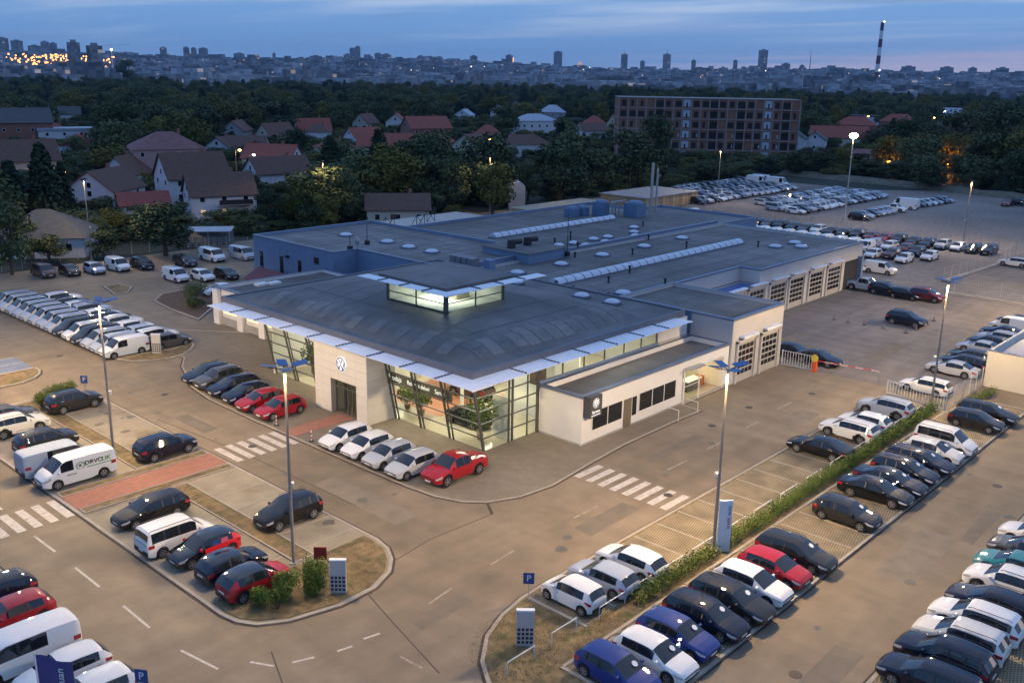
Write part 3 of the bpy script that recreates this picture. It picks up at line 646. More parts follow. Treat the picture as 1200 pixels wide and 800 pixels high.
# --- lantern
LX0, LX1, LY0, LY1, LZ0, LZ1 = 55.1, 62.2, 58.1, 65.7, 7.75, 9.9
clear = glass('showroom glass')
lf = MB()
lf.quad((LX0, LY0, LZ0), (LX0, LY1, LZ0), (LX0, LY1, LZ1), (LX0, LY0, LZ1)); bpart(lf, 'lantern_glass', clear)
bpart(MB().quad((LX0, LY0, LZ0), (LX1, LY0, LZ0), (LX1, LY0, LZ1), (LX0, LY0, LZ1)), 'lantern_glass', clear)
for x, y, s in ((LX0, LY0, .16), (LX1, LY0, .1), (LX0, LY1, .1), (LX1, LY1, .1), (LX0, 61.9, .05), (58.7, LY0, .05)):
    bpart(MB().box(x-s, y-s, LZ0-.1, x+s, y+s, LZ1), 'lantern_post', mullion)
for z in (LZ0+.02, 8.75, LZ1-.06):
    bpart(MB().box(LX0-.05, LY0-.05, z, LX1+.05, LY0+.05, z+.07), 'lantern_rail', mullion); bpart(MB().box(LX0-.049, LY0+.05, z, LX0+.049, LY1, z+.07), 'lantern_rail', mullion)
inw = M('interior white', (.86, .84, .78), .7, var=.03)
bpart(MB().box(LX1-.02, LY0, 7.3, LX1+.1, LY1, LZ1), 'lantern_wall', inw); bpart(MB().box(LX0, LY1-.02, 7.3, LX1, LY1+.1, LZ1), 'lantern_wall', inw)
bpart(MB().add([(LX0+.1, LY0+.1, 8.065), (LX1, LY0+.1, 8.065), (LX1, LY1, 8.065), (LX0+.1, LY1, 8.065)], [(0, 1, 2, 3)]), 'lantern_floor', inw)  # added white floor, closes the lantern off from the showroom below
bpart(MB().box(59.0, 60.8, 8.07, 60.6, 62.0, 8.9), 'lamp_housing', M('lamp housing', (.6, .5, .35), .5, var=.1))
rl = MB(); rp2 = [(LX0-.1, LY0-.1), (LX1+1.2, LY0-.1), (LX1+1.2, LY1+1.2), (LX0-.1, LY1+1.2)]; cxm, cym = 59.4, 62.7
rl.add([(x, y, 9.92) for x, y in rp2]+[(x, y, 10.18) for x, y in rp2]+[(cxm, cym, 10.62)], [(3, 2, 1, 0)]+[(i, (i+1) % 4, 4+(i+1) % 4, 4+i) for i in range(4)]+[(4+i, 4+(i+1) % 4, 8) for i in range(4)])
bpart(rl, 'lantern_roof', domem)
lm3 = louvre(2.9, 1.25, 9).mesh('canopy_panel', alum); lm4 = louvre(2.9, 1.25, 9, -1).mesh('canopy_panel', alum); tm3 = teeth(1.2)
for i in range(4):
    obj('canopy_panel', lm4, bld, (54.75-60, 56.45+i*2.9-60, 9.95), math.pi/2)
    if i: obj('bracket', tm3, bld, (54.75-60, 56.45+i*2.9-60, 9.95), math.pi/2)
for i in range(4):
    obj('canopy_panel', lm3, bld, (54.78+i*2.9-60, 56.45-60, 9.95))
    if i: obj('bracket', tm3, bld, (54.78+i*2.9-60, 56.45-60, 9.95))
# --- inclined glass front and its framing
def gx(z): return 49.2-1.25*z/6.0
def slantpane(y0, y1, z0, z1): 
    bpart(MB().quad((gx(z0), y1, z0), (gx(z0), y0, z0), (gx(z1), y0, z1), (gx(z1), y1, z1)), 'glass_pane', clear)
def slantbar(y, r=.07, off=0):
    bpart(MB().add([(gx(0)+dx, y+dy, .06) for dx, dy in ((-r, -r), (r, -r), (r, r), (-r, r))]+[(gx(5.95)+dx, y+dy, 5.95) for dx, dy in ((-r, -r), (r, -r), (r, r), (-r, r))],
                [(0, 1, 5, 4), (1, 2, 6, 5), (2, 3, 7, 6), (3, 0, 4, 7)]), 'mullion', mullion)
levels = (.06, 1.15, 2.3, 3.35, 4.4, 5.95)
for ya, yb, cols in ((47.7, 58.1, (51.0, 54.4, 57.5)), (65.1, 75.2, (68.4, 71.7))):
    edges = [ya]+list(cols)+[yb]
    for a, b in zip(edges, edges[1:]):
        for z0, z1 in zip(levels, levels[1:]): slantpane(a, b, z0, z1)
    for c in cols: slantbar(c, .05); slantbar(c+.42, .07)
    for z in levels[1:-1]: bpart(MB().box(gx(z)-.05, ya, z-.04, gx(z)+.05, yb, z+.04), 'transom', mullion)
slantbar(47.72, .09); slantbar(75.2, .07)
# right-hand front
xs = (49.3, 51.9, 54.0, 55.25)
for a, b in zip(xs, xs[1:]):
    for z0, z1 in ((.06, 2.35), (2.35, 3.4), (3.4, 4.5), (4.5, 5.95)):
        bpart(MB().quad((a, 47.6, z0), (b, 47.6, z0), (b, 47.6, z1), (a, 47.6, z1)), 'glass_pane', clear)
bpart(MB().add([(49.25, 47.6, .06), (49.3, 47.6, .06), (49.3, 47.6, 5.95), (gx(5.95), 47.6, 5.95)], [(0, 1, 2, 3)]), 'glass_pane', clear)
for x, r in ((51.85, .06), (52.25, .07), (54.0, .05), (55.22, .1)): bpart(MB().box(x-r, 47.6-r, .06, x+r, 47.6+r, 5.95), 'mullion', mullion)
for z in (1.15, 2.35, 3.4, 4.5): bpart(MB().box(gx(z), 47.55, z-.04, 55.2, 47.65, z+.04), 'transom', mullion)
# glazed strip above the annex roof
sx = [55.4, 58.2, 61, 63.8, 66.6, 69.2, 71.6]
for a, b in zip(sx, sx[1:]): bpart(MB().quad((a, 47.55, 4.1), (b, 47.55, 4.1), (b, 47.55, 5.9), (a, 47.55, 5.9)), 'glass_pane', clear)
for x in sx: bpart(MB().box(x-.06, 47.5, 4.05, x+.06, 47.58, 5.95), 'mullion', mullion)
bpart(MB().box(55.3, 47.42, 3.7, 71.7, 47.5, 4.35), 'spandrel', bluegrey); bpart(MB().box(71.7, 47.44, 3.7, 76.5, 47.62, 5.98), 'upper_wall', white); bpart(MB().box(71.7, 47.36, 3.65, 76.5, 47.43, 4.3), 'spandrel', M('stone band', (.45, .42, .38), .8, var=.06))
# other showroom walls
bpart(MB().box(76.3, 47.65, 0, 76.48, 82, 5.98), 'wall', white); bpart(MB().box(49.0, 75.22, 0, 76.3, 75.4, 5.98), 'wall', white)
# --- entrance portal of pale panels
PX, PY0, PY1, PZ = 46.35, 58.1, 65.1, 5.86
OY0, OY1, OZ = 59.5, 62.9, 3.1
pr = MB(); pr.box(PX+.02, PY0+.01, 0, 49.3, OY0-.01, PZ-.02); pr.box(PX+.02, OY1+.01, 0, 49.3, PY1-.01, PZ-.02); pr.box(PX+.02, OY0-.01, OZ+.01, 49.3, OY1+.01, PZ-.021)
bpart(pr, 'portal', M('portal joint', (.42, .38, .32), .8, var=.05))
ys = [58.1, 59.5, 60.63, 61.77, 62.9, 64.0, 65.1]; zs = [.06, .82, 1.58, 2.34, 3.1, 3.79, 4.48, 5.17, 5.86]
for a, b in zip(ys, ys[1:]):
    for c, d in zip(zs, zs[1:]):
        if a >= OY0-.01 and b <= OY1+.01 and d <= OZ+.01: continue
        bpart(MB().box(PX-.015, a+.008, c+.008, PX+.018, b-.008, d-.008), 'portal_panel', tile)
for c, d in zip(zs, zs[1:]):
    for a, b in ((46.38, 47.8), (47.8, 49.2)): bpart(MB().box(a+.008, PY0-.02, c+.008, b-.008, PY0+.008, d-.008), 'portal_panel', tile)
bpart(MB().quad((46.9, OY1, .06), (46.9, OY0, .06), (46.9, OY0, OZ), (46.9, OY1, OZ)), 'entrance_glass', clear)
bpart(MB().box(49.4, 59, 0.066, 49.5, 63.4, 3.3), 'inner_lobby_screen', M('lobby screen', (.35, .30, .2), .4, var=.15, vs=2))
for y in (59.6, 60.6, 61.2, 61.8, 62.8): bpart(MB().box(46.8, y-.045, .06, 46.88, y+.045, OZ), 'door_frame', mullion)
bpart(MB().box(46.79, OY0, 2.3, 46.87, OY1, 2.4), 'door_frame', mullion)
# round emblem: white disc, blue ring, V over W
def emblem(parent, c, r, mats, place):
    def put(mb, nm, mt):
        mb.v = [place(*p) for p in mb.v]; o = mb.build(nm, mt, None); o.parent = parent
        if parent is bld: o.matrix_parent_inverse = Matrix.Translation((-60, -60, 0))
        return o
    n = 28; d = MB(); d.add([(math.cos(2*math.pi*i/n)*r, math.sin(2*math.pi*i/n)*r, 0) for i in range(n)]+[(math.cos(2*math.pi*i/n)*r, math.sin(2*math.pi*i/n)*r, .1) for i in range(n)],
        [tuple(range(n, 2*n))]+[(i, (i+1) % n, n+(i+1) % n, n+i) for i in range(n)]); put(d, 'emblem_disc', mats[0])
    k = MB()
    for r0, r1, s in ((.80, .94, 1),):
        k.add([(math.cos(2*math.pi*i/n)*r*r0, math.sin(2*math.pi*i/n)*r*r0, .115) for i in range(n)]+[(math.cos(2*math.pi*i/n)*r*r1, math.sin(2*math.pi*i/n)*r*r1, .115) for i in range(n)], [(i, n+i, n+(i+1) % n, (i+1) % n) for i in range(n)])
    def stroke(p, q, w=.085):
        a = Vector(p)*r; b = Vector(q)*r; nn = Vector((w*r, 0)); k.add([(a.x-nn.x, a.y, .115), (a.x+nn.x, a.y, .115), (b.x+nn.x, b.y, .115), (b.x-nn.x, b.y, .115)], [(0, 1, 2, 3)])
    for sgn in (-1, 1):
        stroke((sgn*.36, .76), (sgn*.04, .1)); stroke((sgn*.74, .36), (sgn*.36, -.72)); stroke((sgn*.36, -.72), (sgn*.07, -.02))
    put(k, 'emblem_mark', mats[1])
emw = emit('lit emblem white', (.92, .93, .95), .55)
emblem(bld, None, .64, (emw, M('emblem blue', (.02, .06, .28), .4, var=0)), lambda x, y, z: (PX-.02-z, 61.3-x, 4.62+y))
# sign band behind the glass
sb = bpart(MB().box(48.55, 50.6, 3.42, 48.65, 59.0, 4.3), 'sign_band', M('sign band', (.13, .11, .09), .5, var=.08))
lit = emit('lit letters', (.95, .93, .86), .9)
for t, yy, sz in (('Prodaja', 57.2, .62), ('Rezervni delovi', 54.4, .5), ('Servis', 51.9, .55)):
    o = text(t, sz, lit, sb, (48.53, yy, 3.85), (R(90), 0, R(-90)), sx=.85)
# --- inside the showroom
fl = M('showroom floor', (.62, .55, .42), .18, var=.05, vs=.6, var2=.05)
bpart(MB().box(49.3, 47.7, 0, 76.2, 75.1, .065), 'interior_floor', fl)
bpart(MB().box(52, 55.5, .066, 60, 63.5, .072), 'floor_mat', M('terracotta floor', (.50, .22, .13), .5, var=.08))
bpart(MB().box(48.0, 47.8, 5.80, 76.2, 75.1, 5.9), 'ceiling', inw)
bpart(MB().box(66, 52, .066, 66.15, 75, 5.79), 'partition', inw)
bpart(MB().box(57.4, 47.8, .066, 57.55, 53.0, 5.79), 'partition', inw); bpart(MB().box(60.2, 62, .066, 60.4, 75, 5.79), 'partition', inw)
bpart(MB().box(57.38, 48.6, 3.0, 57.395, 50.4, 5.0), 'poster', M('poster dark', (.16, .10, .08), .5, var=.3, vs=3))
bpart(MB().box(52.1, 47.7, .066, 52.16, 49.6, 3.6), 'partition', inw)
bpart(MB().box(60.1, 62.6, 3.2, 60.19, 67.5, 5.4), 'red_wall_panel', M('red panel', (.75, .03, .03), .5, var=.05))
bpart(MB().box(56, 58, 2.9, 66, 62.0, 3.05), 'mezzanine', inw)
for x, y in ((55, 56), (55, 66), (61, 70), (62, 55)): bpart(MB().tube((x, y, .07), (x, y, 5.8), .16, n=10), 'column', inw)
bpart(MB().box(62, 49.5, .07, 64.5, 50.6, 1.1), 'counter', M('counter wood', (.3, .2, .12), .5, var=.1)); bpart(MB().box(57, 65, .07, 58.2, 68, .8), 'counter', inw)
for i, (x, y) in enumerate(((52.5, 51.5), (52.5, 58), (52.5, 70), (58.5, 52), (60.5, 58.5), (58, 68), (70.5, 56), (70.5, 68), (66, 49.6))):
    fx = bpart(MB().box(x-1.3, y-1.3, 5.74, x+1.3, y+1.3, 5.79), 'ceiling_light', emit('ceiling light', (1, .90, .70), 1.6))
    la = bpy.data.lights.new('ceiling lamp', 'AREA'); la.shape = 'SQUARE'; la.size = 2.4; la.energy = 400; la.color = (1, .90, .70)
    lo = bpy.data.objects.new('ceiling_lamp', la); COL.objects.link(lo); lo.parent = fx; lo.location = (x, y, 5.7)
la = bpy.data.lights.new('lantern fill lamp', 'AREA'); la.shape = 'SQUARE'; la.size = 3; la.energy = 260; la.color = (.95, 1, .80)  # separate lamp added inside the closed lantern to brighten it
lo = bpy.data.objects.new('lantern_lamp', la); COL.objects.link(lo); lo.parent = bld; lo.location = (58.6-60, 61.9-60, 9.8)
# lit strip windows of the low wing
for y0, y1 in ((91.6, 94.7), (87.2, 89.9), (83.2, 86.0)):
    o = bpart(MB().box(55.42, y0-.08, 1.3, 55.49, y1+.08, 3.08), 'window', frame_w)
    n = 4
    for i in range(n): MB().box(55.395, y0+(y1-y0)*i/n+.03, 1.38, 55.418, y0+(y1-y0)*(i+1)/n-.03, 3.0).build('pane', emit('lit window', (1, .86, .52), .75), o)
for y in (95.6, 90.8, 86.6): bpart(MB().box(55.0, y-.55, 0, 55.4, y+.55, 4.0), 'pier', white)
bpart(MB().box(55.36, 83, .0, 55.41, 96.1, .9), 'plinth', concrete)
# sign box on the annex corner
sg = thing('wall_sign', 'dark square sign box with white round emblem on the annex corner', 'sign', (56.1, 42.5, 3.3))
MB().box(-.75, -.12, -.85, .75, .45, .85).build('sign_box', M('sign box grey', (.07, .07, .075), .5, var=.05), sg)
emblem(sg, None, .40, (emw, M('sign box mark', (.05, .05, .06), .5, var=0)), lambda x, y, z: (x, -.125-z*.1, .28+y))
text('Service', .34, lit, sg, (0, -.135, -.42), (R(90), 0, 0))
MB().box(-.55, -.128, -.72, .55, -.121, -.66).build('sign_line', emw, sg)
# ================================================================== VEHICLES
def lerp_pts(pts, x):
    if x <= pts[0][0]: return pts[0][1]
    for (a, b), (c, d) in zip(pts, pts[1:]):
        if x <= c:
            t = (x-a)/(c-a) if c > a else 1; return b+(d-b)*t
    return pts[-1][1]
def car_parts(L, W, H, top, belt, wf, wr, ws, rw, sides, rr=.77, gc=.2, wrad=.32, light=(.55, .42), cargo=False, rails=False, split_roof=False, clad=False, tail_rows=(3,), wrap=False):
    """loft cross-sections along the length; returns {part: (MB, material)}"""
    h2 = L/2; arch = wrad+.07
    xs = {-h2, -h2+.05, -h2+.14, -h2+.3, -h2+light[1], h2, h2-.05, h2-.13, h2-.28, h2-light[0], ws[0], ws[1]}
    if rw[0] > -5: xs |= {rw[0], rw[1]}
    else: rw = None
    for a, b in sides: xs |= {a, b}
    for c in (wf, wr): xs |= {c+arch*k for k in (-1, -.93, -.72, -.4, 0, .4, .72, .93, 1)}
    xs |= {p[0] for p in top if -h2 < p[0] < h2}
    xs = sorted(xs); q = [xs[0]]
    for x in xs[1:]:
        if x-q[-1] > .022: q.append(x)
    xs = q
    def plan(x):
        d = h2-abs(x); k = [(0, .74), (.05, .82), (.14, .885), (.3, .94), (.6, .98), (.95, 1)]
        if cargo and x < 0: k = [(0, .93), (.05, .965), (.14, .985), (.3, 1)]
        return lerp_pts(k, d)
    secs = []
    for x in xs:
        w = W/2*plan(x); zt = lerp_pts(top, x); zb = gc+.10*max(0, 1-(h2-abs(x))/.35)
        for c in (wf, wr):
            d = abs(x-c)
            if d < arch: zb = max(zb, wrad*.98+math.sqrt(max(0, arch*arch-d*d))-.02)
        zb = max(zb, gc)
        zl = min(lerp_pts(belt, x), zt-.07); zl = max(zl, zb+.1)
        g = max(0, min(1, (zt-zl-.09)/.28)); wt = w*(.90*(1-g)+rr*g)
        side = w
        P4 = (.965*w, zl); P7 = (wt, zt-.045-.03*g)
        def lp(t): return (P4[0]+(P7[0]-P4[0])*t+.018*math.sin(math.pi*t)*g, P4[1]+(P7[1]-P4[1])*t)
        secs.append([(.88*w, zb), (.985*w, zb+.04), (w, zb+.45*(zl-zb)), (.995*w, zb+.74*(zl-zb)), P4, lp(.06), lp(.94), P7, (wt*.6, zt-.012), (0, zt)])
    parts = {}
    def part(n, mt):
        if n not in parts: parts[n] = (MB(), mt)
        return parts[n][0]
    def inside(a, b, sp): return sp and a >= sp[0]-.03 and b <= sp[1]+.03
    for i in range(len(xs)-1):
        a, b = xs[i], xs[i+1]; s0, s1 = secs[i], secs[i+1]
        for r in range(9):
            nm, mt = 'body', paint
            if r in (0,) or (clad and r == 1 and .9 < h2-abs(a)+.0 < 99 and s0[1][1] > gc+.06): nm, mt = 'trim', black
            if r == 5 and any(inside(a, b, sp) for sp in sides): nm, mt = 'side_window', carglass
            elif r == 5 and any(a >= s1_[1]-.03 and b <= s2_[0]+.03 and s2_[0]-s1_[1] < .2 for s1_, s2_ in zip(sides, sides[1:])): nm, mt = 'pillar'+'_'*([b <= s2_[0]+.03 for s1_, s2_ in zip(sides, sides[1:])].index(True)*2), black
            if wrap and nm == 'body' and b > ws[0]+.3: nm, mt = 'front_wrap', roofpaint
            if r in (7, 8):
                if inside(a, b, ws): nm, mt = 'windscreen', carglass
                elif inside(a, b, rw): nm, mt = 'rear_window', carglass
                elif split_roof and rw and a >= rw[1]-.02 and b <= ws[0]+.02: nm, mt = 'roof', roofpaint
            if split_roof and r == 6 and rw and a >= rw[0]-.02 and b <= ws[1]+.02: nm, mt = 'roof', roofpaint
            if r == 3 and a >= h2-light[0]-.02 and a < h2-.06: nm, mt = 'headlight', lampglass
            if r in tail_rows and b <= -h2+light[1]+.02 and b > -h2+.06: nm, mt = 'tail_light', taillens
            for sg in (1, -1):
                n2 = nm+('_' if sg < 0 and nm.strip('_') in ('headlight', 'tail_light', 'side_window', 'pillar') else '')
                p = [(a, sg*s0[r][0], s0[r][1]), (b, sg*s1[r][0], s1[r][1]), (b, sg*s1[r+1][0], s1[r+1][1]), (a, sg*s0[r+1][0], s0[r+1][1])]
                part(n2, mt).add(p if sg < 0 else p[::-1], [(0, 1, 2, 3)])
    for k, s in ((-1, secs[0]), (0, secs[-1])):
        x = xs[k] if k == -1 else xs[0]
        s = secs[-1] if k == -1 else secs[0]; front = k == -1
        for r in range(9):
            nm, mt = 'body', paint
            if wrap and front: nm, mt = 'front_wrap', roofpaint
            if front and r in (1, 3): nm, mt = 'grille', black
            if r == 0 or (not front and r == 1): nm, mt = 'trim', black
            if not front and cargo and r in (5, ) and rw: nm, mt = 'rear_window', carglass
            p = [(x, -s[r][0], s[r][1]), (x, s[r][0], s[r][1]), (x, s[r+1][0], s[r+1][1]), (x, -s[r+1][0], s[r+1][1])]
            part(nm, mt).add(p if front else p[::-1], [(0, 1, 2, 3)])
    # weld coincident points so smooth shading runs across the panels
    for n, (mb, mt) in parts.items():
        d = {}; idx = []; nv = []
        for v in mb.v:
            kx = (round(v[0], 4), round(v[1], 4), round(v[2], 4))
            if kx not in d: d[kx] = len(nv); nv.append(v)
            idx.append(d[kx])
        f2 = []; 
        for f in mb.f:
            g = []; [g.append(idx[i]) for i in f if idx[i] not in g]
            if len(g) > 2: f2.append(tuple(g))
        mb.v = nv; mb.f = f2; mb.m = [0]*len(f2)
    ub = MB(); ub.box(-h2+.25, -W*.40, gc-.02, h2-.25, W*.40, gc+.38); parts['underbody'] = (ub, black)
    mz = lerp_pts(belt, ws[1])+.06
    for sg, n in ((1, 'mirror'), (-1, 'mirror_')):
        mm = MB(); y0, y1 = sorted((sg*W*.475, sg*(W/2+.16))); mm.add([(ws[1]-.42, y0, mz), (ws[1]-.28, y0, mz), (ws[1]-.30, y1, mz), (ws[1]-.42, y1, mz), (ws[1]-.42, y0, mz+.13), (ws[1]-.3, y0, mz+.12), (ws[1]-.33, y1, mz+.12), (ws[1]-.42, y1, mz+.13)],
            [(0, 3, 2, 1), (4, 5, 6, 7), (0, 1, 5, 4), (1, 2, 6, 5), (2, 3, 7, 6), (3, 0, 4, 7)]); parts[n] = (mm, paint)
    pf = MB(); pf.box(h2+.002, -.26, .42, h2+.015, .26, .53); parts['number_plate'] = (pf, plate)
    zr = .62 if not cargo else .5
    pb = MB(); pb.box(-h2-.015, -.26, zr, -h2-.002, .26, zr+.11); parts['number_plate_'] = (pb, plate)
    if rails:
        for sg, n in ((1, 'roof_rail'), (-1, 'roof_rail_')):
            rb = MB(); y = sg*W/2*rr*.93; x1 = ws[0]-.1; x0 = (rw[1] if rw else -h2+.4)+.1
            zz = lerp_pts(top, (x0+x1)/2)-.03
            rb.tube((x0, y, zz-.02), (x0+.15, y, zz+.05), .02, n=5); rb.tube((x0+.15, y, zz+.05), (x1-.15, y, zz+.05), .02, n=5); rb.tube((x1-.15, y, zz+.05), (x1, y, zz-.02), .02, n=5); parts[n] = (rb, black)
    return parts, (L, W, wf, wr, wrad)
def wheel_meshes(r):
    t = MB(); t.tube((0, -.1, 0), (0, .1, 0), r, n=18); t.tube((0, .1, 0), (0, .115, 0), r*.93, r*.9, n=18)
    m1 = t.mesh('tyre', rubber, 40)
    k = MB(); n = 18; R1 = r*.66
    k.add([(math.cos(2*math.pi*i/n)*R1, .118, math.sin(2*math.pi*i/n)*R1) for i in range(n)]+[(math.cos(2*math.pi*i/n)*R1*.86, .122, math.sin(2*math.pi*i/n)*R1*.86) for i in range(n)], [(i, (i+1) % n, n+(i+1) % n, n+i) for i in range(n)])
    for j in range(5):
        a = 2*math.pi*j/5; c, s = math.cos(a), math.sin(a)
        def rot(x, z): return (x*c-z*s, .124, x*s+z*c)
        k.add([rot(0, -.055), rot(R1*.9, -.035), rot(R1*.9, .035), rot(0, .055)], [(3, 2, 1, 0)])
    return m1, k.mesh('rim', rimm)
KINDS = {}
def kind(name, **k):
    parts, dims = car_parts(**k)
    KINDS[name] = [{n: mb.mesh(name+' '+n.strip('_'), mt, 32) for n, (mb, mt) in parts.items()}, dims, None, parts]
kind('hatch', L=4.26, W=1.79, H=1.46, top=[(-2.13, .86), (-2.05, 1.0), (-1.72, 1.33), (-1.45, 1.42), (-.7, 1.46), (.0, 1.455), (.3, 1.40), (1.08, .985), (1.5, .92), (1.9, .82), (2.13, .66)],
     belt=[(-2.13, .80), (-1.6, .93), (1.1, .86), (2.13, .62)], wf=1.30, wr=-1.33, ws=(.3, 1.08), rw=(-2.05, -1.72), sides=[(-1.42, -.62), (-.52, .42)])
kind('city', L=3.58, W=1.64, H=1.48, top=[(-1.79, .9), (-1.74, 1.02), (-1.5, 1.40), (-1.2, 1.46), (-.3, 1.49), (.25, 1.46), (.5, 1.40), (1.12, 1.0), (1.5, .9), (1.79, .68)],
     belt=[(-1.79, .86), (-1.3, .95), (1.1, .90), (1.79, .62)], wf=1.22, wr=-1.2, ws=(.5, 1.12), rw=(-1.74, -1.5), sides=[(-1.22, -.35), (-.25, .6)], wrad=.29)
kind('wagon', L=4.66, W=1.81, H=1.48, top=[(-2.33, .88), (-2.25, 1.02), (-1.98, 1.34), (-1.7, 1.43), (-.7, 1.48), (.1, 1.47), (.4, 1.41), (1.2, .99), (1.65, .92), (2.1, .81), (2.33, .66)],
     belt=[(-2.33, .82), (-1.7, .94), (1.2, .87), (2.33, .62)], wf=1.43, wr=-1.27, ws=(.4, 1.2), rw=(-2.25, -1.98), sides=[(-1.95, -1.2), (-1.1, -.45), (-.36, .5)], rails=True)
kind('suv', L=4.48, W=1.85, H=1.67, top=[(-2.24, .98), (-2.16, 1.14), (-1.9, 1.48), (-1.65, 1.60), (-.7, 1.66), (.1, 1.65), (.4, 1.58), (1.12, 1.14), (1.6, 1.08), (2.0, .98), (2.24, .78)],
     belt=[(-2.24, .94), (-1.6, 1.08), (1.1, 1.02), (2.24, .74)], wf=1.36, wr=-1.32, ws=(.4, 1.12), rw=(-2.16, -1.9), sides=[(-1.8, -1.2), (-1.1, -.42), (-.33, .5)], rails=True, gc=.24, wrad=.36, clad=True)
kind('sedan', L=4.82, W=1.84, H=1.43, top=[(-2.41, .86), (-2.3, .98), (-1.75, 1.05), (-1.0, 1.36), (-.5, 1.42), (.0, 1.43), (.35, 1.36), (1.2, .96), (1.7, .89), (2.2, .76), (2.41, .62)],
     belt=[(-2.41, .80), (-1.6, .93), (1.2, .85), (2.41, .58)], wf=1.45, wr=-1.38, ws=(.35, 1.2), rw=(-1.75, -1.0), sides=[(-1.15, -.5), (-.4, .45)], wrad=.34)
kind('mpv', L=4.50, W=1.83, H=1.82, top=[(-2.25, 1.1), (-2.2, 1.3), (-2.1, 1.72), (-1.95, 1.79), (-.7, 1.83), (.5, 1.81), (.75, 1.73), (1.45, 1.12), (1.85, 1.0), (2.25, .74)],
     belt=[(-2.25, 1.0), (-1.6, 1.06), (1.4, 1.0), (2.25, .70)], wf=1.38, wr=-1.37, ws=(.75, 1.45), rw=(-2.2, -2.1), sides=[(-1.95, -1.2), (-1.08, -.28), (-.16, .88)], rr=.84, rails=True, wrad=.33, cargo=True)
kind('van', L=4.50, W=1.85, H=1.84, top=[(-2.25, 1.55), (-2.22, 1.72), (-2.05, 1.82), (-.7, 1.85), (.5, 1.82), (.75, 1.74), (1.45, 1.12), (1.85, 1.0), (2.25, .74)],
     belt=[(-2.25, 1.0), (-1.6, 1.06), (1.4, 1.0), (2.25, .70)], wf=1.38, wr=-1.37, ws=(.75, 1.45), rw=(-9, -9), sides=[(-.05, .9)], rr=.86, wrad=.33, cargo=True)
kind('panelvan', L=5.1, W=1.95, H=1.97, top=[(-2.55, 1.7), (-2.5, 1.86), (-2.3, 1.95), (-.7, 1.98), (.9, 1.95), (1.15, 1.86), (1.85, 1.22), (2.2, 1.08), (2.55, .78)],
     belt=[(-2.55, 1.1), (-1.6, 1.14), (1.8, 1.08), (2.55, .74)], wf=1.62, wr=-1.55, ws=(1.15, 1.85), rw=(-9, -9), sides=[(.45, 1.3)], rr=.86, wrad=.34, cargo=True)
kind('minibus', L=5.1, W=1.95, H=1.97, top=[(-2.55, 1.7), (-2.5, 1.86), (-2.3, 1.95), (-.7, 1.98), (.9, 1.95), (1.15, 1.86), (1.85, 1.22), (2.2, 1.08), (2.55, .78)],
     belt=[(-2.55, 1.1), (-1.6, 1.14), (1.8, 1.08), (2.55, .74)], wf=1.62, wr=-1.55, ws=(1.15, 1.85), rw=(-9, -9), sides=[(-.95, .3), (.45, 1.3)], rr=.86, wrad=.34, cargo=True)
kind('tallvan', L=6.0, W=2.04, H=2.6, top=[(-3.0, 2.3), (-2.94, 2.48), (-2.7, 2.58), (-.7, 2.62), (1.3, 2.56), (1.6, 2.4), (2.3, 1.35), (2.65, 1.15), (3.0, .85)],
     belt=[(-3.0, 1.25), (-1.6, 1.28), (2.2, 1.2), (3.0, .8)], wf=2.0, wr=-1.75, ws=(1.6, 2.3), rw=(-9, -9), sides=[(.85, 1.7)], rr=.86, wrad=.36, cargo=True)
kind('pickup', L=5.32, W=1.92, H=1.85, top=[(-2.66, 1.02), (-2.6, 1.12), (-.95, 1.14), (-.9, 1.5), (-.78, 1.74), (-.5, 1.81), (.2, 1.84), (.6, 1.78), (1.35, 1.22), (1.8, 1.15), (2.4, 1.02), (2.66, .82)],
     belt=[(-2.66, 1.0), (-.9, 1.1), (1.3, 1.08), (2.66, .78)], wf=1.62, wr=-1.55, ws=(.6, 1.35), rw=(-.9, -.78), sides=[(-.68, -.12), (-.02, .7)], gc=.3, wrad=.40, clad=True)
for nm, base in (('hatch2', dict(L=4.05, W=1.78, H=1.50, top=[(-2.02, .90), (-1.95, 1.04), (-1.6, 1.38), (-1.3, 1.47), (-.6, 1.52), (.0, 1.51), (.3, 1.45), (1.05, 1.02), (1.45, .96), (1.85, .85), (2.02, .68)],
     belt=[(-2.02, .85), (-1.5, .98), (1.05, .90), (2.02, .64)], wf=1.25, wr=-1.25, ws=(.3, 1.05), rw=(-1.95, -1.6), sides=[(-1.4, -.6), (-.5, .4)], split_roof=True, wrad=.34)),):
    kind(nm, **base); kind('wrapcar', **dict(base, wrap=True))
kind('crewvan', L=6.0, W=2.04, H=2.6, top=[(-3.0, 2.3), (-2.94, 2.48), (-2.7, 2.58), (-.7, 2.62), (1.3, 2.56), (1.6, 2.4), (2.3, 1.35), (2.65, 1.15), (3.0, .85)],
     belt=[(-3.0, 1.25), (-1.6, 1.28), (2.2, 1.2), (3.0, .8)], wf=2.0, wr=-1.75, ws=(1.6, 2.3), rw=(-9, -9), sides=[(-.75, .6), (.85, 1.7)], rr=.86, wrad=.36, cargo=True)
WH = {}
def unify(me_list, name):   # one mesh for the cars too small to show their parts
    mb = MB(); mats = []
    for me, T in me_list:
        o = len(mb.v); mb.v += [tuple(T @ v.co) for v in me.vertices]
        for p in me.polygons:
            mt = me.materials[p.material_index]
            if mt not in mats: mats.append(mt)
            mb.f.append(tuple(i+o for i in p.vertices)); mb.m.append(mats.index(mt))
    return mb.mesh(name, mats, 32)
HEAD = {'x+': 0, 'y+': math.pi/2, 'x-': math.pi, 'y-': -math.pi/2}
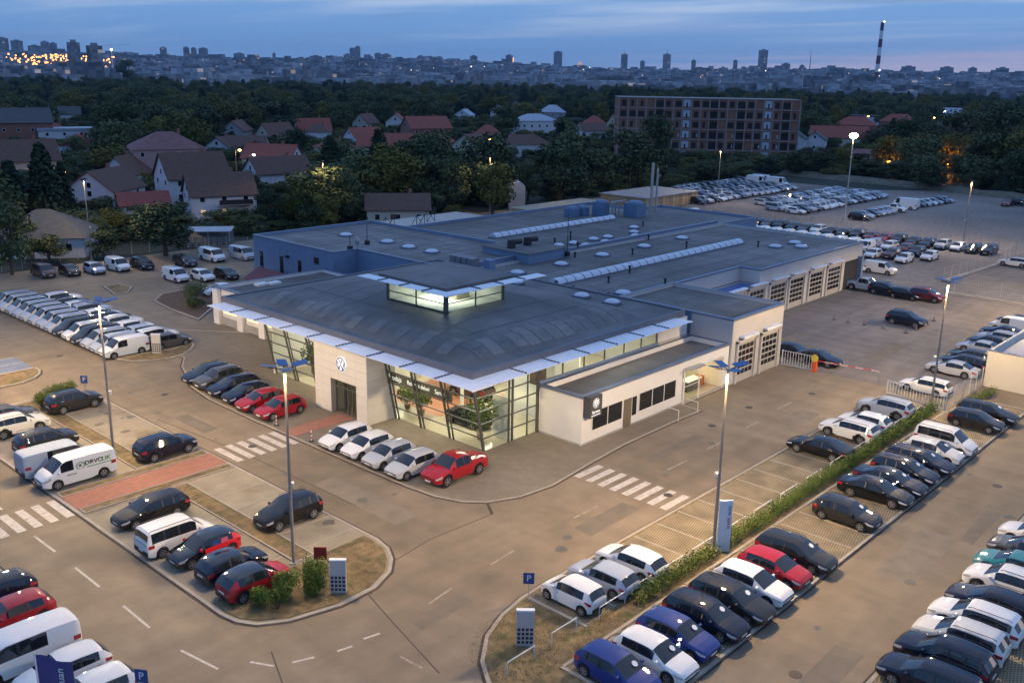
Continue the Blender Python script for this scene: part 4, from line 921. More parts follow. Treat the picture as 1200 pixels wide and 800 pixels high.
CLR = dict(white=(.80, .80, .78), offwhite=(.70, .69, .64), silver=(.46, .48, .51), bluesilver=(.40, .45, .53), grey=(.075, .078, .085), darkgrey=(.018, .019, .022), black=(.006, .006, .007), navy=(.005, .009, .026),
           blue=(.014, .038, .21), red=(.33, .012, .02), darkred=(.16, .02, .03), teal=(.03, .22, .26), brown=(.10, .05, .04), brightred=(.62, .02, .03))
CNAME = dict(white='white', offwhite='cream white', silver='silver', bluesilver='pale silver', grey='grey', darkgrey='dark grey', black='black', navy='dark navy', blue='bright blue', red='red', darkred='maroon', teal='teal', brown='brown', brightred='bright red')
KNAME = dict(hatch='hatchback', city='small city car', wagon='estate car', suv='sport utility car', sedan='saloon', mpv='tall family van', van='small delivery van', panelvan='delivery van', minibus='windowed van', tallvan='high roofed van', pickup='pickup truck', hatch2='two-tone crossover', wrapcar='two-tone hatchback', crewvan='high windowed van')
ONAME = dict(hatch='parked_car', city='parked_car', wagon='parked_car', suv='parked_car', sedan='parked_car', mpv='family_van', van='delivery_van', panelvan='delivery_van', minibus='minibus', tallvan='delivery_van', pickup='pickup_truck', hatch2='parked_car', wrapcar='parked_car', crewvan='minibus')
CATN = dict(parked_car='car', family_van='van', delivery_van='van', minibus='van', pickup_truck='pickup')
PN = lambda n: n.strip('_')
def car(k, x, y, hd, color, label, group, z=0, near=True, roof_black=False, rz=0.):
    ms, (L, W, wf, wr, wrad), uni, parts = KINDS[k]; c = (*CLR[color], 1); name = ONAME[k]; yaw = HEAD[hd]+rz
    if wrad not in WH: WH[wrad] = wheel_meshes(wrad)
    tm, rm = WH[wrad]; yw = W/2-.105
    if not near:
        if uni is None:
            lst = [(me, Matrix()) for n, me in ms.items() if not n.startswith('number_plate') or True]
            for xx in (wf, wr):
                for sg in (1, -1):
                    T = Matrix.Translation((xx, sg*yw, wrad)) @ (Matrix() if sg > 0 else Matrix.Rotation(math.pi, 4, 'Z')); lst += [(tm, T), (rm, T)]
            KINDS[k][2] = uni = unify(lst, k+' whole')
        o = obj(name, uni, None, (x, y, z), yaw); o.color = c; return tag(o, label, CATN[name], group)
    r = thing(name, label, CATN[name], (x, y, z), yaw, group)
    r.scale = (random.uniform(.975, 1.03), 1, random.uniform(.975, 1.03))
    for n, me in ms.items():
        o = obj(PN(n), me, r); o.color = c
    for xx in (wf, wr):
        for sg in (1, -1):
            w = obj('wheel', tm, r, (xx, sg*yw, wrad), 0 if sg > 0 else math.pi); obj('rim', rm, w)
    return r
def row(cars, group, phrase, near=True, start=1, z=0):
    """cars: (kind, x, y, heading, colour[, own words]); the label counts along the row"""
    for i, c in enumerate(cars):
        k, x, y, hd, col = c[:5]; lab = c[5] if len(c) > 5 and c[5] else '%s %s %s' % (CNAME[col], KNAME[k], phrase % nth(i+start))
        car(k, x, y, hd, col, lab, group, z, near, rz=random.uniform(-.02, .02))
Z1 = .09
row([('city', 37.0, 28.95, 'y+', 'white', 'white small city car beside the blue parking sign and grassy corner'), ('hatch', 39.55, 28.85, 'y+', 'bluesilver', 'silver hatchback between two white cars by the end of the hedge'), ('hatch', 42.15, 28.8, 'y+', 'white', 'white hatchback third from the grassy corner, empty bays on its far side'),
     ('sedan', 67.0, 29.0, 'y+', 'black', 'black saloon alone next to the empty paver bays above the hedge'), ('suv', 72.1, 28.95, 'y+', 'white', 'white sport utility car right behind the black saloon above the hedge'), ('hatch', 75.0, 28.9, 'y+', 'white', 'white hatchback between two light sport utility cars above the hedge'), ('suv', 79.6, 29.0, 'y+', 'bluesilver', 'pale silver sport utility car nearest the barred gate above the hedge')],
    'cars nosed to the kerb above the hedge', '', z=Z1)
row([('wagon', 88.6, 28.9, 'y+', 'white', 'white estate car right behind the barred fence by the barrier'), ('sedan', 96.3, 29.1, 'y+', 'silver', 'long silver saloon parked in front of the cream wall'), ('wagon', 99.1, 29.0, 'y+', 'navy', 'dark navy estate car just behind the long silver saloon'), ('hatch', 101.9, 29.3, 'y+', 'darkgrey', 'dark grey hatchback second behind the long silver saloon'), ('sedan', 106.4, 29.6, 'y+', 'bluesilver', 'pale silver saloon showing its front wheel beside the cream wall corner'),
     ('hatch', 109.2, 29.8, 'y+', 'black', 'black hatchback behind the pale silver saloon by the cream wall'), ('wagon', 112.2, 29.6, 'y+', 'bluesilver', 'pale silver estate car in front of the white van by the cream wall'), ('sedan', 115.0, 29.9, 'y+', 'navy', 'dark navy saloon beside the white van beyond the cream wall'), ('van', 118.4, 30.2, 'y+', 'white', 'white small delivery van beyond the cream wall'), ('hatch', 121.6, 30.4, 'y+', 'darkgrey', 'dark grey hatchback behind the white van beyond the cream wall')],
    'cars in the yard by the cream wall', '', z=.012)
row([('hatch', 33.0, 23.0, 'y-', 'blue', 'bright blue hatchback in the end bay below the hedge'), ('hatch', 35.25, 22.4, 'y-', 'white', 'white hatchback between two bright blue ones below the hedge'), ('hatch', 37.55, 22.6, 'y-', 'blue', 'bright blue hatchback between a white and a navy car below the hedge'), ('wagon', 40.05, 22.5, 'y-', 'navy', 'dark navy estate car beside the bright blue hatchback below the hedge'),
     ('wagon', 42.5, 22.4, 'y-', 'darkgrey', 'dark grey estate car beside the white hatchback and red one below the hedge'), ('hatch', 44.8, 22.4, 'y-', 'white', 'white hatchback next to the red one below the hedge'), ('hatch', 47.35, 22.4, 'y-', 'red', 'red hatchback with a white disc on its windscreen below the hedge'), ('wagon', 49.95, 22.4, 'y-', 'darkgrey', 'dark grey estate car between the red hatchback and two empty bays'),
     ('hatch', 57.3, 22.5, 'y-', 'darkgrey', 'dark grey hatchback standing alone past the two empty bays'), ('sedan', 62.1, 22.6, 'y-', 'black', 'black saloon first of the dark cars on the far side of the gap'), ('sedan', 64.5, 22.55, 'y-', 'navy', 'dark navy saloon second of the dark cars past the gap'), ('wagon', 67.05, 22.5, 'y-', 'navy', 'dark navy estate car third of the dark cars past the gap'), ('wagon', 69.8, 22.45, 'y-', 'navy', 'dark navy estate car fourth of the dark cars, beside the cream one'),
     ('hatch', 72.4, 22.4, 'y-', 'offwhite', 'cream white hatchback between the navy estate and the white family van'), ('mpv', 75.0, 22.4, 'y-', 'white', 'white tall family van at the end of the row below the hedge'), ('hatch', 81.9, 22.3, 'y-', 'darkgrey', 'dark grey hatchback, nearer of the pair parked by the cream wall corner'), ('wagon', 84.8, 22.3, 'y-', 'darkgrey', 'dark grey estate car, farther of the pair parked by the cream wall corner')],
    'cars parked below the hedge', '', z=Z1)
row([('wagon', 42.8, 11.9, 'y+', 'navy', 'dark navy estate car nearest the bottom edge in the lower right row'), ('suv', 45.0, 12.0, 'y+', 'navy', 'dark navy sport utility car beside the white one in the lower right row'), ('suv', 47.2, 12.0, 'y+', 'offwhite', 'cream white sport utility car next to the navy pair at lower right'), ('suv', 49.6, 12.0, 'y+', 'white', 'white sport utility car second of the white pair at lower right'), ('wagon', 52.1, 11.9, 'y+', 'navy', 'dark navy estate car between two white cars at lower right'),
     ('suv', 54.8, 12.0, 'y+', 'white', 'white sport utility car beside the teal hatchback at lower right'), ('hatch', 57.5, 12.3, 'y+', 'teal', 'teal hatchback in the lower right row'), ('hatch', 60.0, 12.3, 'y+', 'grey', 'grey hatchback behind the teal one at the right edge'), ('hatch', 62.5, 12.4, 'y+', 'white', 'white hatchback last at the right edge of the lower right row')],
    'cars in the lower right row', '', z=Z1)
row([('wagon', 26.0, 54.8, 'x-', 'black', 'black estate car nose to the road beside the red brick walkway'), ('mpv', 25.3, 50.3, 'x+', 'white', 'white windowed family van between the black estate and the red-tailed car'), ('wrapcar', 25.7, 47.8, 'x-', 'brightred', 'black fronted hatchback with bright red tail between the white van and a black car'), ('hatch2', 25.8, 45.0, 'x+', 'navy', 'dark crossover with two flags between two cars with red paint'), ('hatch2', 25.7, 42.5, 'x+', 'red', 'red crossover with black roof beside the round shrubs'),
     ('suv', 31.95, 48.3, 'x-', 'black', 'black sport utility car beside the tall lamp post and bare bays'), ('suv', 31.9, 64.0, 'x+', 'navy', 'black sport utility car beside the end of the red brick walkway by the crossing'), ('panelvan', 25.3, 64.15, 'x-', 'white', 'white delivery van with green and black lettering on its side'), ('minibus', 25.2, 66.8, 'x+', 'bluesilver', 'silver windowed van parked behind the lettered delivery van'), ('suv', 26.2, 71.3, 'x+', 'darkgrey', 'dark grey sport utility car behind the silver windowed van'), ('suv', 26.0, 76.2, 'x+', 'offwhite', 'cream silver sport utility car near the left edge'), ('wagon', 26.2, 79.0, 'x+', 'grey', 'grey estate car cut by the left edge behind the silver one'), ('suv', 31.5, 78.6, 'x+', 'darkgrey', 'dark grey sport utility car beside the long green bush')],
    'cars in the bays between the two roads', '', z=.065)
row([('hatch', 15.1, 51.2, 'x-', 'navy', 'dark navy hatchback cut by the left edge beside a red hatchback'), ('hatch', 15.0, 48.4, 'x-', 'red', 'red hatchback at the lower left edge'), ('minibus', 14.0, 44.3, 'x-', 'white', 'white windowed van in the lower left corner'), ('hatch', 14.8, 41.6, 'x-', 'white', 'white hatchback behind the purple flag in the lower left corner'), ('hatch', 14.9, 39.0, 'x-', 'white', 'white hatchback cut by the bottom edge at lower left')], 'cars in the lower left corner', '', z=.065)
row([('wagon', 43.5, 77.9, 'x-', 'navy', None), ('suv', 43.4, 75.7, 'x-', 'grey', None), ('wagon', 43.3, 73.1, 'x-', 'navy', None), ('hatch', 43.0, 70.6, 'x-', 'navy', None), ('hatch', 42.8, 68.1, 'x-', 'red', 'red hatchback, farther of the two red cars by the entrance portal'), ('hatch', 42.9, 65.3, 'x-', 'red', 'red hatchback, nearer of the two red cars by the entrance portal'),
     ('hatch', 42.65, 56.2, 'x-', 'white', 'white hatchback nearest the entrance portal under the showroom glass'), ('hatch', 42.75, 53.7, 'x-', 'white', 'white hatchback beside the silver ones under the showroom glass'), ('hatch', 42.7, 51.1, 'x-', 'silver', 'silver hatchback beside the white one under the showroom glass'), ('hatch', 42.7, 48.55, 'x-', 'silver', 'silver hatchback beside the red pickup truck'), ('pickup', 44.3, 45.8, 'x-', 'red', 'red pickup truck at the corner of the showroom')],
    'cars shown in front of the showroom', '%s in the dark row left of the red cars', z=.06)
fc = ['white', 'bluesilver', 'bluesilver', 'darkgrey', 'white', 'darkgrey', 'bluesilver', 'bluesilver', 'bluesilver', 'silver', 'bluesilver', 'bluesilver', 'silver', 'bluesilver']
row([('van' if i == 0 else 'mpv', 41.9, 91.0+i*2.18, 'x-', c, 'white delivery van at the near end of the van row beside the grey panel sign' if i == 0 else None) for i, c in enumerate(fc)], 'vans in the double row', '%s from the grey panel sign')
sc = ['grey', 'white', 'bluesilver', 'white', 'white', 'navy', 'white', 'bluesilver', 'white', 'darkgrey', 'white']
row([('wagon' if i in (0, 5) else 'suv' if i % 3 == 1 else 'hatch', 46.6, 90.7+i*2.55, 'x+', c, 'grey estate car at the end of the back row beside the grey panel sign' if i == 0 else None) for i, c in enumerate(sc)], 'cars behind the row of vans', '%s in the row behind the vans')
def px_row(l, group): row(l, group, '')
px_row([('mpv', 51.6, 134.0, 'y-', 'brown', 'maroon brown family van by the hedge at the left edge'), ('hatch', 54.6, 132.8, 'y-', 'black', 'black hatchback beside the maroon brown family van'), ('hatch', 57.6, 131.8, 'y-', 'bluesilver', 'pale hatchback with a dark roof beside the white delivery van'), ('van', 60.8, 131.4, 'y-', 'white', 'white delivery van under the lamp post by the back fence'), ('suv', 63.8, 130.2, 'y-', 'darkgrey', 'dark sport utility car at the foot of the lamp post'),
        ('wagon', 69.4, 128.4, 'y-', 'navy', 'dark navy estate car beside the white crew van at the back'), ('minibus', 74.2, 129.0, 'y-', 'white', 'white crew van with side windows parked at the back fence'), ('minibus', 78.2, 127.2, 'y-', 'silver', 'silver windowed van parked by the back fence'), ('van', 63.2, 119.6, 'y-', 'white', 'white delivery van beside the small grass island'), ('hatch', 66.0, 117.6, 'y-', 'white', 'white hatchback between the delivery van and a black hatchback'), ('hatch', 68.9, 116.4, 'y-', 'black', 'black hatchback near the maroon sheds'),
        ('hatch', 75.2, 113.8, 'y-', 'white', 'white hatchback close to the maroon sheds'), ('sedan', 63.2, 108.6, 'x-', 'white', 'white saloon turned sideways beside the mulch island')], 'cars in the back left corner')
# workshop yard
row([('van', 140.6, 59.0, 'y-', 'white', 'white delivery van half hidden behind the workshop pillar'), ('van', 141.0, 54.8, 'y-', 'offwhite', 'white delivery van with a red roof board in the yard'), ('pickup', 127.6, 51.4, 'y-', 'silver', 'silver pickup truck at the corner of the workshop'), ('suv', 127.2, 48.4, 'y-', 'navy', 'dark navy sport utility car beside the silver pickup'), ('hatch', 126.8, 45.6, 'y-', 'black', 'black hatchback between the navy car and the maroon one'), ('suv', 127.6, 43.1, 'y-', 'darkred', 'maroon sport utility car at the end of the yard row'),
     ('suv', 112.7, 40.0, 'y-', 'navy', 'dark navy car standing alone among small cones in the yard'), ('sedan', 90.4, 43.2, 'y-', 'navy', 'dark saloon close to the wall behind the barred gate'), ('sedan', 90.0, 40.2, 'y-', 'black', 'black saloon behind the barred gate by the barrier'),
     ('suv', 162.0, 64.6, 'x-', 'bluesilver', 'pale silver car in the back of the small cluster past the workshop'), ('wagon', 162.8, 62.2, 'x-', 'white', 'white estate car second in the back of the cluster past the workshop'), ('hatch', 162.4, 59.4, 'x-', 'darkred', 'maroon hatchback in the back of the cluster past the workshop'), ('suv', 160.2, 56.6, 'x-', 'navy', 'dark navy car in the cluster past the workshop'), ('hatch', 153.2, 61.0, 'x-', 'white', 'white hatchback in front of the pale silver car past the workshop'), ('suv', 155, 58.6, 'x-', 'brown', 'brown sport utility car between white cars past the workshop'), ('hatch', 152.8, 55.8, 'x-', 'white', 'white hatchback at the front of the cluster past the workshop'), ('hatch', 158.2, 53.8, 'x-', 'white', 'white hatchback at the right end of the cluster past the workshop'), ('wagon', 162.8, 42.4, 'y+', 'offwhite', 'cream white estate car alone beyond the mesh fence at the right edge')],
    'cars in the workshop yard', '', z=.016)
f1 = ['navy', 'white', 'navy', 'darkgrey', 'offwhite', 'silver', 'silver', 'darkgrey', 'grey', 'navy', 'navy', 'grey', 'white', 'navy', 'black', 'navy', 'darkred', 'red', 'black', 'darkgrey', 'navy', 'silver', 'white', 'darkgrey', 'navy']
row([('van' if i == 1 else ('suv', 'hatch', 'wagon')[i % 3], 168.6+.1*i, 108.2-i*2.48, 'x-', c) for i, c in enumerate(f1)], 'cars along the far fence', '%s along the fence behind the workshop', near=False, z=.016)
row([('van', 158.2, 89.0-i*2.45, 'x-', 'white') for i in range(11)], 'white vans behind the workshop roof', '%s in the row behind the roof edge', near=False, z=.016)
far_c = ['navy', 'bluesilver', 'navy', 'grey', 'bluesilver', 'white', 'navy', 'darkgrey', 'bluesilver', 'navy', 'silver', 'blue', 'bluesilver', 'black']
def far_row(y, x0, x1, name, ks=('hatch', 'suv', 'wagon'), gap=2.6, spec={}):
    n = int((x1-x0)/gap)+1
    row([(spec[i][0], x0+i*gap, y, 'y-', spec[i][1]) if i in spec else (random.choice(ks), x0+i*gap, y+random.uniform(-.3, .3), 'y-', random.choice(far_c)) for i in range(n)], 'cars stored in the far gravel lot', '%s in the '+name, near=False, z=.012)
far_row(116.0, 188, 234, 'front row beside the sheds', gap=2.9)
far_row(121.4, 192, 238, 'second row beside the sheds', gap=2.9, spec={15: ('tallvan', 'white'), 16: ('tallvan', 'white')})
far_row(126.8, 197, 240, 'third row beside the sheds', gap=2.9, spec={13: ('tallvan', 'white'), 14: ('tallvan', 'white'), 15: ('tallvan', 'white')})
far_row(131.8, 204, 240, 'last row beside the sheds', gap=2.9)
far_c = ['white', 'bluesilver', 'white', 'silver', 'bluesilver', 'white', 'navy', 'bluesilver', 'black', 'white']
far_row(93.6, 191, 237, 'front row of the middle block', spec={0: ('hatch', 'white')})
far_row(99.0, 192, 237, 'second row of the middle block', spec={0: ('mpv', 'silver')})
far_row(104.8, 198, 237, 'back row of the middle block')
row([('suv', 192.6, 80.4, 'y-', 'black'), ('suv', 195.6, 80.8, 'y-', 'bluesilver'), ('hatch', 199.8, 81.0, 'y-', 'navy'), ('hatch', 202.4, 81.0, 'y-', 'bluesilver'), ('hatch', 205, 80.9, 'y-', 'bluesilver'), ('hatch', 207.6, 80.9, 'y-', 'silver'), ('pickup', 211.4, 80.7, 'y-', 'white'), ('tallvan', 217.6, 80.9, 'y+', 'white'), ('hatch', 223.4, 80.5, 'y-', 'navy'), ('hatch', 226.2, 80.2, 'y-', 'bluesilver'), ('hatch', 229, 79.8, 'y-', 'white'), ('hatch', 231.8, 79.5, 'y-', 'bluesilver'), ('hatch', 234.6, 79.2, 'y-', 'navy'), ('hatch', 237.2, 78.9, 'y-', 'bluesilver'),
     ('hatch', 242.2, 66.6, 'x-', 'darkred', 'maroon hatchback at the far right of the gravel lot'), ('suv', 245.6, 64.6, 'y-', 'navy', 'dark navy car beside the maroon hatchback at the far right'), ('hatch', 245.0, 61.6, 'y-', 'bluesilver', 'pale silver hatchback cut by the right edge in the gravel lot')], 'cars stored in the far gravel lot', '%s in the short row under the floodlight mast', near=False, z=.012)
# cars on show behind the glass
car('suv', 52.6, 52.7, 'y+', 'darkgrey', 'black sport utility car on show behind the corner glass', 'cars inside the showroom', .07)
car('hatch', 52.4, 69.8, 'x-', 'brightred', 'red car on show behind the glass left of the portal', 'cars inside the showroom', .07)
car('suv', 57.6, 57.4, 'y+', 'brown', 'brown car on show deep inside the showroom', 'cars inside the showroom', .075)
# livery on the white delivery van
v = [o for o in bpy.data.objects if o.get('label', '').startswith('white delivery van with green')][0]
lg = M('livery green', (.03, .30, .06), .5, var=0); lk = M('livery black', (.02, .02, .02), .5, var=0)
def side(x): return -.975-.01
ri = MB(); n = 20; c0 = (-.02, 1.32)
# the van faces -x, so the side towards the camera is its own left (+y local)
for r0, r1 in ((.25, .31),):
    ri.add([(c0[0]+math.cos(2*math.pi*i/n)*r0, .945, c0[1]+math.sin(2*math.pi*i/n)*r0*.9) for i in range(n)]+[(c0[0]+math.cos(2*math.pi*i/n)*r1, .945, c0[1]+math.sin(2*math.pi*i/n)*r1*.9) for i in range(n)], [(i, n+i, n+(i+1) % n, (i+1) % n) for i in range(n)])
ri.build('livery_ring', lg, v)
text('K', .34, lk, v, (c0[0], .95, c0[1]), (R(98), 0, R(180)), ext=.02)
text('DRVO', .46, lk, v, (-.95, .935, 1.38), (R(98), 0, R(180)), ext=.02); text('LIK', .46, lg, v, (-1.82, .935, 1.38), (R(98), 0, R(180)), ext=.02)
MB().box(-2.2, .945, 1.08, -.45, .975, 1.13).build('livery_line', lg, v)
text('DRVOLIK', .16, lk, v, (.62, .965, .86), (R(92), 0, R(180)), ext=.02)
# flags fixed to the dark crossover, windscreen price discs
disc = MB(); disc.tube((0, 0, 0), (0, 0, .01), .16, n=14); dm = disc.mesh('price_disc', signwhite)
for o in [o for o in bpy.data.objects if o.type == 'EMPTY' and o.get('group') == 'cars parked below the hedge']:
    if random.random() < .75:
        d = obj('price_disc', dm, o, (.78, .28, 1.20 if 'saloon' not in o['label'] else 1.18)); d.rotation_euler = (0, R(29), 0)
v = [o for o in bpy.data.objects if o.get('label', '').startswith('dark crossover with two flags')][0]
for sx, c in ((-.2, signblue), (.35, M('flag pink', (.6, .12, .2), .6, var=.1))):
    f = MB(); f.tube((sx, .72, 1.4), (sx, .80, 2.0), .012, n=5); f.add([(sx, .80, 2.0), (sx-.42, .84, 1.96), (sx-.42, .82, 1.68), (sx, .77, 1.72)], [(0, 1, 2, 3)]); f.build('roof_flag', c, v)
# ================================================================== MASTS, SIGNS, FENCES
WARM = (1, .69, .34)
def mast(x, y, h, label, power=2600, panels=True, group='light masts'):
    t = thing('light_mast', label, 'light mast', (x, y, 0), R(45), group)
    MB().tube((0, 0, 0), (0, 0, h), .11, .065, n=10).build('pole', M('mast grey', (.30, .27, .235), .5, .1, var=.08), t, smooth=40)
    MB().box(-.2, -.2, 0, .2, .2, .12).build('foot', concrete, t)
    if panels:
        pm = M('reflector panel', (.06, .16, .36), .3, .3, var=.05)  # blue of the mirrored sky is put into the panel colour
        for i in range(4):
            a = i*math.pi/2+.35; c, s = math.cos(a), math.sin(a); rr = .85 if i % 2 else .7
            q = MB(); q.box(-.42, -.28, 0, .42, .28, .03); p = q.build('reflector_panel', pm, t, (c*rr, s*rr, h+.12+.1*(i % 2)), a); p.rotation_euler = (R(6), R(-9), a)
            MB().tube((0, 0, h-.05), (c*rr, s*rr, h+.13), .03, n=5).build('panel_arm', darkm, t)
    else:
        q = MB(); q.box(-.8, -.12, h, .8, .12, h+.1); q.box(-.8, -.2, h-.12, -.45, .2, h); q.box(.45, -.2, h-.12, .8, .2, h); q.build('luminaire', darkm, t)
    pj = MB(); pj.box(.12, -.16, h*.40, .42, .16, h*.40+.26); pj.build('projector', M('projector', (.75, .73, .68), .4, var=.05), t)
    # the mast's own light: the projector throws up to the head, the head spreads it evenly over the ground
    l = bpy.data.lights.new('mast lamp', 'SPOT'); l.energy = power; l.color = WARM; l.spot_size = R(163); l.spot_blend = .22; l.shadow_soft_size = .45
    l.use_nodes = True; n_ = l.node_tree; em = n_.nodes['Emission']
    tcn = n_.nodes.new('ShaderNodeTexCoord'); sp = n_.nodes.new('ShaderNodeSeparateXYZ'); n_.links.new(tcn.outputs['Normal'], sp.inputs[0])
    def mm(op, a, b):
        k = n_.nodes.new('ShaderNodeMath'); k.operation = op
        for i_, v_ in enumerate((a, b)):
            if v_ is None: continue
            if isinstance(v_, (int, float)): k.inputs[i_].default_value = v_
            else: n_.links.new(v_, k.inputs[i_])
        return k.outputs[0]
    ca = mm('MAXIMUM', mm('ABSOLUTE', sp.outputs[2], None), .30)
    n_.links.new(mm('POWER', ca, -.8), em.inputs['Strength'])
    lo = bpy.data.objects.new('mast_lamp', l); COL.objects.link(lo); lo.parent = t; lo.location = (0, 0, h-.25)
    l.energy *= 4.7
    u = bpy.data.lights.new('projector lamp', 'SPOT'); u.energy = 55; u.color = (1, .86, .66); u.spot_size = R(24); u.spot_blend = .6; u.shadow_soft_size = .08
    uo = bpy.data.objects.new('projector_lamp', u); COL.objects.link(uo); uo.parent = t; uo.location = (.34, 0, h*.40+.3); uo.rotation_euler = (R(180), R(3.2), 0)
    return t
mast(29.27, 66.86, 11.6, 'slim light mast beside the lettered white van', 1650)
mast(28.6, 90.6, 11.6, 'slim light mast on the small island beside the blue bays', 2300)
mast(127, 26.8, 11.5, 'slim light mast beyond the cream outbuilding at the right edge', 2900)
mast(28.95, 43.5, 12.0, 'slim light mast with blue head beside the black car and shrubs', 1000)
mast(48.17, 26.9, 11.5, 'slim light mast with blue head in the hedge beside the white panel', 2150)
mast(83.87, 26.7, 11.5, 'slim light mast with blue head by the barred fence', 1750)
mast(61.2, 140.6, 12.0, 'light mast at the back fence behind the dark sport utility car', 850, False)
mast(108.4, 147.2, 11.5, 'light mast in front of the yellowish trees behind the office roof', 260, False)
mast(141.8, 136.5, 11.5, 'light mast behind the workshop roof beside the pale gable wall', 300, False)
mast(192.3, 113.6, 12, 'light mast beside the timber clad sheds', 700, False)
mast(174.6, 54.1, 11.5, 'light mast at the fence behind the far row of cars', 1300, False)
t = thing('floodlight_mast', 'tall floodlight mast with one bright lamp over the gravel lot', 'light mast', (185.6, 80.5, 0))
MB().tube((0, 0, 0), (0, 0, 17), .16, .09, n=10).build('pole', galv, t, smooth=40); MB().box(-.5, -.5, 0, .5, .5, .3).build('foot', concrete, t)
MB().box(-.7, -.06, 13.0, .7, .06, 13.1).build('crossarm', galv, t); q = MB(); q.ball((0, 0, 17.15), .8, .8, .55, n=12, k=6); q.build('lamp_head', emit('flood lamp', (1, .80, .46), 40), t, smooth=60)
l = bpy.data.lights.new('flood', 'POINT'); l.energy = 2600; l.color = (1, .66, .32); l.shadow_soft_size = .4; lo = bpy.data.objects.new('flood_lamp', l); COL.objects.link(lo); lo.parent = t; lo.location = (0, 0, 16.4)
# village street lamps
def street_lamp(x, y, h, label, col=(1, .42, .10), p=260, st=40):
    h += 1.6 if h > 3.5 else 0
    t = thing('street_lamp', label, 'street lamp', (x, y, 0), 0, 'street lamps among the houses')
    MB().tube((0, 0, 0), (0, 0, h), .09, .06, n=6).build('pole', galv, t); MB().tube((0, 0, h), (.7, -.7, h+.15), .04, n=5).build('arm', galv, t)
    q = MB(); q.ball((.75, -.75, h+.08), .36, .36, .24, n=8, k=4); q.build('lamp_head', emit('lamp %.2f %.2f' % (col[1], st), col, st), t)
    l = bpy.data.lights.new('street lamp', 'POINT'); l.energy = p; l.color = col; l.shadow_soft_size = .2; o = bpy.data.objects.new('lamp_light', l); COL.objects.link(o); o.parent = t; o.location = (.75, -.75, h-.25)
for a in ((72.9, 177.9, 7.6, 'orange street lamp beside the dark conifer'), (131.3, 213.9, 6.5, 'orange street lamp between the white gabled house and the trees'), (266.9, 304, 5.5, 'orange lamp beside the brick house in the distance'), (238.1, 231, 4.2, 'orange lamp on the dark brown roofed house'),
          (459, 229.3, 7, 'orange street lamp nearest the unfinished block'), (468.1, 223.7, 8, 'orange street lamp second from the unfinished block'), (508.6, 214.9, 7, 'orange street lamp over the long red roof'), (526.9, 187.4, 7, 'orange street lamp above the dark trees on the right'), (479, 166, 7, 'lower orange street lamp above the dark trees on the right'),
          (299, 118.6, 3.2, 'orange lamp lighting the trees left of the pair past the gravel lot', (1, .36, .06), 9000), (303.5, 102.6, 3.2, 'orange lamp lighting the middle trees past the gravel lot', (1, .36, .06), 9000), (304, 95.6, 3.2, 'orange lamp lighting the right trees past the gravel lot', (1, .36, .06), 9000)): street_lamp(*a)
for a in ((141.4, 223.6, 4.2, 'small white lamp beside the orange street lamp', (1, .95, .8), 120), (91.2, 203, 3.6, 'red lamp on the brown gabled house', (1, .05, .05), 60), (608.6, 210.5, 8, 'white street lamp far off above the dark trees', (.9, .95, 1), 200), (92, 236, 3.0, 'warm lamp at the beige house doorway', (1, .62, .25), 120), (227, 214, 2.6, 'small white lamp before the dark brown roofed house', (1, .9, .7), 60)): street_lamp(*a, st=25)
# parking signs
def psign(x, y, h, label, rz, zl=0):
    t = thing('parking_sign', label, 'sign', (x, y, zl), rz)
    MB().tube((0, 0, 0), (0, 0, h), .03, n=6).build('post', galv, t); MB().box(-.3, -.05, h, .3, -.02, h+.66).build('sign_board', signblue, t)
    text('P', .52, signwhite, t, (0, -.056, h+.33), (R(90), 0, 0))
psign(35.5, 30.9, 1.0, 'blue parking sign beside the white small city car', R(-48), .1)
psign(33.2, 80.2, 1.5, 'blue parking sign beside the long green bush', R(-50), .06)
psign(16.3, 36.7, 1.75, 'blue parking sign at the bottom edge', R(-55))
# grey totems with perforated lower panels
def totem(x, y, rz, label, h=2.0, w=.88):
    t = thing('totem_sign', label, 'sign', (x, y, .08), rz)
    MB().box(-w/2, -.11, .1, w/2, .11, h).build('panel', M('totem grey', (.55, .55, .55), .45, .3, var=.06), t)
    MB().box(-w/2-.02, -.13, h, w/2+.02, .13, h+.08).build('cap', signwhite, t); MB().box(-w/2, -.08, 0, w/2, .08, .1).build('base', concrete, t)
    me = MB().box(-.075, -.12, 0, .075, -.105, .16).mesh('perforation', M('totem hole', (.03, .035, .045), .6, var=0))
    for r in range(4):
        for c in range(4): obj('perforation', me, t, (-w/2+.125+c*.21, 0, .2+r*.24))
totem(32.1, 28.1, R(-47), 'grey panel sign with square holes on the grassy corner island')
totem(28.7, 38.9, R(-47), 'grey panel sign with square holes beside the round shrubs')
totem(44.3, 88.9, R(-47), 'grey panel sign with square holes at the end of the van rows')
t = thing('banner_sign', 'tall white panel sign with narrow lettering standing in the hedge', 'sign', (47.95, 26.15, .1), R(-46))
MB().box(-.4, -.06, 0, .4, .06, 3.4).build('panel', signwhite, t); text('auto', .34, signblue, t, (.2, -.075, 2.75), (R(90), R(-90), 0)); text('kredit', .3, M('banner red', (.45, .03, .06), .5, var=0), t, (.2, -.075, 1.9), (R(90), R(-90), 0))
t = thing('red_sign', 'small dark red board behind the round shrubs', 'sign', (29.0, 40.9, .08), R(-47)); MB().box(-.36, -.04, 1.2, .36, .04, 1.95).build('board', M('dark red board', (.28, .02, .02), .5, var=.1), t)
for sx in (-.3, .3): MB().tube((sx, 0, 0), (sx, 0, 1.2), .03, n=6).build('post', galv, t)
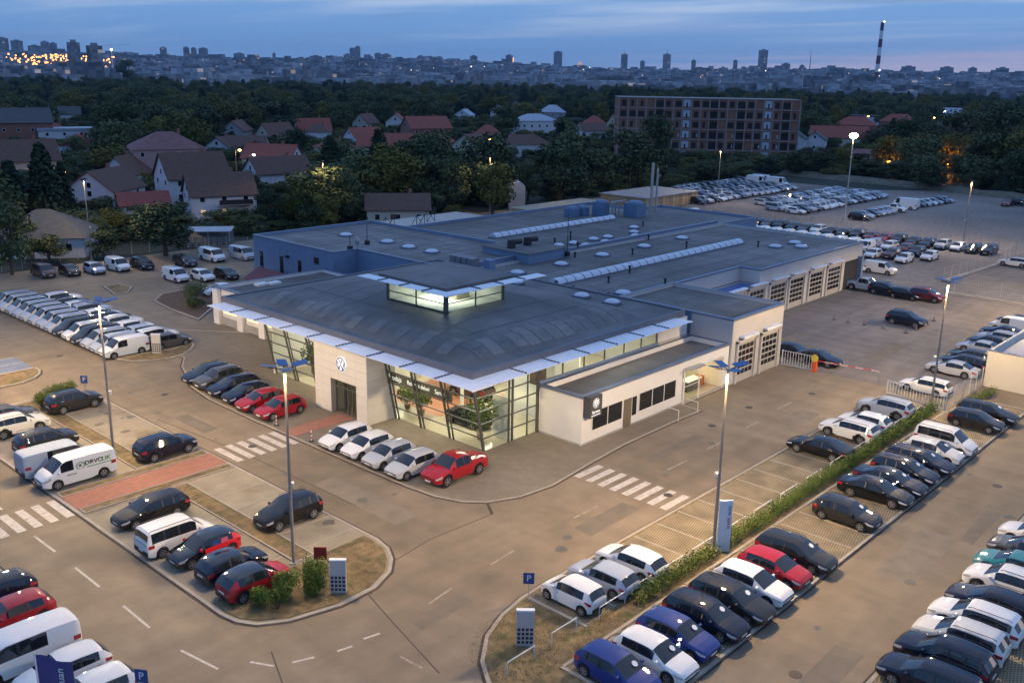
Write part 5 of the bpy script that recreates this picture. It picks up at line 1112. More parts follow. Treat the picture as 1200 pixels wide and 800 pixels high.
# purple flag on a pole in the lower left corner
t = thing('banner_flag', 'purple banner flag with white lettering in the lower left corner', 'flag', (12.65, 38.5, .06), R(-60))
MB().tube((0, 0, 0), (0, 0, 4.1), .05, .03, n=6).build('pole', signwhite, t)
q = MB(); nn = 8
for i in range(nn+1):
    for j in range(2): q.v.append((.05+1.7*i/nn, .08*math.sin(i*.9), 4.0-.12*i/nn-3.4*j))
for i in range(nn): q.f.append((2*i, 2*i+1, 2*i+3, 2*i+2)); q.m.append(0)
fl_ = q.build('cloth', M('purple cloth', (.075, .065, .21), .8, var=.1), t, smooth=60); text('Tiguan', .5, signwhite, t, (1.25, -.11, 2.95), (R(90), R(-90), 0))
# striped guard posts by the entrance
for i, (x, y, lb) in enumerate(((41.2, 63.4, 'small striped guard post beside the red car at the entrance'), (41.15, 58.6, 'small striped guard post beside the white car at the entrance'))):
    t = thing('guard_post', lb, 'bollard', (x, y, .06)); MB().tube((0, 0, 0), (0, 0, .06), .2, n=10).build('base', black, t)
    for k in range(5): MB().tube((0, 0, .06+k*.16), (0, 0, .22+k*.16), .05, n=8).build('band', signwhite if k % 2 == 0 else M('post red', (.5, .04, .03), .5, var=0), t)
# cones round the lone car
for i, (x, y) in enumerate(((108.9, 47.1), (108.9, 45.4), (109.1, 43.5), (109, 41.2), (108.9, 38.5), (111.4, 38.3), (114.8, 38.3), (117.1, 38.3))):
    t = thing('marker_cone', 'small marker cone, %s along the line round the lone car' % nth(i+1), 'cone', (x, y, .012), 0, 'marker cones in the yard')
    MB().box(-.2, -.2, 0, .2, .2, .05).build('base', black, t); MB().tube((0, 0, .05), (0, 0, .62), .13, .03, n=8).build('cone', M('cone grey red', (.30, .20, .18), .6, var=.2), t)
# barrier
t = thing('car_barrier', 'orange barrier post with red and white boom across the yard entry', 'barrier', (87.2, 39.2, 0))
MB().box(-.2, -.2, 0, .2, .2, 1.15).build('cabinet', M('barrier orange', (.75, .12, .03), .45, var=.06), t); q = MB(); q.tube((-.21, 0, 1.4), (-.14, 0, 1.4), .36, n=14); q.build('warning_disc', M('barrier yellow', (.75, .58, .08), .5, var=.1), t)
bl = M('boom red', (.62, .05, .05), .5, var=0); a0 = Vector((0, -.2, 1.15)); a1 = Vector((1.3, -5.9, 1.05))
for i in range(8): MB().tube(a0+(a1-a0)*(i/8), a0+(a1-a0)*((i+1)/8), .05, n=6).build('boom_band', bl if i % 2 == 0 else M('boom pink white', (.8, .55, .5), .5, var=0), t)
MB().tube((1.3, -5.9, 0), (1.3, -5.9, 1.0), .05, n=6).build('boom_rest', galv, t)
# barred and mesh fences
def bars(p0, p1, h, label, step=.28, name='bar_fence', m=None, thick=.022, z=0):
    p0 = Vector(p0); p1 = Vector(p1); d = p1-p0; Ln = d.length; m = m or frame_w
    t = thing(name, label, 'fence', (p0.x, p0.y, z), math.atan2(d.y, d.x)); n = int(Ln/step)
    me = MB().box(-thick, -thick, .12, thick, thick, h-.03).mesh('bar', m)
    for i in range(n+1): obj('bar', me, t, (i*Ln/n, 0, 0))
    for zz in (.1, h-.05): MB().box(0, -.03, zz, Ln, .03, zz+.05).build('rail', m, t)
    for i in range(int(Ln/3)+1): MB().box(i*Ln/max(1, int(Ln/3))-.04, -.05, 0, i*Ln/max(1, int(Ln/3))+.04, .05, h+.05).build('post', m, t)
bars((87.0, 42.6), (87.2, 39.5), 1.55, 'white barred gate between the workshop corner and the barrier', z=.004)
bars((85.6, 31.3), (84.6, 25.9), 1.3, 'white barred fence in front of the white estate car', z=.01)
def mesh_fence(pts, h, label, z=0, step=2.6, m=galv, name='mesh_fence'):
    t = thing(name, label, 'fence', (pts[0][0], pts[0][1], z)); o = Vector((pts[0][0], pts[0][1]))
    me = MB().tube((0, 0, 0), (0, 0, h), .04, n=6).mesh('post', m)
    for a, b in zip(pts, pts[1:]):
        a = Vector(a)-o; b = Vector(b)-o; Ln = (b-a).length; n = max(1, int(Ln/step))
        for i in range(n+1): p = a+(b-a)*i/n; obj('post', me, t, (p.x, p.y, 0))
        w = MB(); nx_ = min(220, int(Ln/.3)); d = (b-a)
        for i in range(nx_): p = a+d*(i+.5)/nx_; w.tube((p.x, p.y, .08), (p.x, p.y, h-.05), .006, n=3, cap=False)
        for k in range(7): zz = .08+(h-.13)*k/6; w.tube((a.x, a.y, zz), (b.x, b.y, zz), .007, n=3, cap=False)
        w.build('wire_mesh', m, t)['kind'] = 'stuff'
mesh_fence([(84.6, 25.7), (89, 25.7), (94.5, 25.8)], 1.9, 'pale mesh fence running to the cream wall', step=1.5, m=frame_w)
mesh_fence([(134.6, 42), (137.6, 34), (139, 28)], 2.1, 'mesh fence on a kerb across the right side of the yard')
mesh_fence([(142, 46), (163.4, 44.4), (178, 45.2)], 2.1, 'mesh fence slanting back to the far row of cars')
mesh_fence([(176.4, 46), (176, 70), (175.6, 112)], 2.0, 'long mesh fence behind the far row of cars')
mesh_fence([(40, 139.8), (54.3, 141.2), (62.6, 142.6), (76, 140.4), (83.5, 134)], 1.9, 'mesh fence along the back left edge by the gardens')
mesh_fence([(76, 139), (75.2, 128), (74.4, 118)], 1.6, 'low mesh fence running up to the office wall')
struct(MB().box(134.4, 33, 0, 134.7, 43, .25).build('low_wall', concrete)); struct(MB().add([(142, 45.8, 0), (163.4, 44.2, 0), (163.4, 44.5, 0), (142, 46.1, 0), (142, 45.8, .3), (163.4, 44.2, .3), (163.4, 44.5, .3), (142, 46.1, .3)], [(4, 5, 6, 7), (0, 1, 5, 4), (2, 3, 7, 6)]).build('low_wall', concrete))
# cream wall building on the right edge
cw = thing('cream_outbuilding', 'plain cream walled outbuilding cut by the right edge', 'building', (94.7, 25.7, 0))
q = MB(); q.box(0, -16, 0, .25, 0, 3.5); q.box(.25, -.25, 0, 14, 0, 3.5); q.box(13.8, -16, 0, 14.05, -.25, 3.5); q.build('wall', M('cream wall', (.74, .68, .55), .8, var=.05, vs=.4, var2=.06), cw); MB().box(.25, -16, 2.7, 13.8, -.25, 2.8).build('roof', bluegrey, cw)
MB().box(-.06, -16, 3.5, .31, .05, 3.56).build('wall_cap', capm, cw)
# low railing along the hedge and on the grassy corner
def railing(x0, x1, y, label, z=.1):
    t = thing('low_railing', label, 'railing', (x0, y, z)); MB().tube((0, 0, .75), (x1-x0, 0, .75), .035, n=6).build('rail', frame_w, t)
    for xx in (0, x1-x0): MB().tube((xx, 0, 0), (xx, 0, .75), .03, n=6).build('post', frame_w, t)
for i, x in enumerate((36.6, 39.4, 42.4, 45.6, 49.6, 53, 56.6, 60.4, 64.2, 68, 72, 76, 79.6)): railing(x, x+2.3, 26.85, 'low white railing, %s along the hedge from the grassy corner' % nth(i+1))
railing(33.0, 35.0, 27.1, 'low white railing nearer the grey panel sign on the grassy corner'); railing(29.6, 31.6, 27.0, 'low white railing nearest the bottom edge on the grassy corner')
t = thing('hand_rail', 'short white hand rail outside the service entrance', 'railing', (65.6, 40.9, 0))
for a in (0, 3.0): MB().tube((a, 0, 0), (a, 0, .95), .03, n=6).build('post', frame_w, t); MB().tube((a, 0, .95), (a, 1.2, .95), .03, n=6).build('rail', frame_w, t)

# ================================================================== PLANTING
def leaf_blob(mb, c, rx, ry, rz, n, size, rnd, shell=.55):
    for _ in range(n):
        while True:
            v = Vector((rnd.uniform(-1, 1), rnd.uniform(-1, 1), rnd.uniform(-1, 1)))
            if .05 < v.length <= 1: break
        u = v.normalized(); r = shell+(1-shell)*rnd.random()**.6
        p = Vector((c[0]+u.x*rx*r, c[1]+u.y*ry*r, c[2]+u.z*rz*r))
        nrm = (u+Vector((rnd.gauss(0, .6), rnd.gauss(0, .6), rnd.gauss(0, .6)+.35))).normalized()
        a = nrm.orthogonal().normalized(); b = nrm.cross(a); an = rnd.random()*6.28
        a, b = a*math.cos(an)+b*math.sin(an), b*math.cos(an)-a*math.sin(an); s = size*rnd.uniform(.6, 1.35)
        mb.add([p-a*s*.5, p+b*s*.32, p+a*s*.5, p-b*s*.32], [(0, 1, 2, 3)])
def tree_mesh(seed, conifer=False, n=2600):
    """unit tree: height 1, crown radius about .42; returns crown, trunk meshes' builders"""
    rnd = random.Random(seed); cr = MB(); tk = MB()
    if conifer:
        tk.tube((0, 0, 0), (0, 0, .95), .022, .004, n=7)
        for k in range(14):
            z = .10+.86*k/14; r = .30*(1-k/14.5)+.02
            for j in range(7):
                a = j*6.28/7+k*.5+rnd.uniform(-.2, .2); leaf_blob(cr, (math.cos(a)*r*.6, math.sin(a)*r*.6, z), r*.5, r*.5, .045, int(n/98), .05, rnd, .2)
        return cr, tk
    tk.tube((0, 0, 0), (0.01, 0, .42), .03, .02, n=7); lobes = []
    for k in range(20):
        a = rnd.random()*6.28; el = rnd.uniform(-1, 1); r = rnd.uniform(.10, .27)*math.sqrt(max(.18, 1-el*el*.75))
        c = (math.cos(a)*r*1.1, math.sin(a)*r*1.1, .53+el*.30); s = rnd.uniform(.12, .19); lobes.append((c, s))
        if k < 9: tk.tube((0.01, 0, .28+.012*k), c, .012, .004, n=5)
    for c, s in lobes: leaf_blob(cr, c, s, s, s*.85, int(n/20), .05, rnd, .4)
    return cr, tk
PROTO = {}
for k, mt, cnt in (('b', tree_b, 4), ('y', tree_y, 2), ('c', tree_c, 1), ('o', tree_y, 1)):
    PROTO[k] = []
    for i in range(cnt):
        c_, t_ = tree_mesh(11*ord(k)+i, k == 'c'); PROTO[k].append((c_.mesh('crown '+k, mt), t_.mesh('trunk '+k, bark)))
TREES = [(49,138,11.2,3.6,'b','large dark tree at the left edge above the maroon van'),(56,143,4.4,3.4,'y','olive bush behind the fence next to the bungalow'),(63,140.5,4.6,3.0,'b','rounded bush just behind the back fence mast'),(71,137,8.7,5.4,'b','big round tree behind the white crew van'),(71,172,12.5,3.3,'c','tall dark conifer beside the orange street lamp'),(68,182,6.2,3.5,'b','leafy tree in front of the beige house'),(56,150,5.4,2.8,'b','tree at the left edge beside the bungalow'),
(68,154,4.9,2.7,'b','small tree behind the bungalow roof'),(89,164,4.3,2.2,'b','small tree between the red roof and the white balcony house'),(98,149,7.3,3.6,'b','dark tree beside the balcony house'),(103,147,9.9,3.8,'y','yellowish tree left of the mast behind the office'),(104,141,7.0,3.1,'y','lower yellowish tree under the mast behind the office'),(111,145,11.7,3.7,'b','dark tree right of the mast behind the office'),(123,153,13.0,5.2,'b','tall dark tree behind the brown roofed cottage, leftmost of the grove'),(136,158,11.1,4.6,'b','tall dark tree, second in the grove behind the workshops'),
(136,149,12.0,5.0,'b','tall dark tree, third in the grove behind the workshops'),(138,143,12.0,4.4,'b','tall dark tree close behind the second mast'),(139,133,11.7,4.8,'y','yellow green tree lit by the second mast'),(154,144,12.0,4.7,'b','dark tree left of the pale gable wall'),(162,144,8.9,4.2,'b','dark tree right behind the pale gable wall'),(167,139,14.7,8.5,'b','huge round tree right of the pale gable wall'),(187,144,11.7,6.3,'b','broad tree between the huge round one and the sheds'),(196,141,15.9,8.6,'b','huge dark tree left of the unfinished block'),(218,148,19.6,5.8,'b','tallest dark tree overlapping the unfinished block'),
(152,238,8.8,3.8,'b','tree beside the far orange street lamp'),(112,178,7.8,2.8,'b','dark tree between the balcony house and its neighbour'),(169,342,10.2,7.4,'b','broad tree beyond the pink villa'),(137,300,10.2,5.9,'b','tree below the white flat roofed building'),(122,261,9.0,4.4,'b','tree to the left of the pink villa'),(109,271,5.7,3.4,'y','brownish tree behind the beige house'),(127,296,8.0,5.1,'b','tree between the brick house and the beige house'),(157,207,11.5,5.8,'b','tall tree above the yellowish ones'),(185,265,10.0,6.3,'b','tree beyond the brown roofed neighbour house'),(144,181,11.3,5.1,'b','tall tree at the back of the grove'),(230,391,10.9,8.9,'b','broad tree in the wood above the pink villa'),(252,378,14.1,12.1,'b','great dome shaped tree in the wood'),
(234,140,6.3,4.8,'b','bush in front of the unfinished block at its left'),(245,137,5.0,4.5,'b','bush in front of the middle of the unfinished block'),(256,134,6.7,4.4,'b','bush in front of the right end of the unfinished block'),(269,133,7.7,5.3,'b','tree just right of the unfinished block'),(273,127,7.5,4.5,'b','tree in front of the small white houses'),(283,125,8.8,4.1,'y','yellowish tree before the long red roof'),(305,121,11.7,6.4,'o','tree glowing orange left of the others past the lot'),(300,109,14.2,6.5,'b','dark tree between the two orange lit trees'),(310,105,13.4,6.4,'o','tree glowing orange in the middle past the lot'),(310,98,13.3,5.8,'o','tree glowing orange right of the others past the lot'),(294,85,15.5,4.6,'c','pointed conifer near the right edge'),(307,83,17.5,6.2,'b','tall dark tree behind the pointed conifer'),(263,92,7.9,6.2,'b','round bush in front of the orange lit trees'),(273,83,9.4,6.3,'b','round tree before the pointed conifer'),(274,75,11.4,5.1,'b','tree at the right edge past the gravel lot'),(285,117,4.4,4.1,'b','low bush at the edge of the gravel lot'),(343,130,16.3,8.1,'b','broad dark tree behind the orange lit trees'),(379,124,18.8,10.6,'b','very broad dark tree high behind the orange lit ones'),(373,108,22.4,10.3,'b','largest dark tree at the right edge'),(1963,1075,29.8,17.9,'b','lone tall tree against the far town'),(673,1369,37.9,17.6,'b','pair of tall dark trees against the town on the left'),(308,198,6.5,4.9,'b','tree behind the unfinished block'),(238,172,5.2,3.9,'b','small tree left of the small beige cottage'),(119,142,4.4,2.4,'b','small bush behind the brown roofed cottage'),(128,133,3.6,2.4,'y','small yellowish bush right of the brown roofed cottage'),(125,137,2.6,1.9,'b','low bush beside the brown roofed cottage')]
rnd = random.Random(5)
def plant(x, y, h, r, k, label, name='tree', cat='tree', group='trees', z=0):
    cm, tm_ = PROTO[k][rnd.randrange(len(PROTO[k]))]; t = thing(name, label, cat, (x, y, z), rnd.random()*6.28, group); sc = (r/.40, r/.40, h) if k != 'c' else (r/.31, r/.31, h)
    for n, me in (('crown', cm), ('trunk', tm_)): o = obj(n, me, t); o.scale = sc
for x, y, h, r, k, lb in TREES: plant(x, y, h, r, k, lb)
# shrubs and hedge near the cars
def shrub(x, y, rx, ry, h, label, z=.08, n=1500, size=.12, rz=0, mat=None, name='shrub', group='shrubs'):
    rr = random.Random(int(x*7+y*3)); mb = MB(); st = MB()
    for k in range(9):
        a = rr.random()*6.28; d = rr.random()**.5*.62; c = (math.cos(a)*d*rx, math.sin(a)*d*ry, h*rr.uniform(.38, .72)); leaf_blob(mb, c, rx*.46, ry*.46, h*.33, int(n/9), size, rr, .35); st.tube((c[0]*.2, c[1]*.2, 0), c, .025, .01, n=5)
    t = thing(name, label, 'shrub', (x, y, z), rz, group); mb.build('foliage', mat or hedgem, t); st.build('stem', bark, t)
shrub(25.3, 39.9, .95, .9, 1.5, 'bright green round shrub nearest the kerb corner'); shrub(26.5, 40.6, .9, .95, 1.9, 'bright green shrub beside the red crossover'); shrub(28.1, 40.5, 1.0, .9, 2.1, 'bright green shrub in front of the dark red board'); shrub(27.6, 39.6, .7, .7, 1.3, 'small green shrub left of the grey panel sign'); shrub(25.0, 40.9, .7, .7, 1.2, 'low green shrub tucked behind the nearest one')
shrub(32.6, 82.0, 1.1, .9, 1.5, 'green bush at the upper end of the long planting'); shrub(31.2, 81.5, 1.1, 1.0, 1.6, 'green bush in the middle of the long planting'); shrub(29.8, 81.0, 1.0, .9, 1.4, 'green bush at the lower end of the long planting')
shrub(58.6, 107.0, 2.0, 1.8, 2.3, 'dark spreading shrub on the mulch island', n=1800, size=.2, mat=tree_b); shrub(57.0, 103.6, 1.2, 1.2, 1.4, 'small dark shrub on the mulch island', size=.18, mat=tree_b)
hm = MB(); st = MB(); rr = random.Random(3)
x = 39.4
while x < 83.4:
    s = rr.uniform(.75, 1.2)
    if not 47.0 < x < 48.6:
        leaf_blob(hm, (x, 26.25+rr.uniform(-.1, .1), .58*s), .6, .6, .55*s, 150, .13, rr, .3); st.tube((x, 26.25, .05), (x, 26.25, .6), .02, n=4)
    x += .42
hg = thing('hedge', 'long low green hedge between the two rows of cars', 'hedge', (60, 26.2, .08)); 
for mb_, nm, mt in ((hm, 'foliage', hedgem), (st, 'stems', bark)):
    o = mb_.build(nm, mt, hg); o.location = (-60, -26.2, 0)
    if nm == 'stems': o['kind'] = 'stuff'
hm = MB(); x = 86.0
while x < 93: leaf_blob(hm, (x, 24.9-(x-86)*.12, .4), .6, .5, .42, 110, .13, rr, .3); x += .5
hg = thing('hedge', 'short yellow green hedge along the cream wall corner', 'hedge', (90, 24.6, .08)); o = hm.build('foliage', hedgem, hg); o.location = (-90, -24.6, 0)
# indoor plants
for x, y, h, r, lb in ((50.7, 49.6, 3.5, 1.15, 'leafy potted tree behind the corner glass'), (51.2, 57.0, 2.4, .8, 'potted palm behind the glass beside the portal'), (51.5, 67.2, 3.6, 1.0, 'tall potted palm left of the portal'), (51.4, 59.0, 2.0, .7, 'small potted plant just inside the entrance'), (51.6, 72.6, 3.0, .9, 'tall potted palm at the far end of the glass')):
    t = thing('potted_plant', lb, 'plant', (x, y, .07), 0, 'plants inside the showroom'); q = MB(); q.tube((0, 0, 0), (0, 0, .45), .22, .3, n=10); q.build('pot', M('pot', (.3, .2, .12), .6, var=.1), t); MB().tube((0, 0, .45), (0, 0, h*.6), .04, .02, n=5).build('stem', bark, t)
    q = MB(); leaf_blob(q, (0, 0, h*.68), r*1.35, r*1.35, h*.38, 620, .26, rr, .2); q.build('foliage', hedgem, t)
# dry tufts on the near islands
g = MB(); rr = random.Random(8)
def tufts(x0, y0, x1, y1, n, ok):
    for _ in range(n):
        x, y = rr.uniform(x0, x1), rr.uniform(y0, y1)
        if not ok(x, y): continue
        for k in range(3):
            a = rr.random()*6.28; h = rr.uniform(.03, .10); w = .012
            g.add([(x-math.sin(a)*w, y+math.cos(a)*w, .08), (x+math.sin(a)*w, y-math.cos(a)*w, .08), (x+math.cos(a)*h*.7, y+math.sin(a)*h*.7, .08+h)], [(0, 1, 2)])
tufts(28.5, 25.7, 38, 31, 2600, lambda x, y: (x-36)**2/60+(y-27)**2/22 < 1 or x > 33)
tufts(23.6, 38.3, 33.8, 43.2, 2400, lambda x, y: (x-28.6)**2/27+(y-43)**2/22 < 1)
struct(g.build('grass', M('tuft', (.24, .19, .07), .9, var=.3, vs=3)), 'stuff')
# ================================================================== VILLAGE
WM = dict(pink=M('pink render', (.42, .27, .26), .85, var=.06), white=M('house white', (.58, .60, .64), .85, var=.06), beige=M('beige render', (.46, .39, .31), .85, var=.06), brick=M('house brick', (.26, .12, .09), .9, var=.15, vs=2), cream=M('house cream', (.5, .46, .38), .85, var=.06), grey=M('house grey', (.30, .31, .33), .85, var=.08))
RMT = dict(brown=M('brown roof tile', (.12, .068, .052), .85, var=.15, vs=1.5, bump=.4, bs=5), red=M('red roof tile', (.26, .075, .055), .85, var=.15, vs=1.5, bump=.4, bs=5), grey=M('grey roof tile', (.075, .08, .085), .85, var=.15, vs=1.5, bump=.4, bs=5), maroon=M('maroon roof', (.13, .04, .055), .7, var=.1), blue=M('metal roof', (.32, .38, .46), .5, .2, var=.08), pinkr=M('faded red tile', (.20, .10, .10), .85, var=.15))
wdark = M('house window', (.012, .014, .018), .1, var=0)
def house(x, y, w, d, he, hr, wall, roof, label, rz=None, style='gable', win=(2, 3), chim=True, swap=False, porch=False, lit=0):
    a = math.atan2(y, x)-math.pi/2 if rz is None else rz
    t = thing('house', label, 'house', (x, y, 0), a, 'houses in the village')
    if swap: w, d = d, w
    q = MB(); q.box(-w/2, -d/2, -.3, w/2, d/2, he)
    o = .45
    if style == 'gable':      # ridge along local x
        q.add([(-w/2, -d/2, he), (-w/2, d/2, he), (-w/2, 0, hr-.12)], [(0, 2, 1)]); q.add([(w/2, -d/2, he), (w/2, d/2, he), (w/2, 0, hr-.12)], [(0, 1, 2)])
    q.build('wall', WM[wall], t); r = MB()
    if style == 'gable':
        sl = (hr-he)/(d/2)
        for sg in (-1, 1):
            e = sg*(d/2+o); ze = he-sl*o
            vs = [(-w/2-o, e, ze), (w/2+o, e, ze), (w/2+o, 0, hr), (-w/2-o, 0, hr)]; r.add(vs+[(a_, b_, c_-.18) for a_, b_, c_ in vs], [(0, 1, 2, 3), (7, 6, 5, 4), (0, 4, 5, 1), (1, 5, 6, 2), (3, 2, 6, 7), (0, 3, 7, 4)] if sg < 0 else [(3, 2, 1, 0), (4, 5, 6, 7), (1, 5, 4, 0), (2, 6, 5, 1), (7, 6, 2, 3), (4, 7, 3, 0)])
    elif style == 'hip':
        rl = max(.1, w/2-d/2)
        b = [(-w/2-o, -d/2-o, he-.05), (w/2+o, -d/2-o, he-.05), (w/2+o, d/2+o, he-.05), (-w/2-o, d/2+o, he-.05), (-rl, 0, hr), (rl, 0, hr)]
        r.add(b, [(0, 1, 5, 4), (1, 2, 5), (2, 3, 4, 5), (3, 0, 4), (3, 2, 1, 0)])
    else: r.box(-w/2-.3, -d/2-.3, he+.004, w/2+.3, d/2+.3, hr)
    ro = r.build('roof', RMT[roof], t)
    if chim: MB().box(w*.18, .3, (he+hr)/2, w*.18+.6, .9, hr+.7).build('chimney', WM['brick'], ro)
    fl, nw = win; ph = he/max(1, fl)
    me = MB().box(-.5, -.03, 0, .5, .0, 1.15).mesh('house_window', frame_w); pe = MB().box(-.42, -.05, .08, .42, -.031, 1.07).mesh('pane', wdark); le = MB().box(-.42, -.05, .08, .42, -.031, 1.07).mesh('pane', emit('lamplit pane', (1, .7, .35), .5)) if lit else None
    def put(px, py, pz, rot, l=False):
        f = obj('window', me, t, (px, py, pz), rot); obj('pane', le if l else pe, f)
    k = 0
    for f in range(fl):
        for i in range(nw):
            put(-w/2+w*(i+.5)/nw, -d/2-.005, f*ph+1.0, 0, k < lit and f == 0); k += 1
        for i in range(max(1, nw-1)):
            yy = -d/2+d*(i+.5)/max(1, nw-1); put(-w/2-.005, yy, f*ph+1.0, -math.pi/2); put(w/2+.005, yy, f*ph+1.0, math.pi/2)
    if style == 'gable' and hr-he > 2.4:
        for sx, rot in ((-1, -math.pi/2), (1, math.pi/2)): put(sx*(w/2+.005), 0, he+.3, rot)
    MB().box(-w*.08-.5, -d/2-.06, 0, -w*.08+.5, -d/2-.01, 2.1).build('door', M('house door', (.12, .07, .04), .6, var=.1), t)
    if porch:
        MB().box(-w*.1, -d/2-1.4, 2.9, w*.42, -d/2, 3.05).build('balcony', concrete, t); MB().box(-w*.1, -d/2-1.42, 3.05, w*.42, -d/2-1.36, 3.95).build('balcony_rail', darkm, t)
    return t
H = house; g45 = R(0)
H(121, 229, 17, 13, 8.4, 12.2, 'pink', 'pinkr', 'large pink three storey villa with hipped roof', R(-20), 'hip', (3, 4), porch=True)
H(107, 192, 13, 11, 5.6, 10.4, 'white', 'brown', 'white house with steep brown gable end facing right', R(-12), 'gable', (2, 3), swap=False)
H(98.5, 167, 12, 9, 5.0, 8.6, 'white', 'brown', 'white house with balcony and lit porch behind the metal shed', R(-20), 'gable', (2, 3), porch=True, lit=2)
H(92, 243, 14, 10, 6.2, 10.6, 'beige', 'brown', 'beige two storey house with brown roof at the left', R(-10), 'gable', (2, 3))
H(59.5, 152, 13, 11, 3.0, 6.6, 'white', 'grey', 'low white bungalow with dark grey hipped roof at the left', R(-35), 'hip', (1, 3), chim=False)
H(87, 190, 12, 10, 4.6, 8.2, 'white', 'brown', 'white gabled house with brown roof between the conifer and the red roof', R(35), 'gable', (2, 2))
H(89.5, 180, 9, 5, 2.4, 4.4, 'white', 'red', 'small low house with bright red roof', R(-18), 'gable', (1, 3), chim=False)
H(135, 360, 22, 14, 8.5, 13, 'brick', 'grey', 'brick house with dark roof at the far left', R(-15), 'gable', (2, 5))
H(150, 351, 22, 9, 5.5, 6.3, 'white', 'blue', 'white flat roofed building beside the brick house', R(-15), 'flat', (2, 4), chim=False)
H(214, 500, 10, 8, 4, 7.5, 'white', 'grey', 'tiny white house in the woods at the left', None, 'gable', (1, 2))
H(164, 273, 10, 8, 4.4, 7.2, 'white', 'brown', 'small white house behind the orange street lamp', R(30), 'gable', (1, 2))
H(210, 340, 12, 9, 4.4, 8, 'grey', 'brown', 'house with pale gable edging above the orange street lamp', R(40), 'gable', (1, 2))
H(134, 200, 14, 9, 4.2, 7.6, 'white', 'brown', 'long brown roofed house with white end wall', R(-8), 'gable', (1, 4))
H(233, 319, 10, 8, 4, 7, 'white', 'brown', 'small brown roofed house deep among the trees', None, 'hip', (1, 2))
H(266, 292, 17, 12, 6.2, 10.4, 'brick', 'red', 'red brick two storey house with red roof', R(-20), 'gable', (2, 4), lit=1)
H(212, 253, 18, 10, 3.8, 7.6, 'cream', 'red', 'long house with bright red tiled roof', R(-40), 'gable', (1, 4))
H(236, 252, 12, 9, 3.4, 6.6, 'cream', 'red', 'red roofed house between the long red roof and the dark brown one', R(-25), 'hip', (1, 3))
H(227, 227, 11, 10, 4.8, 8.4, 'cream', 'brown', 'house with dark brown roof and a lit gable', R(20), 'gable', (1, 3), lit=1)
H(251, 226, 18, 10, 4.2, 7.4, 'white', 'brown', 'long dark roofed house with pale lower wall', R(-30), 'hip', (1, 5))
H(327, 288, 18, 12, 7.6, 10.4, 'white', 'blue', 'white two storey house with pale metal roof', R(-25), 'hip', (2, 5))
H(397, 403, 11, 9, 4, 7, 'white', 'blue', 'pale gabled house in the far trees, left of the pair', R(30), 'gable', (1, 2))
H(438, 415, 9, 9, 5, 8.4, 'white', 'grey', 'pale gabled house in the far trees, right of the pair', R(50), 'gable', (1, 2))
H(437, 371, 15, 11, 6, 10, 'grey', 'blue', 'blue grey roofed house behind the white two storey one', None, 'hip', (2, 3))
H(119.5, 139.2, 11.5, 7, 3.2, 5.6, 'cream', 'brown', 'brown roofed cottage just behind the workshop roof', R(-40), 'gable', (1, 3))
H(370, 288, 10, 9, 5.4, 8.8, 'cream', 'red', 'house with reddish roof left of the unfinished block', None, 'hip', (2, 2))
H(233, 158.5, 6, 7, 4.4, 7, 'beige', 'red', 'small beige cottage with red roof below the unfinished block', R(-50), 'gable', (1, 1), chim=False)
H(357, 178, 9, 8, 5.2, 7.8, 'white', 'grey', 'small white house, left of the pair right of the unfinished block', R(20), 'gable', (1, 2)); H(366, 174, 8, 8, 4.6, 7.4, 'white', 'grey', 'small white house, right of the pair right of the unfinished block', R(20), 'gable', (1, 2))
H(404, 182, 24, 11, 3.8, 8.2, 'cream', 'red', 'long red roofed house right of the small white pair', R(-50), 'gable', (1, 5))
H(328, 139, 9, 5, 3.4, 4.6, 'pink', 'pinkr', 'pink walled outbuilding behind the floodlight mast', R(-60), 'gable', (1, 2), chim=False)
H(576, 224, 20, 11, 4, 8.2, 'brick', 'red', 'red roofed house far behind the floodlight', None, 'hip', (1, 4)); H(738, 248, 15, 10, 5, 8.5, 'white', 'blue', 'pale roofed house far off at the right', None, 'gable', (1, 3)); H(605, 258, 20, 9, 4.6, 5.6, 'white', 'grey', 'white flat roofed building far behind the floodlight', None, 'flat', (1, 5), chim=False)
H(490, 212, 20, 12, 5, 9, 'brick', 'red', 'dark red roofed house behind the long red roof', None, 'hip', (1, 4)); H(540, 175, 16, 12, 5, 9, 'brick', 'brown', 'dark roofed house behind the orange lamps', None, 'hip', (1, 3))
for i, (x, y, wl_, rf, lb) in enumerate(((133, 306, 'white', 'red', 'small red roofed house below the white flat roofed building'), (169, 268, 'cream', 'brown', 'small brown roofed house right of the orange street lamp'), (246, 340, 'white', 'red', 'small red roofed house deep in the trees, left of the long red roof'), (187, 247, 'cream', 'red', 'red roofed house half hidden left of the long red roof'), (300, 372, 'cream', 'brown', 'small brown roofed house on the field edge, left of the pair'), (309, 360, 'white', 'red', 'small red roofed house on the field edge, right of the pair'), (289, 280, 'cream', 'red', 'red roofed house between the dark roofs and the white two storey house'), (335, 262, 'white', 'brown', 'brown roofed house in the trees left of the unfinished block'), (411, 302, 'cream', 'red', 'small red roof seen over the trees left of the unfinished block'), (90, 262, 'brick', 'red', 'brick house behind the beige two storey one'), (108, 224, 'white', 'brown', 'brown roofed house left of the pink villa'), (152, 229, 'white', 'red', 'red roofed house right of the pink villa'), (152, 350+20, 'cream', 'red', 'red roofed house above the white flat roofed building'), (228, 284, 'white', 'red', 'red roofed house above the long red roof'), (213, 318, 'cream', 'brown', 'brown roofed house between the wood and the red roofs'))):
    H(x, y, 10+i % 3*2, 8+i % 2, 3.6+i % 2, 7.0+i % 3*.5, wl_, rf, lb, R(-70+i*23 % 120), 'gable' if i % 3 else 'hip', (1, 3))
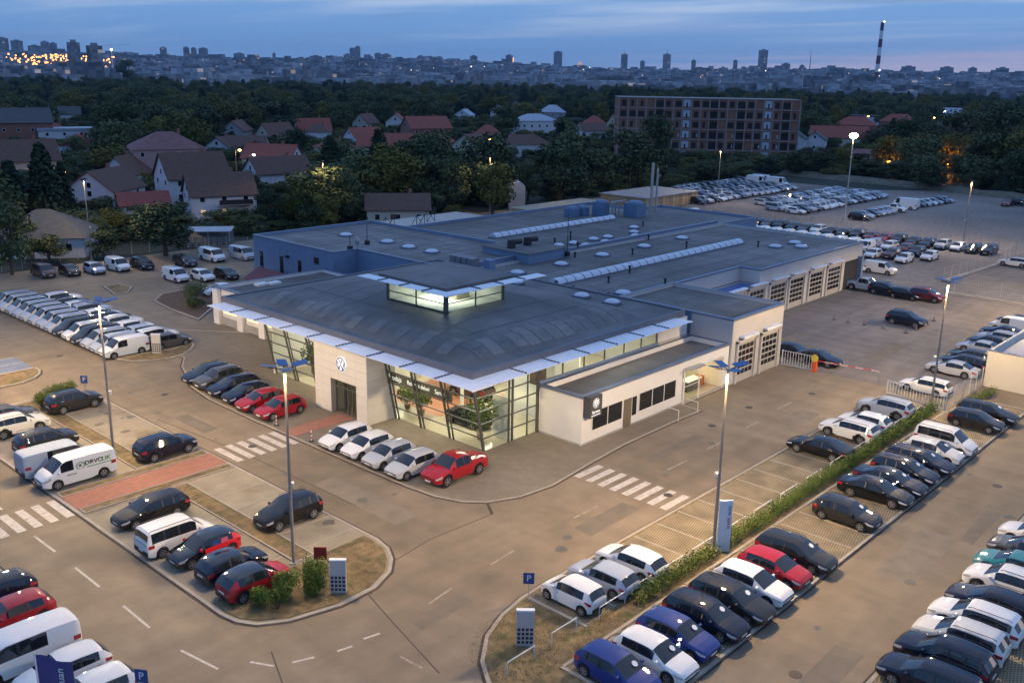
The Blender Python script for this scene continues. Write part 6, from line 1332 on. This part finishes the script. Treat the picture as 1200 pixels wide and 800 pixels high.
# metal shed and maroon sheds
t = thing('metal_shed', 'low open shed with pale blue metal roof by the back fence', 'shed', (81, 141, 0), R(-38)); MB().box(-3.6, -2.6, 2.5, 3.6, 2.6, 2.62).build('roof', RMT['blue'], t); MB().box(-3.4, 2.3, 0, 3.4, 2.4, 2.5).build('back_wall', WM['grey'], t)
for sx in (-3.3, 0, 3.3): MB().tube((sx, -2.4, 0), (sx, -2.4, 2.5), .07, n=6).build('post', galv, t)
for i in range(7): MB().box(-3.3+i*.95, -2.42, 0, -3.3+i*.95+.8, -2.36, 1.7).build('board', M('shed board', (.12, .14, .16), .8, var=.2), t)
for x, y, lb in ((68.0, 104.4, 'maroon roofed shed nearer the white saloon'), (68.0, 99.4, 'maroon roofed shed nearer the office wall')):
    t = thing('garden_shed', lb, 'shed', (x, y, 0), math.pi/2, 'maroon sheds'); q = MB(); q.box(-2.2, -2, 0, 2.2, 2, 2.1); q.add([(-2.2, -2, 2.1), (-2.2, 2, 2.1), (-2.2, 0, 3.0)], [(0, 2, 1)]); q.add([(2.2, -2, 2.1), (2.2, 2, 2.1), (2.2, 0, 3.0)], [(0, 1, 2)]); q.build('wall', M('maroon wall', (.08, .025, .035), .8, var=.1), t)
    for sg in (-1, 1):
        r = MB(); vs = [(-2.5, sg*2.4, 1.95), (2.5, sg*2.4, 1.95), (2.5, 0, 3.12), (-2.5, 0, 3.12)]; r.add(vs+[(a, b, c-.08) for a, b, c in vs], [(0, 1, 2, 3), (7, 6, 5, 4), (0, 4, 5, 1), (1, 5, 6, 2), (0, 3, 7, 4)]); r.build('roof_slope', RMT['maroon'], t)
# timber clad sheds, low canopy building and pale gable wall behind the workshops
t = thing('timber_shed', 'long low timber clad shed with flat roof beside the gravel lot', 'shed', (180, 123.5, 0)); MB().box(-10.3, -6, 0, 10.3, 6, 2.55).build('wall', M('shed wall', (.34, .27, .17), .85, var=.1), t); MB().box(-10.6, -6.3, 2.56, 10.6, 6.3, 2.7).build('roof', M('shed roof', (.30, .29, .28), .8, var=.1, var2=.1), t)
for i in range(16): MB().box(-10.2+i*1.28, -6.06, .1, -10.2+i*1.28+1.18, -6.01, 2.45).build('panel', M('shed panel %d' % (i % 3), ((.42, .30, .17), (.33, .24, .15), (.48, .35, .2))[i % 3], .85, var=.1), t)
t = thing('low_shed', 'long low pale roofed shed behind the workshop roof', 'shed', (149, 124, 0)); MB().box(-11, -2.2, 0, 11, 3, 2.4).build('wall', M('low shed wall', (.46, .36, .24), .85, var=.1), t); MB().box(-11.3, -2.5, 2.41, 11.3, 3.3, 2.55).build('roof', M('low shed roof', (.40, .33, .24), .8, var=.12), t)
t = thing('gable_wall', 'pale blank gable wall standing among the trees', 'wall', (149, 135.5, 0), R(-45)); MB().add([(-1.7, 0, 0), (1.7, 0, 0), (1.7, 0, 4.8), (.2, 0, 6.0), (-1.7, 0, 5.2), (-1.7, 5, 0), (1.7, 5, 0), (1.7, 5, 4.8), (.2, 5, 6.0), (-1.7, 5, 5.2)], [(0, 1, 2, 3, 4), (5, 0, 4, 9), (1, 6, 7, 2), (2, 7, 8, 3), (3, 8, 9, 4), (9, 8, 7, 6, 5)]).build('render', WM['grey'], t)
t = thing('loading_deck', 'pale flat deck with crossed steel frames behind the workshop roof', 'deck', (106, 122, 0)); MB().box(-10, -8, 0, 20, 8, 2.5).build('deck', M('deck pale', (.46, .45, .42), .8, var=.08), t)
for i, (x, y) in enumerate(((-7, 2), (-3, 0), (2, -2), (8, 2))):
    q = MB()
    for sx in (-1, 1):
        q.tube((x+sx*.9, y, 2.5), (x+sx*.9, y, 4.6), .06, n=5); q.tube((x+sx*.9, y, 2.5), (x-sx*.9, y, 4.6), .05, n=5); q.tube((x+sx*.9, y+1.6, 2.5), (x+sx*.9, y, 4.6), .05, n=5)
    q.build('steel_frame', darkm, t)
# unfinished brick apartment block
ap = thing('apartment_block', 'unfinished six storey brick apartment block with bare concrete frame', 'building', (269, 199, 0), math.atan2(-45, 41)); AL, AD, AH, FL_ = 61., 15., 20.4, 6; fh = AH/FL_
brick = M('hollow brick', (.24, .115, .075), .9, var=.12, vs=1.2, var2=.15); conc = M('frame concrete', (.25, .235, .23), .9, var=.1)
q = MB(); q.box(0, .3, 0, AL, AD, AH); q.build('wall', brick, ap)
for f in range(FL_+1): MB().box(-.15, .0, f*fh-.14, AL+.15, AD+.1, f*fh+.14).build('floor_slab', conc, ap)
nb = 20
for i in range(nb+1): MB().box(i*AL/nb-.2, .02, 0, i*AL/nb+.2, .3, AH).build('column', conc, ap)
wm = MB().box(-.75, .26, .6, .75, .297, 2.5).mesh('window_opening', M('opening_dark_paint', (.012, .011, .012), .8, var=.2)); wl = MB().box(-.75, .26, .6, .75, .297, 2.5).mesh('pale_panel', M('pale infill', (.42, .47, .55), .8, var=.05)); ws_ = MB().box(.55, .25, .9, .9, .297, 2.0).mesh('pale_panel', M('pale infill', (.42, .47, .55), .8, var=.05))  # dark plates on the wall, painted for the shade inside the empty openings
rr = random.Random(21)
for f in range(FL_):
    for i in range(nb):
        cx_ = (i+.5)*AL/nb
        if i in (7, 16): obj('pale_panel', wl, ap, (cx_, 0, f*fh)).scale = (1.5, 1, 1.2); obj('window_opening', wm, ap, (cx_, -.05, f*fh)).scale = (.35, 1, .8); continue
        if i in (4, 10, 13, 18):
            obj('window_opening', wm, ap, (cx_, 0, f*fh-.3)).scale = (1.8, 1, 1.15); MB().box(cx_-1.5, -1.3, f*fh-.1, cx_+1.5, 0, f*fh+.1).build('balcony_slab', conc, ap); continue
        if rr.random() < .82: obj('window_opening', wm, ap, (cx_+rr.uniform(-.3, .3), 0, f*fh)).scale.x = rr.choice((.6, 1, 1.35))
        if f < 3 and rr.random() < .5: obj('pale_panel', ws_, ap, (cx_, 0, f*fh))
for f in range(FL_):
    for j in range(4): obj('window_opening', wm, ap, (AL-.29, 2+j*3.6, f*fh), math.pi/2)
# site mound beside the gravel lot
def bank(pts, w, h, name, mat):
    q = MB(); n = len(pts); rr2 = random.Random(4); vs = []
    for i, (x, y) in enumerate(pts):
        j = min(i, n-2); d = Vector((pts[j+1][0]-pts[j][0], pts[j+1][1]-pts[j][1])).normalized(); m_ = Vector((-d.y, d.x))
        for k, hh in ((-1, -.1), (-.5, .7), (0, 1), (.5, .75), (1, -.1)): vs.append((x+m_.x*w*k, y+m_.y*w*k, hh*h*rr2.uniform(.7, 1.2) if hh > 0 else -.1))
    q.add(vs, [(i*5+k, (i+1)*5+k, (i+1)*5+k+1, i*5+k+1) for i in range(n-1) for k in range(4)]); return struct(q.build(name, mat, smooth=60))
bank([(262+i*.6-abs(i-9)*.3, 62+i*4.4) for i in range(18)], 4.2, 1.3, 'earth_bank', M('earth bank', (.11, .105, .075), .95, var=.3, vs=.8, bump=.6, bs=4))
# ================================================================== WOODS (one mass, too many to count)
hx = [(o.location.x, o.location.y, 11) for o in bpy.data.objects if o.name.split('.')[0] in ('house', 'apartment_block', 'timber_shed', 'low_shed', 'metal_shed')]+[(280+i*5, 188-i*5.5, 12) for i in range(8)]
def free(x, y):
    d = math.hypot(x, y); az_ = math.atan2(y, x)
    for a, b, r in hx:
        D_ = math.hypot(a, b)
        if D_*.70 < d < D_+9 and abs(math.atan2(b, a)-az_)*D_ < r*.95: return False
    for tx, ty, hh, rr_, *_ in TREES:
        if (tx-x)**2+(ty-y)**2 < (rr_*.8)**2: return False
    return True
pts = []; rr = random.Random(77)
def inlot(x, y): return (x < 262 and y < 112 and x > 0 and y < 140) or (x < 268 and y < 139) or (x < 100 and y < 146)
tries = 0
while len(pts) < 3000 and tries < 90000:
    tries += 1
    az_ = R(rr.uniform(6, 79)); u = rr.random(); d = 170+(1350-170)*u**1.25
    x, y = d*math.cos(az_), d*math.sin(az_)
    if inlot(x, y) or not free(x, y): continue
    if d < 330 and rr.random() < .35: continue
    if 470 < d < 560 and 38 < math.degrees(az_) < 50: continue       # an open field
    if 300 < d < 470 and 13 < math.degrees(az_) < 24 and rr.random() < .5: continue
    pts.append((x, y))
low = []; tries = 0
while len(low) < 2300 and tries < 60000:
    tries += 1; az_ = R(rr.uniform(10, 76)); d = 165+430*rr.random(); x, y = d*math.cos(az_), d*math.sin(az_)
    if inlot(x, y) or any((x-a)**2+(y-b)**2 < (r*.9)**2 for a, b, r in hx): continue
    if not free(x, y) or rr.random() < .4: low.append((x, y))
wm_ = bpy.data.meshes.new('wood'); wm_.from_pydata([(x, y, 0) for x, y in pts], [], [])
wood = bpy.data.objects.new('wood', wm_); COL.objects.link(wood); struct(wood, 'stuff'); tag(wood, 'dark wood of broadleaf trees between the village and the town', 'wood')
lib = bpy.data.collections.new('tree library')
for k in ('b', 'b', 'b', 'b', 'y'):
    pass
for i, (cm, tm_) in enumerate(PROTO['b']):
    o = bpy.data.objects.new('wood tree', cm); lib.objects.link(o)
for k_ in ('y', 'c'):
    o = bpy.data.objects.new('wood tree', PROTO[k_][0][0]); lib.objects.link(o)
gn = bpy.data.node_groups.new('scatter trees', 'GeometryNodeTree'); gn.interface.new_socket('Geometry', in_out='INPUT', socket_type='NodeSocketGeometry'); gn.interface.new_socket('Geometry', in_out='OUTPUT', socket_type='NodeSocketGeometry')
gi = gn.nodes.new('NodeGroupInput'); go = gn.nodes.new('NodeGroupOutput'); ip = gn.nodes.new('GeometryNodeInstanceOnPoints'); ci = gn.nodes.new('GeometryNodeCollectionInfo'); ci.inputs[0].default_value = lib; ci.inputs['Separate Children'].default_value = True; ci.inputs['Reset Children'].default_value = True
ip.inputs['Pick Instance'].default_value = True
rs_ = gn.nodes.new('FunctionNodeRandomValue'); rs_.data_type = 'FLOAT_VECTOR'; rs_.inputs[0].default_value = (10, 10, 6.0); rs_.inputs[1].default_value = (25, 25, 17)
rt_ = gn.nodes.new('FunctionNodeRandomValue'); rt_.data_type = 'FLOAT_VECTOR'; rt_.inputs[0].default_value = (0, 0, 0); rt_.inputs[1].default_value = (0, 0, 6.28); rt_.inputs['Seed'].default_value = 3
gn.links.new(gi.outputs[0], ip.inputs['Points']); gn.links.new(ci.outputs[0], ip.inputs['Instance']); gn.links.new(rs_.outputs[0], ip.inputs['Scale']); gn.links.new(rt_.outputs[0], ip.inputs['Rotation']); gn.links.new(ip.outputs[0], go.inputs[0])
md = wood.modifiers.new('scatter', 'NODES'); md.node_group = gn
gn2 = gn.copy()
for n_ in gn2.nodes:
    if n_.bl_idname == 'FunctionNodeRandomValue' and n_.inputs[1].default_value[0] > 20: n_.inputs[0].default_value = (6, 6, 2.0); n_.inputs[1].default_value = (13, 13, 5.6)
lm_ = bpy.data.meshes.new('undergrowth'); lm_.from_pydata([(x, y, -.4) for x, y in low], [], []); und = bpy.data.objects.new('undergrowth', lm_); COL.objects.link(und); struct(und, 'stuff'); tag(und, 'low dark garden bushes among the village houses', 'undergrowth')
und.modifiers.new('scatter', 'NODES').node_group = gn2
# ================================================================== TOWN ON THE RIDGE
def ridge(az_, d):
    k = max(0, min(1, (d-2100)/2100)); return k*k*(3-2*k)*(44+10*math.sin(az_*7+1)+7*math.sin(az_*17))
na, ndd = 60, 12; q = MB()
for i in range(na+1):
    az_ = R(2+80*i/na)
    for j in range(ndd+1):
        d = 2000+5200*j/ndd; q.v.append((d*math.cos(az_), d*math.sin(az_), ridge(az_, d)-.06))
for i in range(na):
    for j in range(ndd): a = i*(ndd+1)+j; q.f.append((a, a+ndd+1, a+ndd+2, a+1)); q.m.append(0)
struct(q.build('hills', M('town hillside', (.03, .04, .035), .95, var=.3, vs=.01), smooth=60))
def citymat(name, base, lit):
    mt = bpy.data.materials.new(name); mt.use_nodes = True; t = mt.node_tree; b = t.nodes['Principled BSDF']
    g = t.nodes.new('ShaderNodeNewGeometry'); mp = t.nodes.new('ShaderNodeVectorMath'); mp.operation = 'DIVIDE'; mp.inputs[1].default_value = (9, 9, 5); t.links.new(g.outputs['Position'], mp.inputs[0])
    fl2 = t.nodes.new('ShaderNodeVectorMath'); fl2.operation = 'FLOOR'; t.links.new(mp.outputs[0], fl2.inputs[0]); wn = t.nodes.new('ShaderNodeTexWhiteNoise'); t.links.new(fl2.outputs[0], wn.inputs[0])
    r = t.nodes.new('ShaderNodeMapRange'); r.inputs[3].default_value = .55; r.inputs[4].default_value = 1.35; t.links.new(wn.outputs[0], r.inputs[0])
    hv = t.nodes.new('ShaderNodeMix'); hv.data_type = 'RGBA'; hv.blend_type = 'MULTIPLY'; hv.inputs[0].default_value = 1; hv.inputs[6].default_value = (*base, 1); t.links.new(r.outputs[0], hv.inputs[7])
    ri_ = t.nodes.new('ShaderNodeMapRange'); ri_.inputs[3].default_value = .5; ri_.inputs[4].default_value = 1.5; t.links.new(g.outputs['Random Per Island'], ri_.inputs[0])
    h2_ = t.nodes.new('ShaderNodeMix'); h2_.data_type = 'RGBA'; h2_.blend_type = 'MULTIPLY'; h2_.inputs[0].default_value = 1; t.links.new(hv.outputs[2], h2_.inputs[6]); t.links.new(ri_.outputs[0], h2_.inputs[7]); t.links.new(h2_.outputs[2], b.inputs['Base Color'])
    gt = t.nodes.new('ShaderNodeMath'); gt.operation = 'GREATER_THAN'; gt.inputs[1].default_value = 1-lit; t.links.new(wn.outputs[0], gt.inputs[0])
    ms = t.nodes.new('ShaderNodeMath'); ms.operation = 'MULTIPLY'; ms.inputs[1].default_value = .2; t.links.new(gt.outputs[0], ms.inputs[0]); t.links.new(ms.outputs[0], b.inputs['Emission Strength']); b.inputs['Emission Color'].default_value = (1, .75, .45, 1); b.inputs['Roughness'].default_value = .9
    return mt
cm1 = citymat('far facades', (.26, .27, .30), .018); cm2 = citymat('far tower facades', (.20, .205, .22), .010)
q = MB(); rr = random.Random(9)
def blockbox(mb, x, y, z, w, d, h, a):
    c, s = math.cos(a), math.sin(a); P = [(-w/2, -d/2), (w/2, -d/2), (w/2, d/2), (-w/2, d/2)]; P = [(x+u*c-v*s, y+u*s+v*c) for u, v in P]
    mb.add([(px_, py_, max(z-6, -.6)) for px_, py_ in P]+[(px_, py_, z+h) for px_, py_ in P], [(4, 5, 6, 7), (0, 1, 5, 4), (1, 2, 6, 5), (2, 3, 7, 6), (3, 0, 4, 7)])
for _ in range(5200):
    az_ = R(rr.uniform(10, 76)); d = 1450+3500*rr.random()**.85; h = rr.uniform(8, 19)+(14*rr.random() if rr.random() < .15 else 0)
    blockbox(q, d*math.cos(az_), d*math.sin(az_), ridge(az_, d), rr.uniform(14, 60), rr.uniform(12, 24), h, rr.random()*3.14)
tag(struct(q.build('distant_town', cm1), 'stuff'), 'low distant town spread over the ridge', 'town')
TOW = [(1538,4138,120,55),(1684,4377,117,50),(1686,4208,96,48),(1803,4388,117,34),(1840,4393,112,34),(683,1557,60,23),(710,1545,56,23),(2334,4369,108,31),(2169,3867,102,24),(2184,3832,99,24),(2561,4406,111,41),(2453,3919,85,49),(2764,4110,92,18),(2733,3735,81,53),(2877,3812,84,25),(2666,3419,87,31),(2953,3748,120,30),(3103,3897,133,27),(2981,3596,98,33),(3138,3721,98,52),(3219,3566,92,38),(2882,3134,82,34),(3338,3563,91,35),(3264,3426,78,29),(3166,3157,92,36),(3098,2877,94,30),(3808,3207,127,49),(3905,2871,117,39),(4074,2883,89,22),(4018,2703,120,39),(4245,2697,97,27),(3940,2287,93,24),(4318,2360,147,44),(4084,2117,83,37),(4511,2252,81,27),(4657,1794,83,66),(4050,1409,74,53),(4112,1332,73,38),(4213,1253,75,47)]
for i, (x, y, zt, w) in enumerate(TOW):
    d = math.hypot(x, y); z = ridge(math.atan2(y, x), d); a = math.atan2(y, x)+R(rr.uniform(-25, 25))
    t = thing('tower_block', 'distant tower block on the skyline, %s from the left' % nth(i+1), 'tower', (x, y, max(z-6, -.6)), a, 'towers on the skyline')
    mb_ = MB(); w2 = w*.8; H_ = zt-max(z-6, -.6); mb_.box(-w2/2, -w2/2, 0, w2/2, w2/2, H_); mb_.build('shaft', cm2, t)
    r = MB(); r.box(-w2*.22, -w2*.22, H_, w2*.22, w2*.22, H_+4); r.build('roof_plant', cm2, t)
    if i in (12, 27, 29, 30): MB().tube((0, 0, H_), (0, 0, H_+26), .9, .4, n=5).build('antenna', cm2, t)
# the striped chimney, and other landmarks
t = thing('chimney_stack', 'tall red and white banded chimney stack on the skyline', 'chimney', (2769, 1154, 0)); N_ = 8; hb = 178
for i in range(N_):
    z0, z1 = hb*i/N_, hb*(i+1)/N_; MB().tube((0, 0, z0), (0, 0, z1), 6.6-2.0*i/N_, 6.6-2.0*(i+1)/N_, n=16).build('band', M('stack white', (.72, .72, .74), .8, var=.05) if i % 2 == 0 else M('stack red', (.10, .03, .045), .8, var=.05), t, smooth=40)
MB().box(-1.4, -6, hb+.5, 1.4, -3, hb+3).build('warning_light', emit('stack light', (1, .95, .85), 9), t); MB().box(-1.4, -7.4, 48, 1.4, -6, 51).build('warning_light', emit('stack light', (1, .95, .85), 9), t)
t = thing('radio_mast', 'thin red and white radio mast right of the glass tower', 'mast', (4150, 2035, 45)); q = MB(); q.tube((0, 0, 0), (0, 0, 95), 2.6, .6, n=5); q.build('lattice', M('stack red', (.10, .03, .045)), t)
t = thing('lit_dome', 'small dome glowing orange on the skyline', 'building', (3604, 2900, 40)); q = MB(); q.tube((0, 0, 0), (0, 0, 24), 10, n=10); q.ball((0, 0, 24), 10, 10, 14, n=10, k=4, half=True); q.build('dome', emit('floodlit stone', (1, .55, .25), .35), t)  # floodlight on the dome is put in as a glow of its own
t = thing('lit_building', 'low building with bright orange floodlights on the skyline', 'building', (3098, 2893, 40)); MB().box(-18, -12, 0, 18, 12, 40).build('block', cm2, t); MB().box(10, -13, 24, 30, -12, 46).build('floodlit_face', emit('orange flood', (1, .45, .12), 2.2), t)  # floodlight on the block is put in as a glowing face
t = thing('construction_crane', 'white lit construction crane on the left skyline', 'crane', (1050, 2200, 10)); q = MB(); q.tube((0, 0, 0), (0, 0, 62), .9, n=4); q.tube((-18, 12, 58), (34, -22, 62), .6, n=4); q.build('jib', M('stack white', (.7, .7, .7)), t); q = MB(); q.ball((0, 0, 50), 2.6, n=8, k=4); q.build('work_light', emit('stack light', (1, .95, .85), 9), t)
# lights of the far quarter on the left and odd lamps in the town
def lights(name, label, pts, col, st, r):
    q = MB()
    for x, y, z in pts: q.ball((x, y, z), r*rr.uniform(.6, 1.2), n=5, k=3)
    tag(struct(q.build(name, emit('%s glow' % name, col, st)), 'stuff'), label, 'lights')
def polar(a, d, z): return (d*math.cos(R(a)), d*math.sin(R(a)), z)
lights('far_street_lights', 'cluster of orange street lights on the far left hillside', [polar(rr.gauss(67.0, 1.3), 2300+900*rr.random(), 14+34*rr.random()) for _ in range(280)], (1, .36, .09), 5, 2.0)
lights('far_road_lights', 'line of pale headlights on the far left road', [polar(69.6-2.6*u+rr.uniform(-.1, .1), 2150+420*u, 5+12*u+rr.uniform(0, 3)) for u in [i/34 for i in range(34)]], (1, .86, .6), 6, 1.7)
lights('far_town_lights', 'scattered small lamps across the distant town', [polar(rr.uniform(16, 69), 1700+2600*rr.random(), 12+30*rr.random()) for _ in range(45)], (1, .85, .65), 3, 1.1)

# evening air: one even, thin haze over the whole scene
hz = MB().box(-6500, -6500, -1.2, 8200, 8200, 230).build('haze', bpy.data.materials.new('haze air')); struct(hz, 'stuff')
hm_ = hz.data.materials[0]; hm_.use_nodes = True; ht = hm_.node_tree
for n_ in list(ht.nodes):
    if n_.type != 'OUTPUT_MATERIAL': ht.nodes.remove(n_)
pv = ht.nodes.new('ShaderNodeVolumePrincipled'); pv.inputs['Color'].default_value = (.42, .66, 1, 1); pv.inputs['Density'].default_value = .00005; pv.inputs['Anisotropy'].default_value = 0
ht.links.new(pv.outputs[0], [n_ for n_ in ht.nodes if n_.type == 'OUTPUT_MATERIAL'][0].inputs['Volume'])
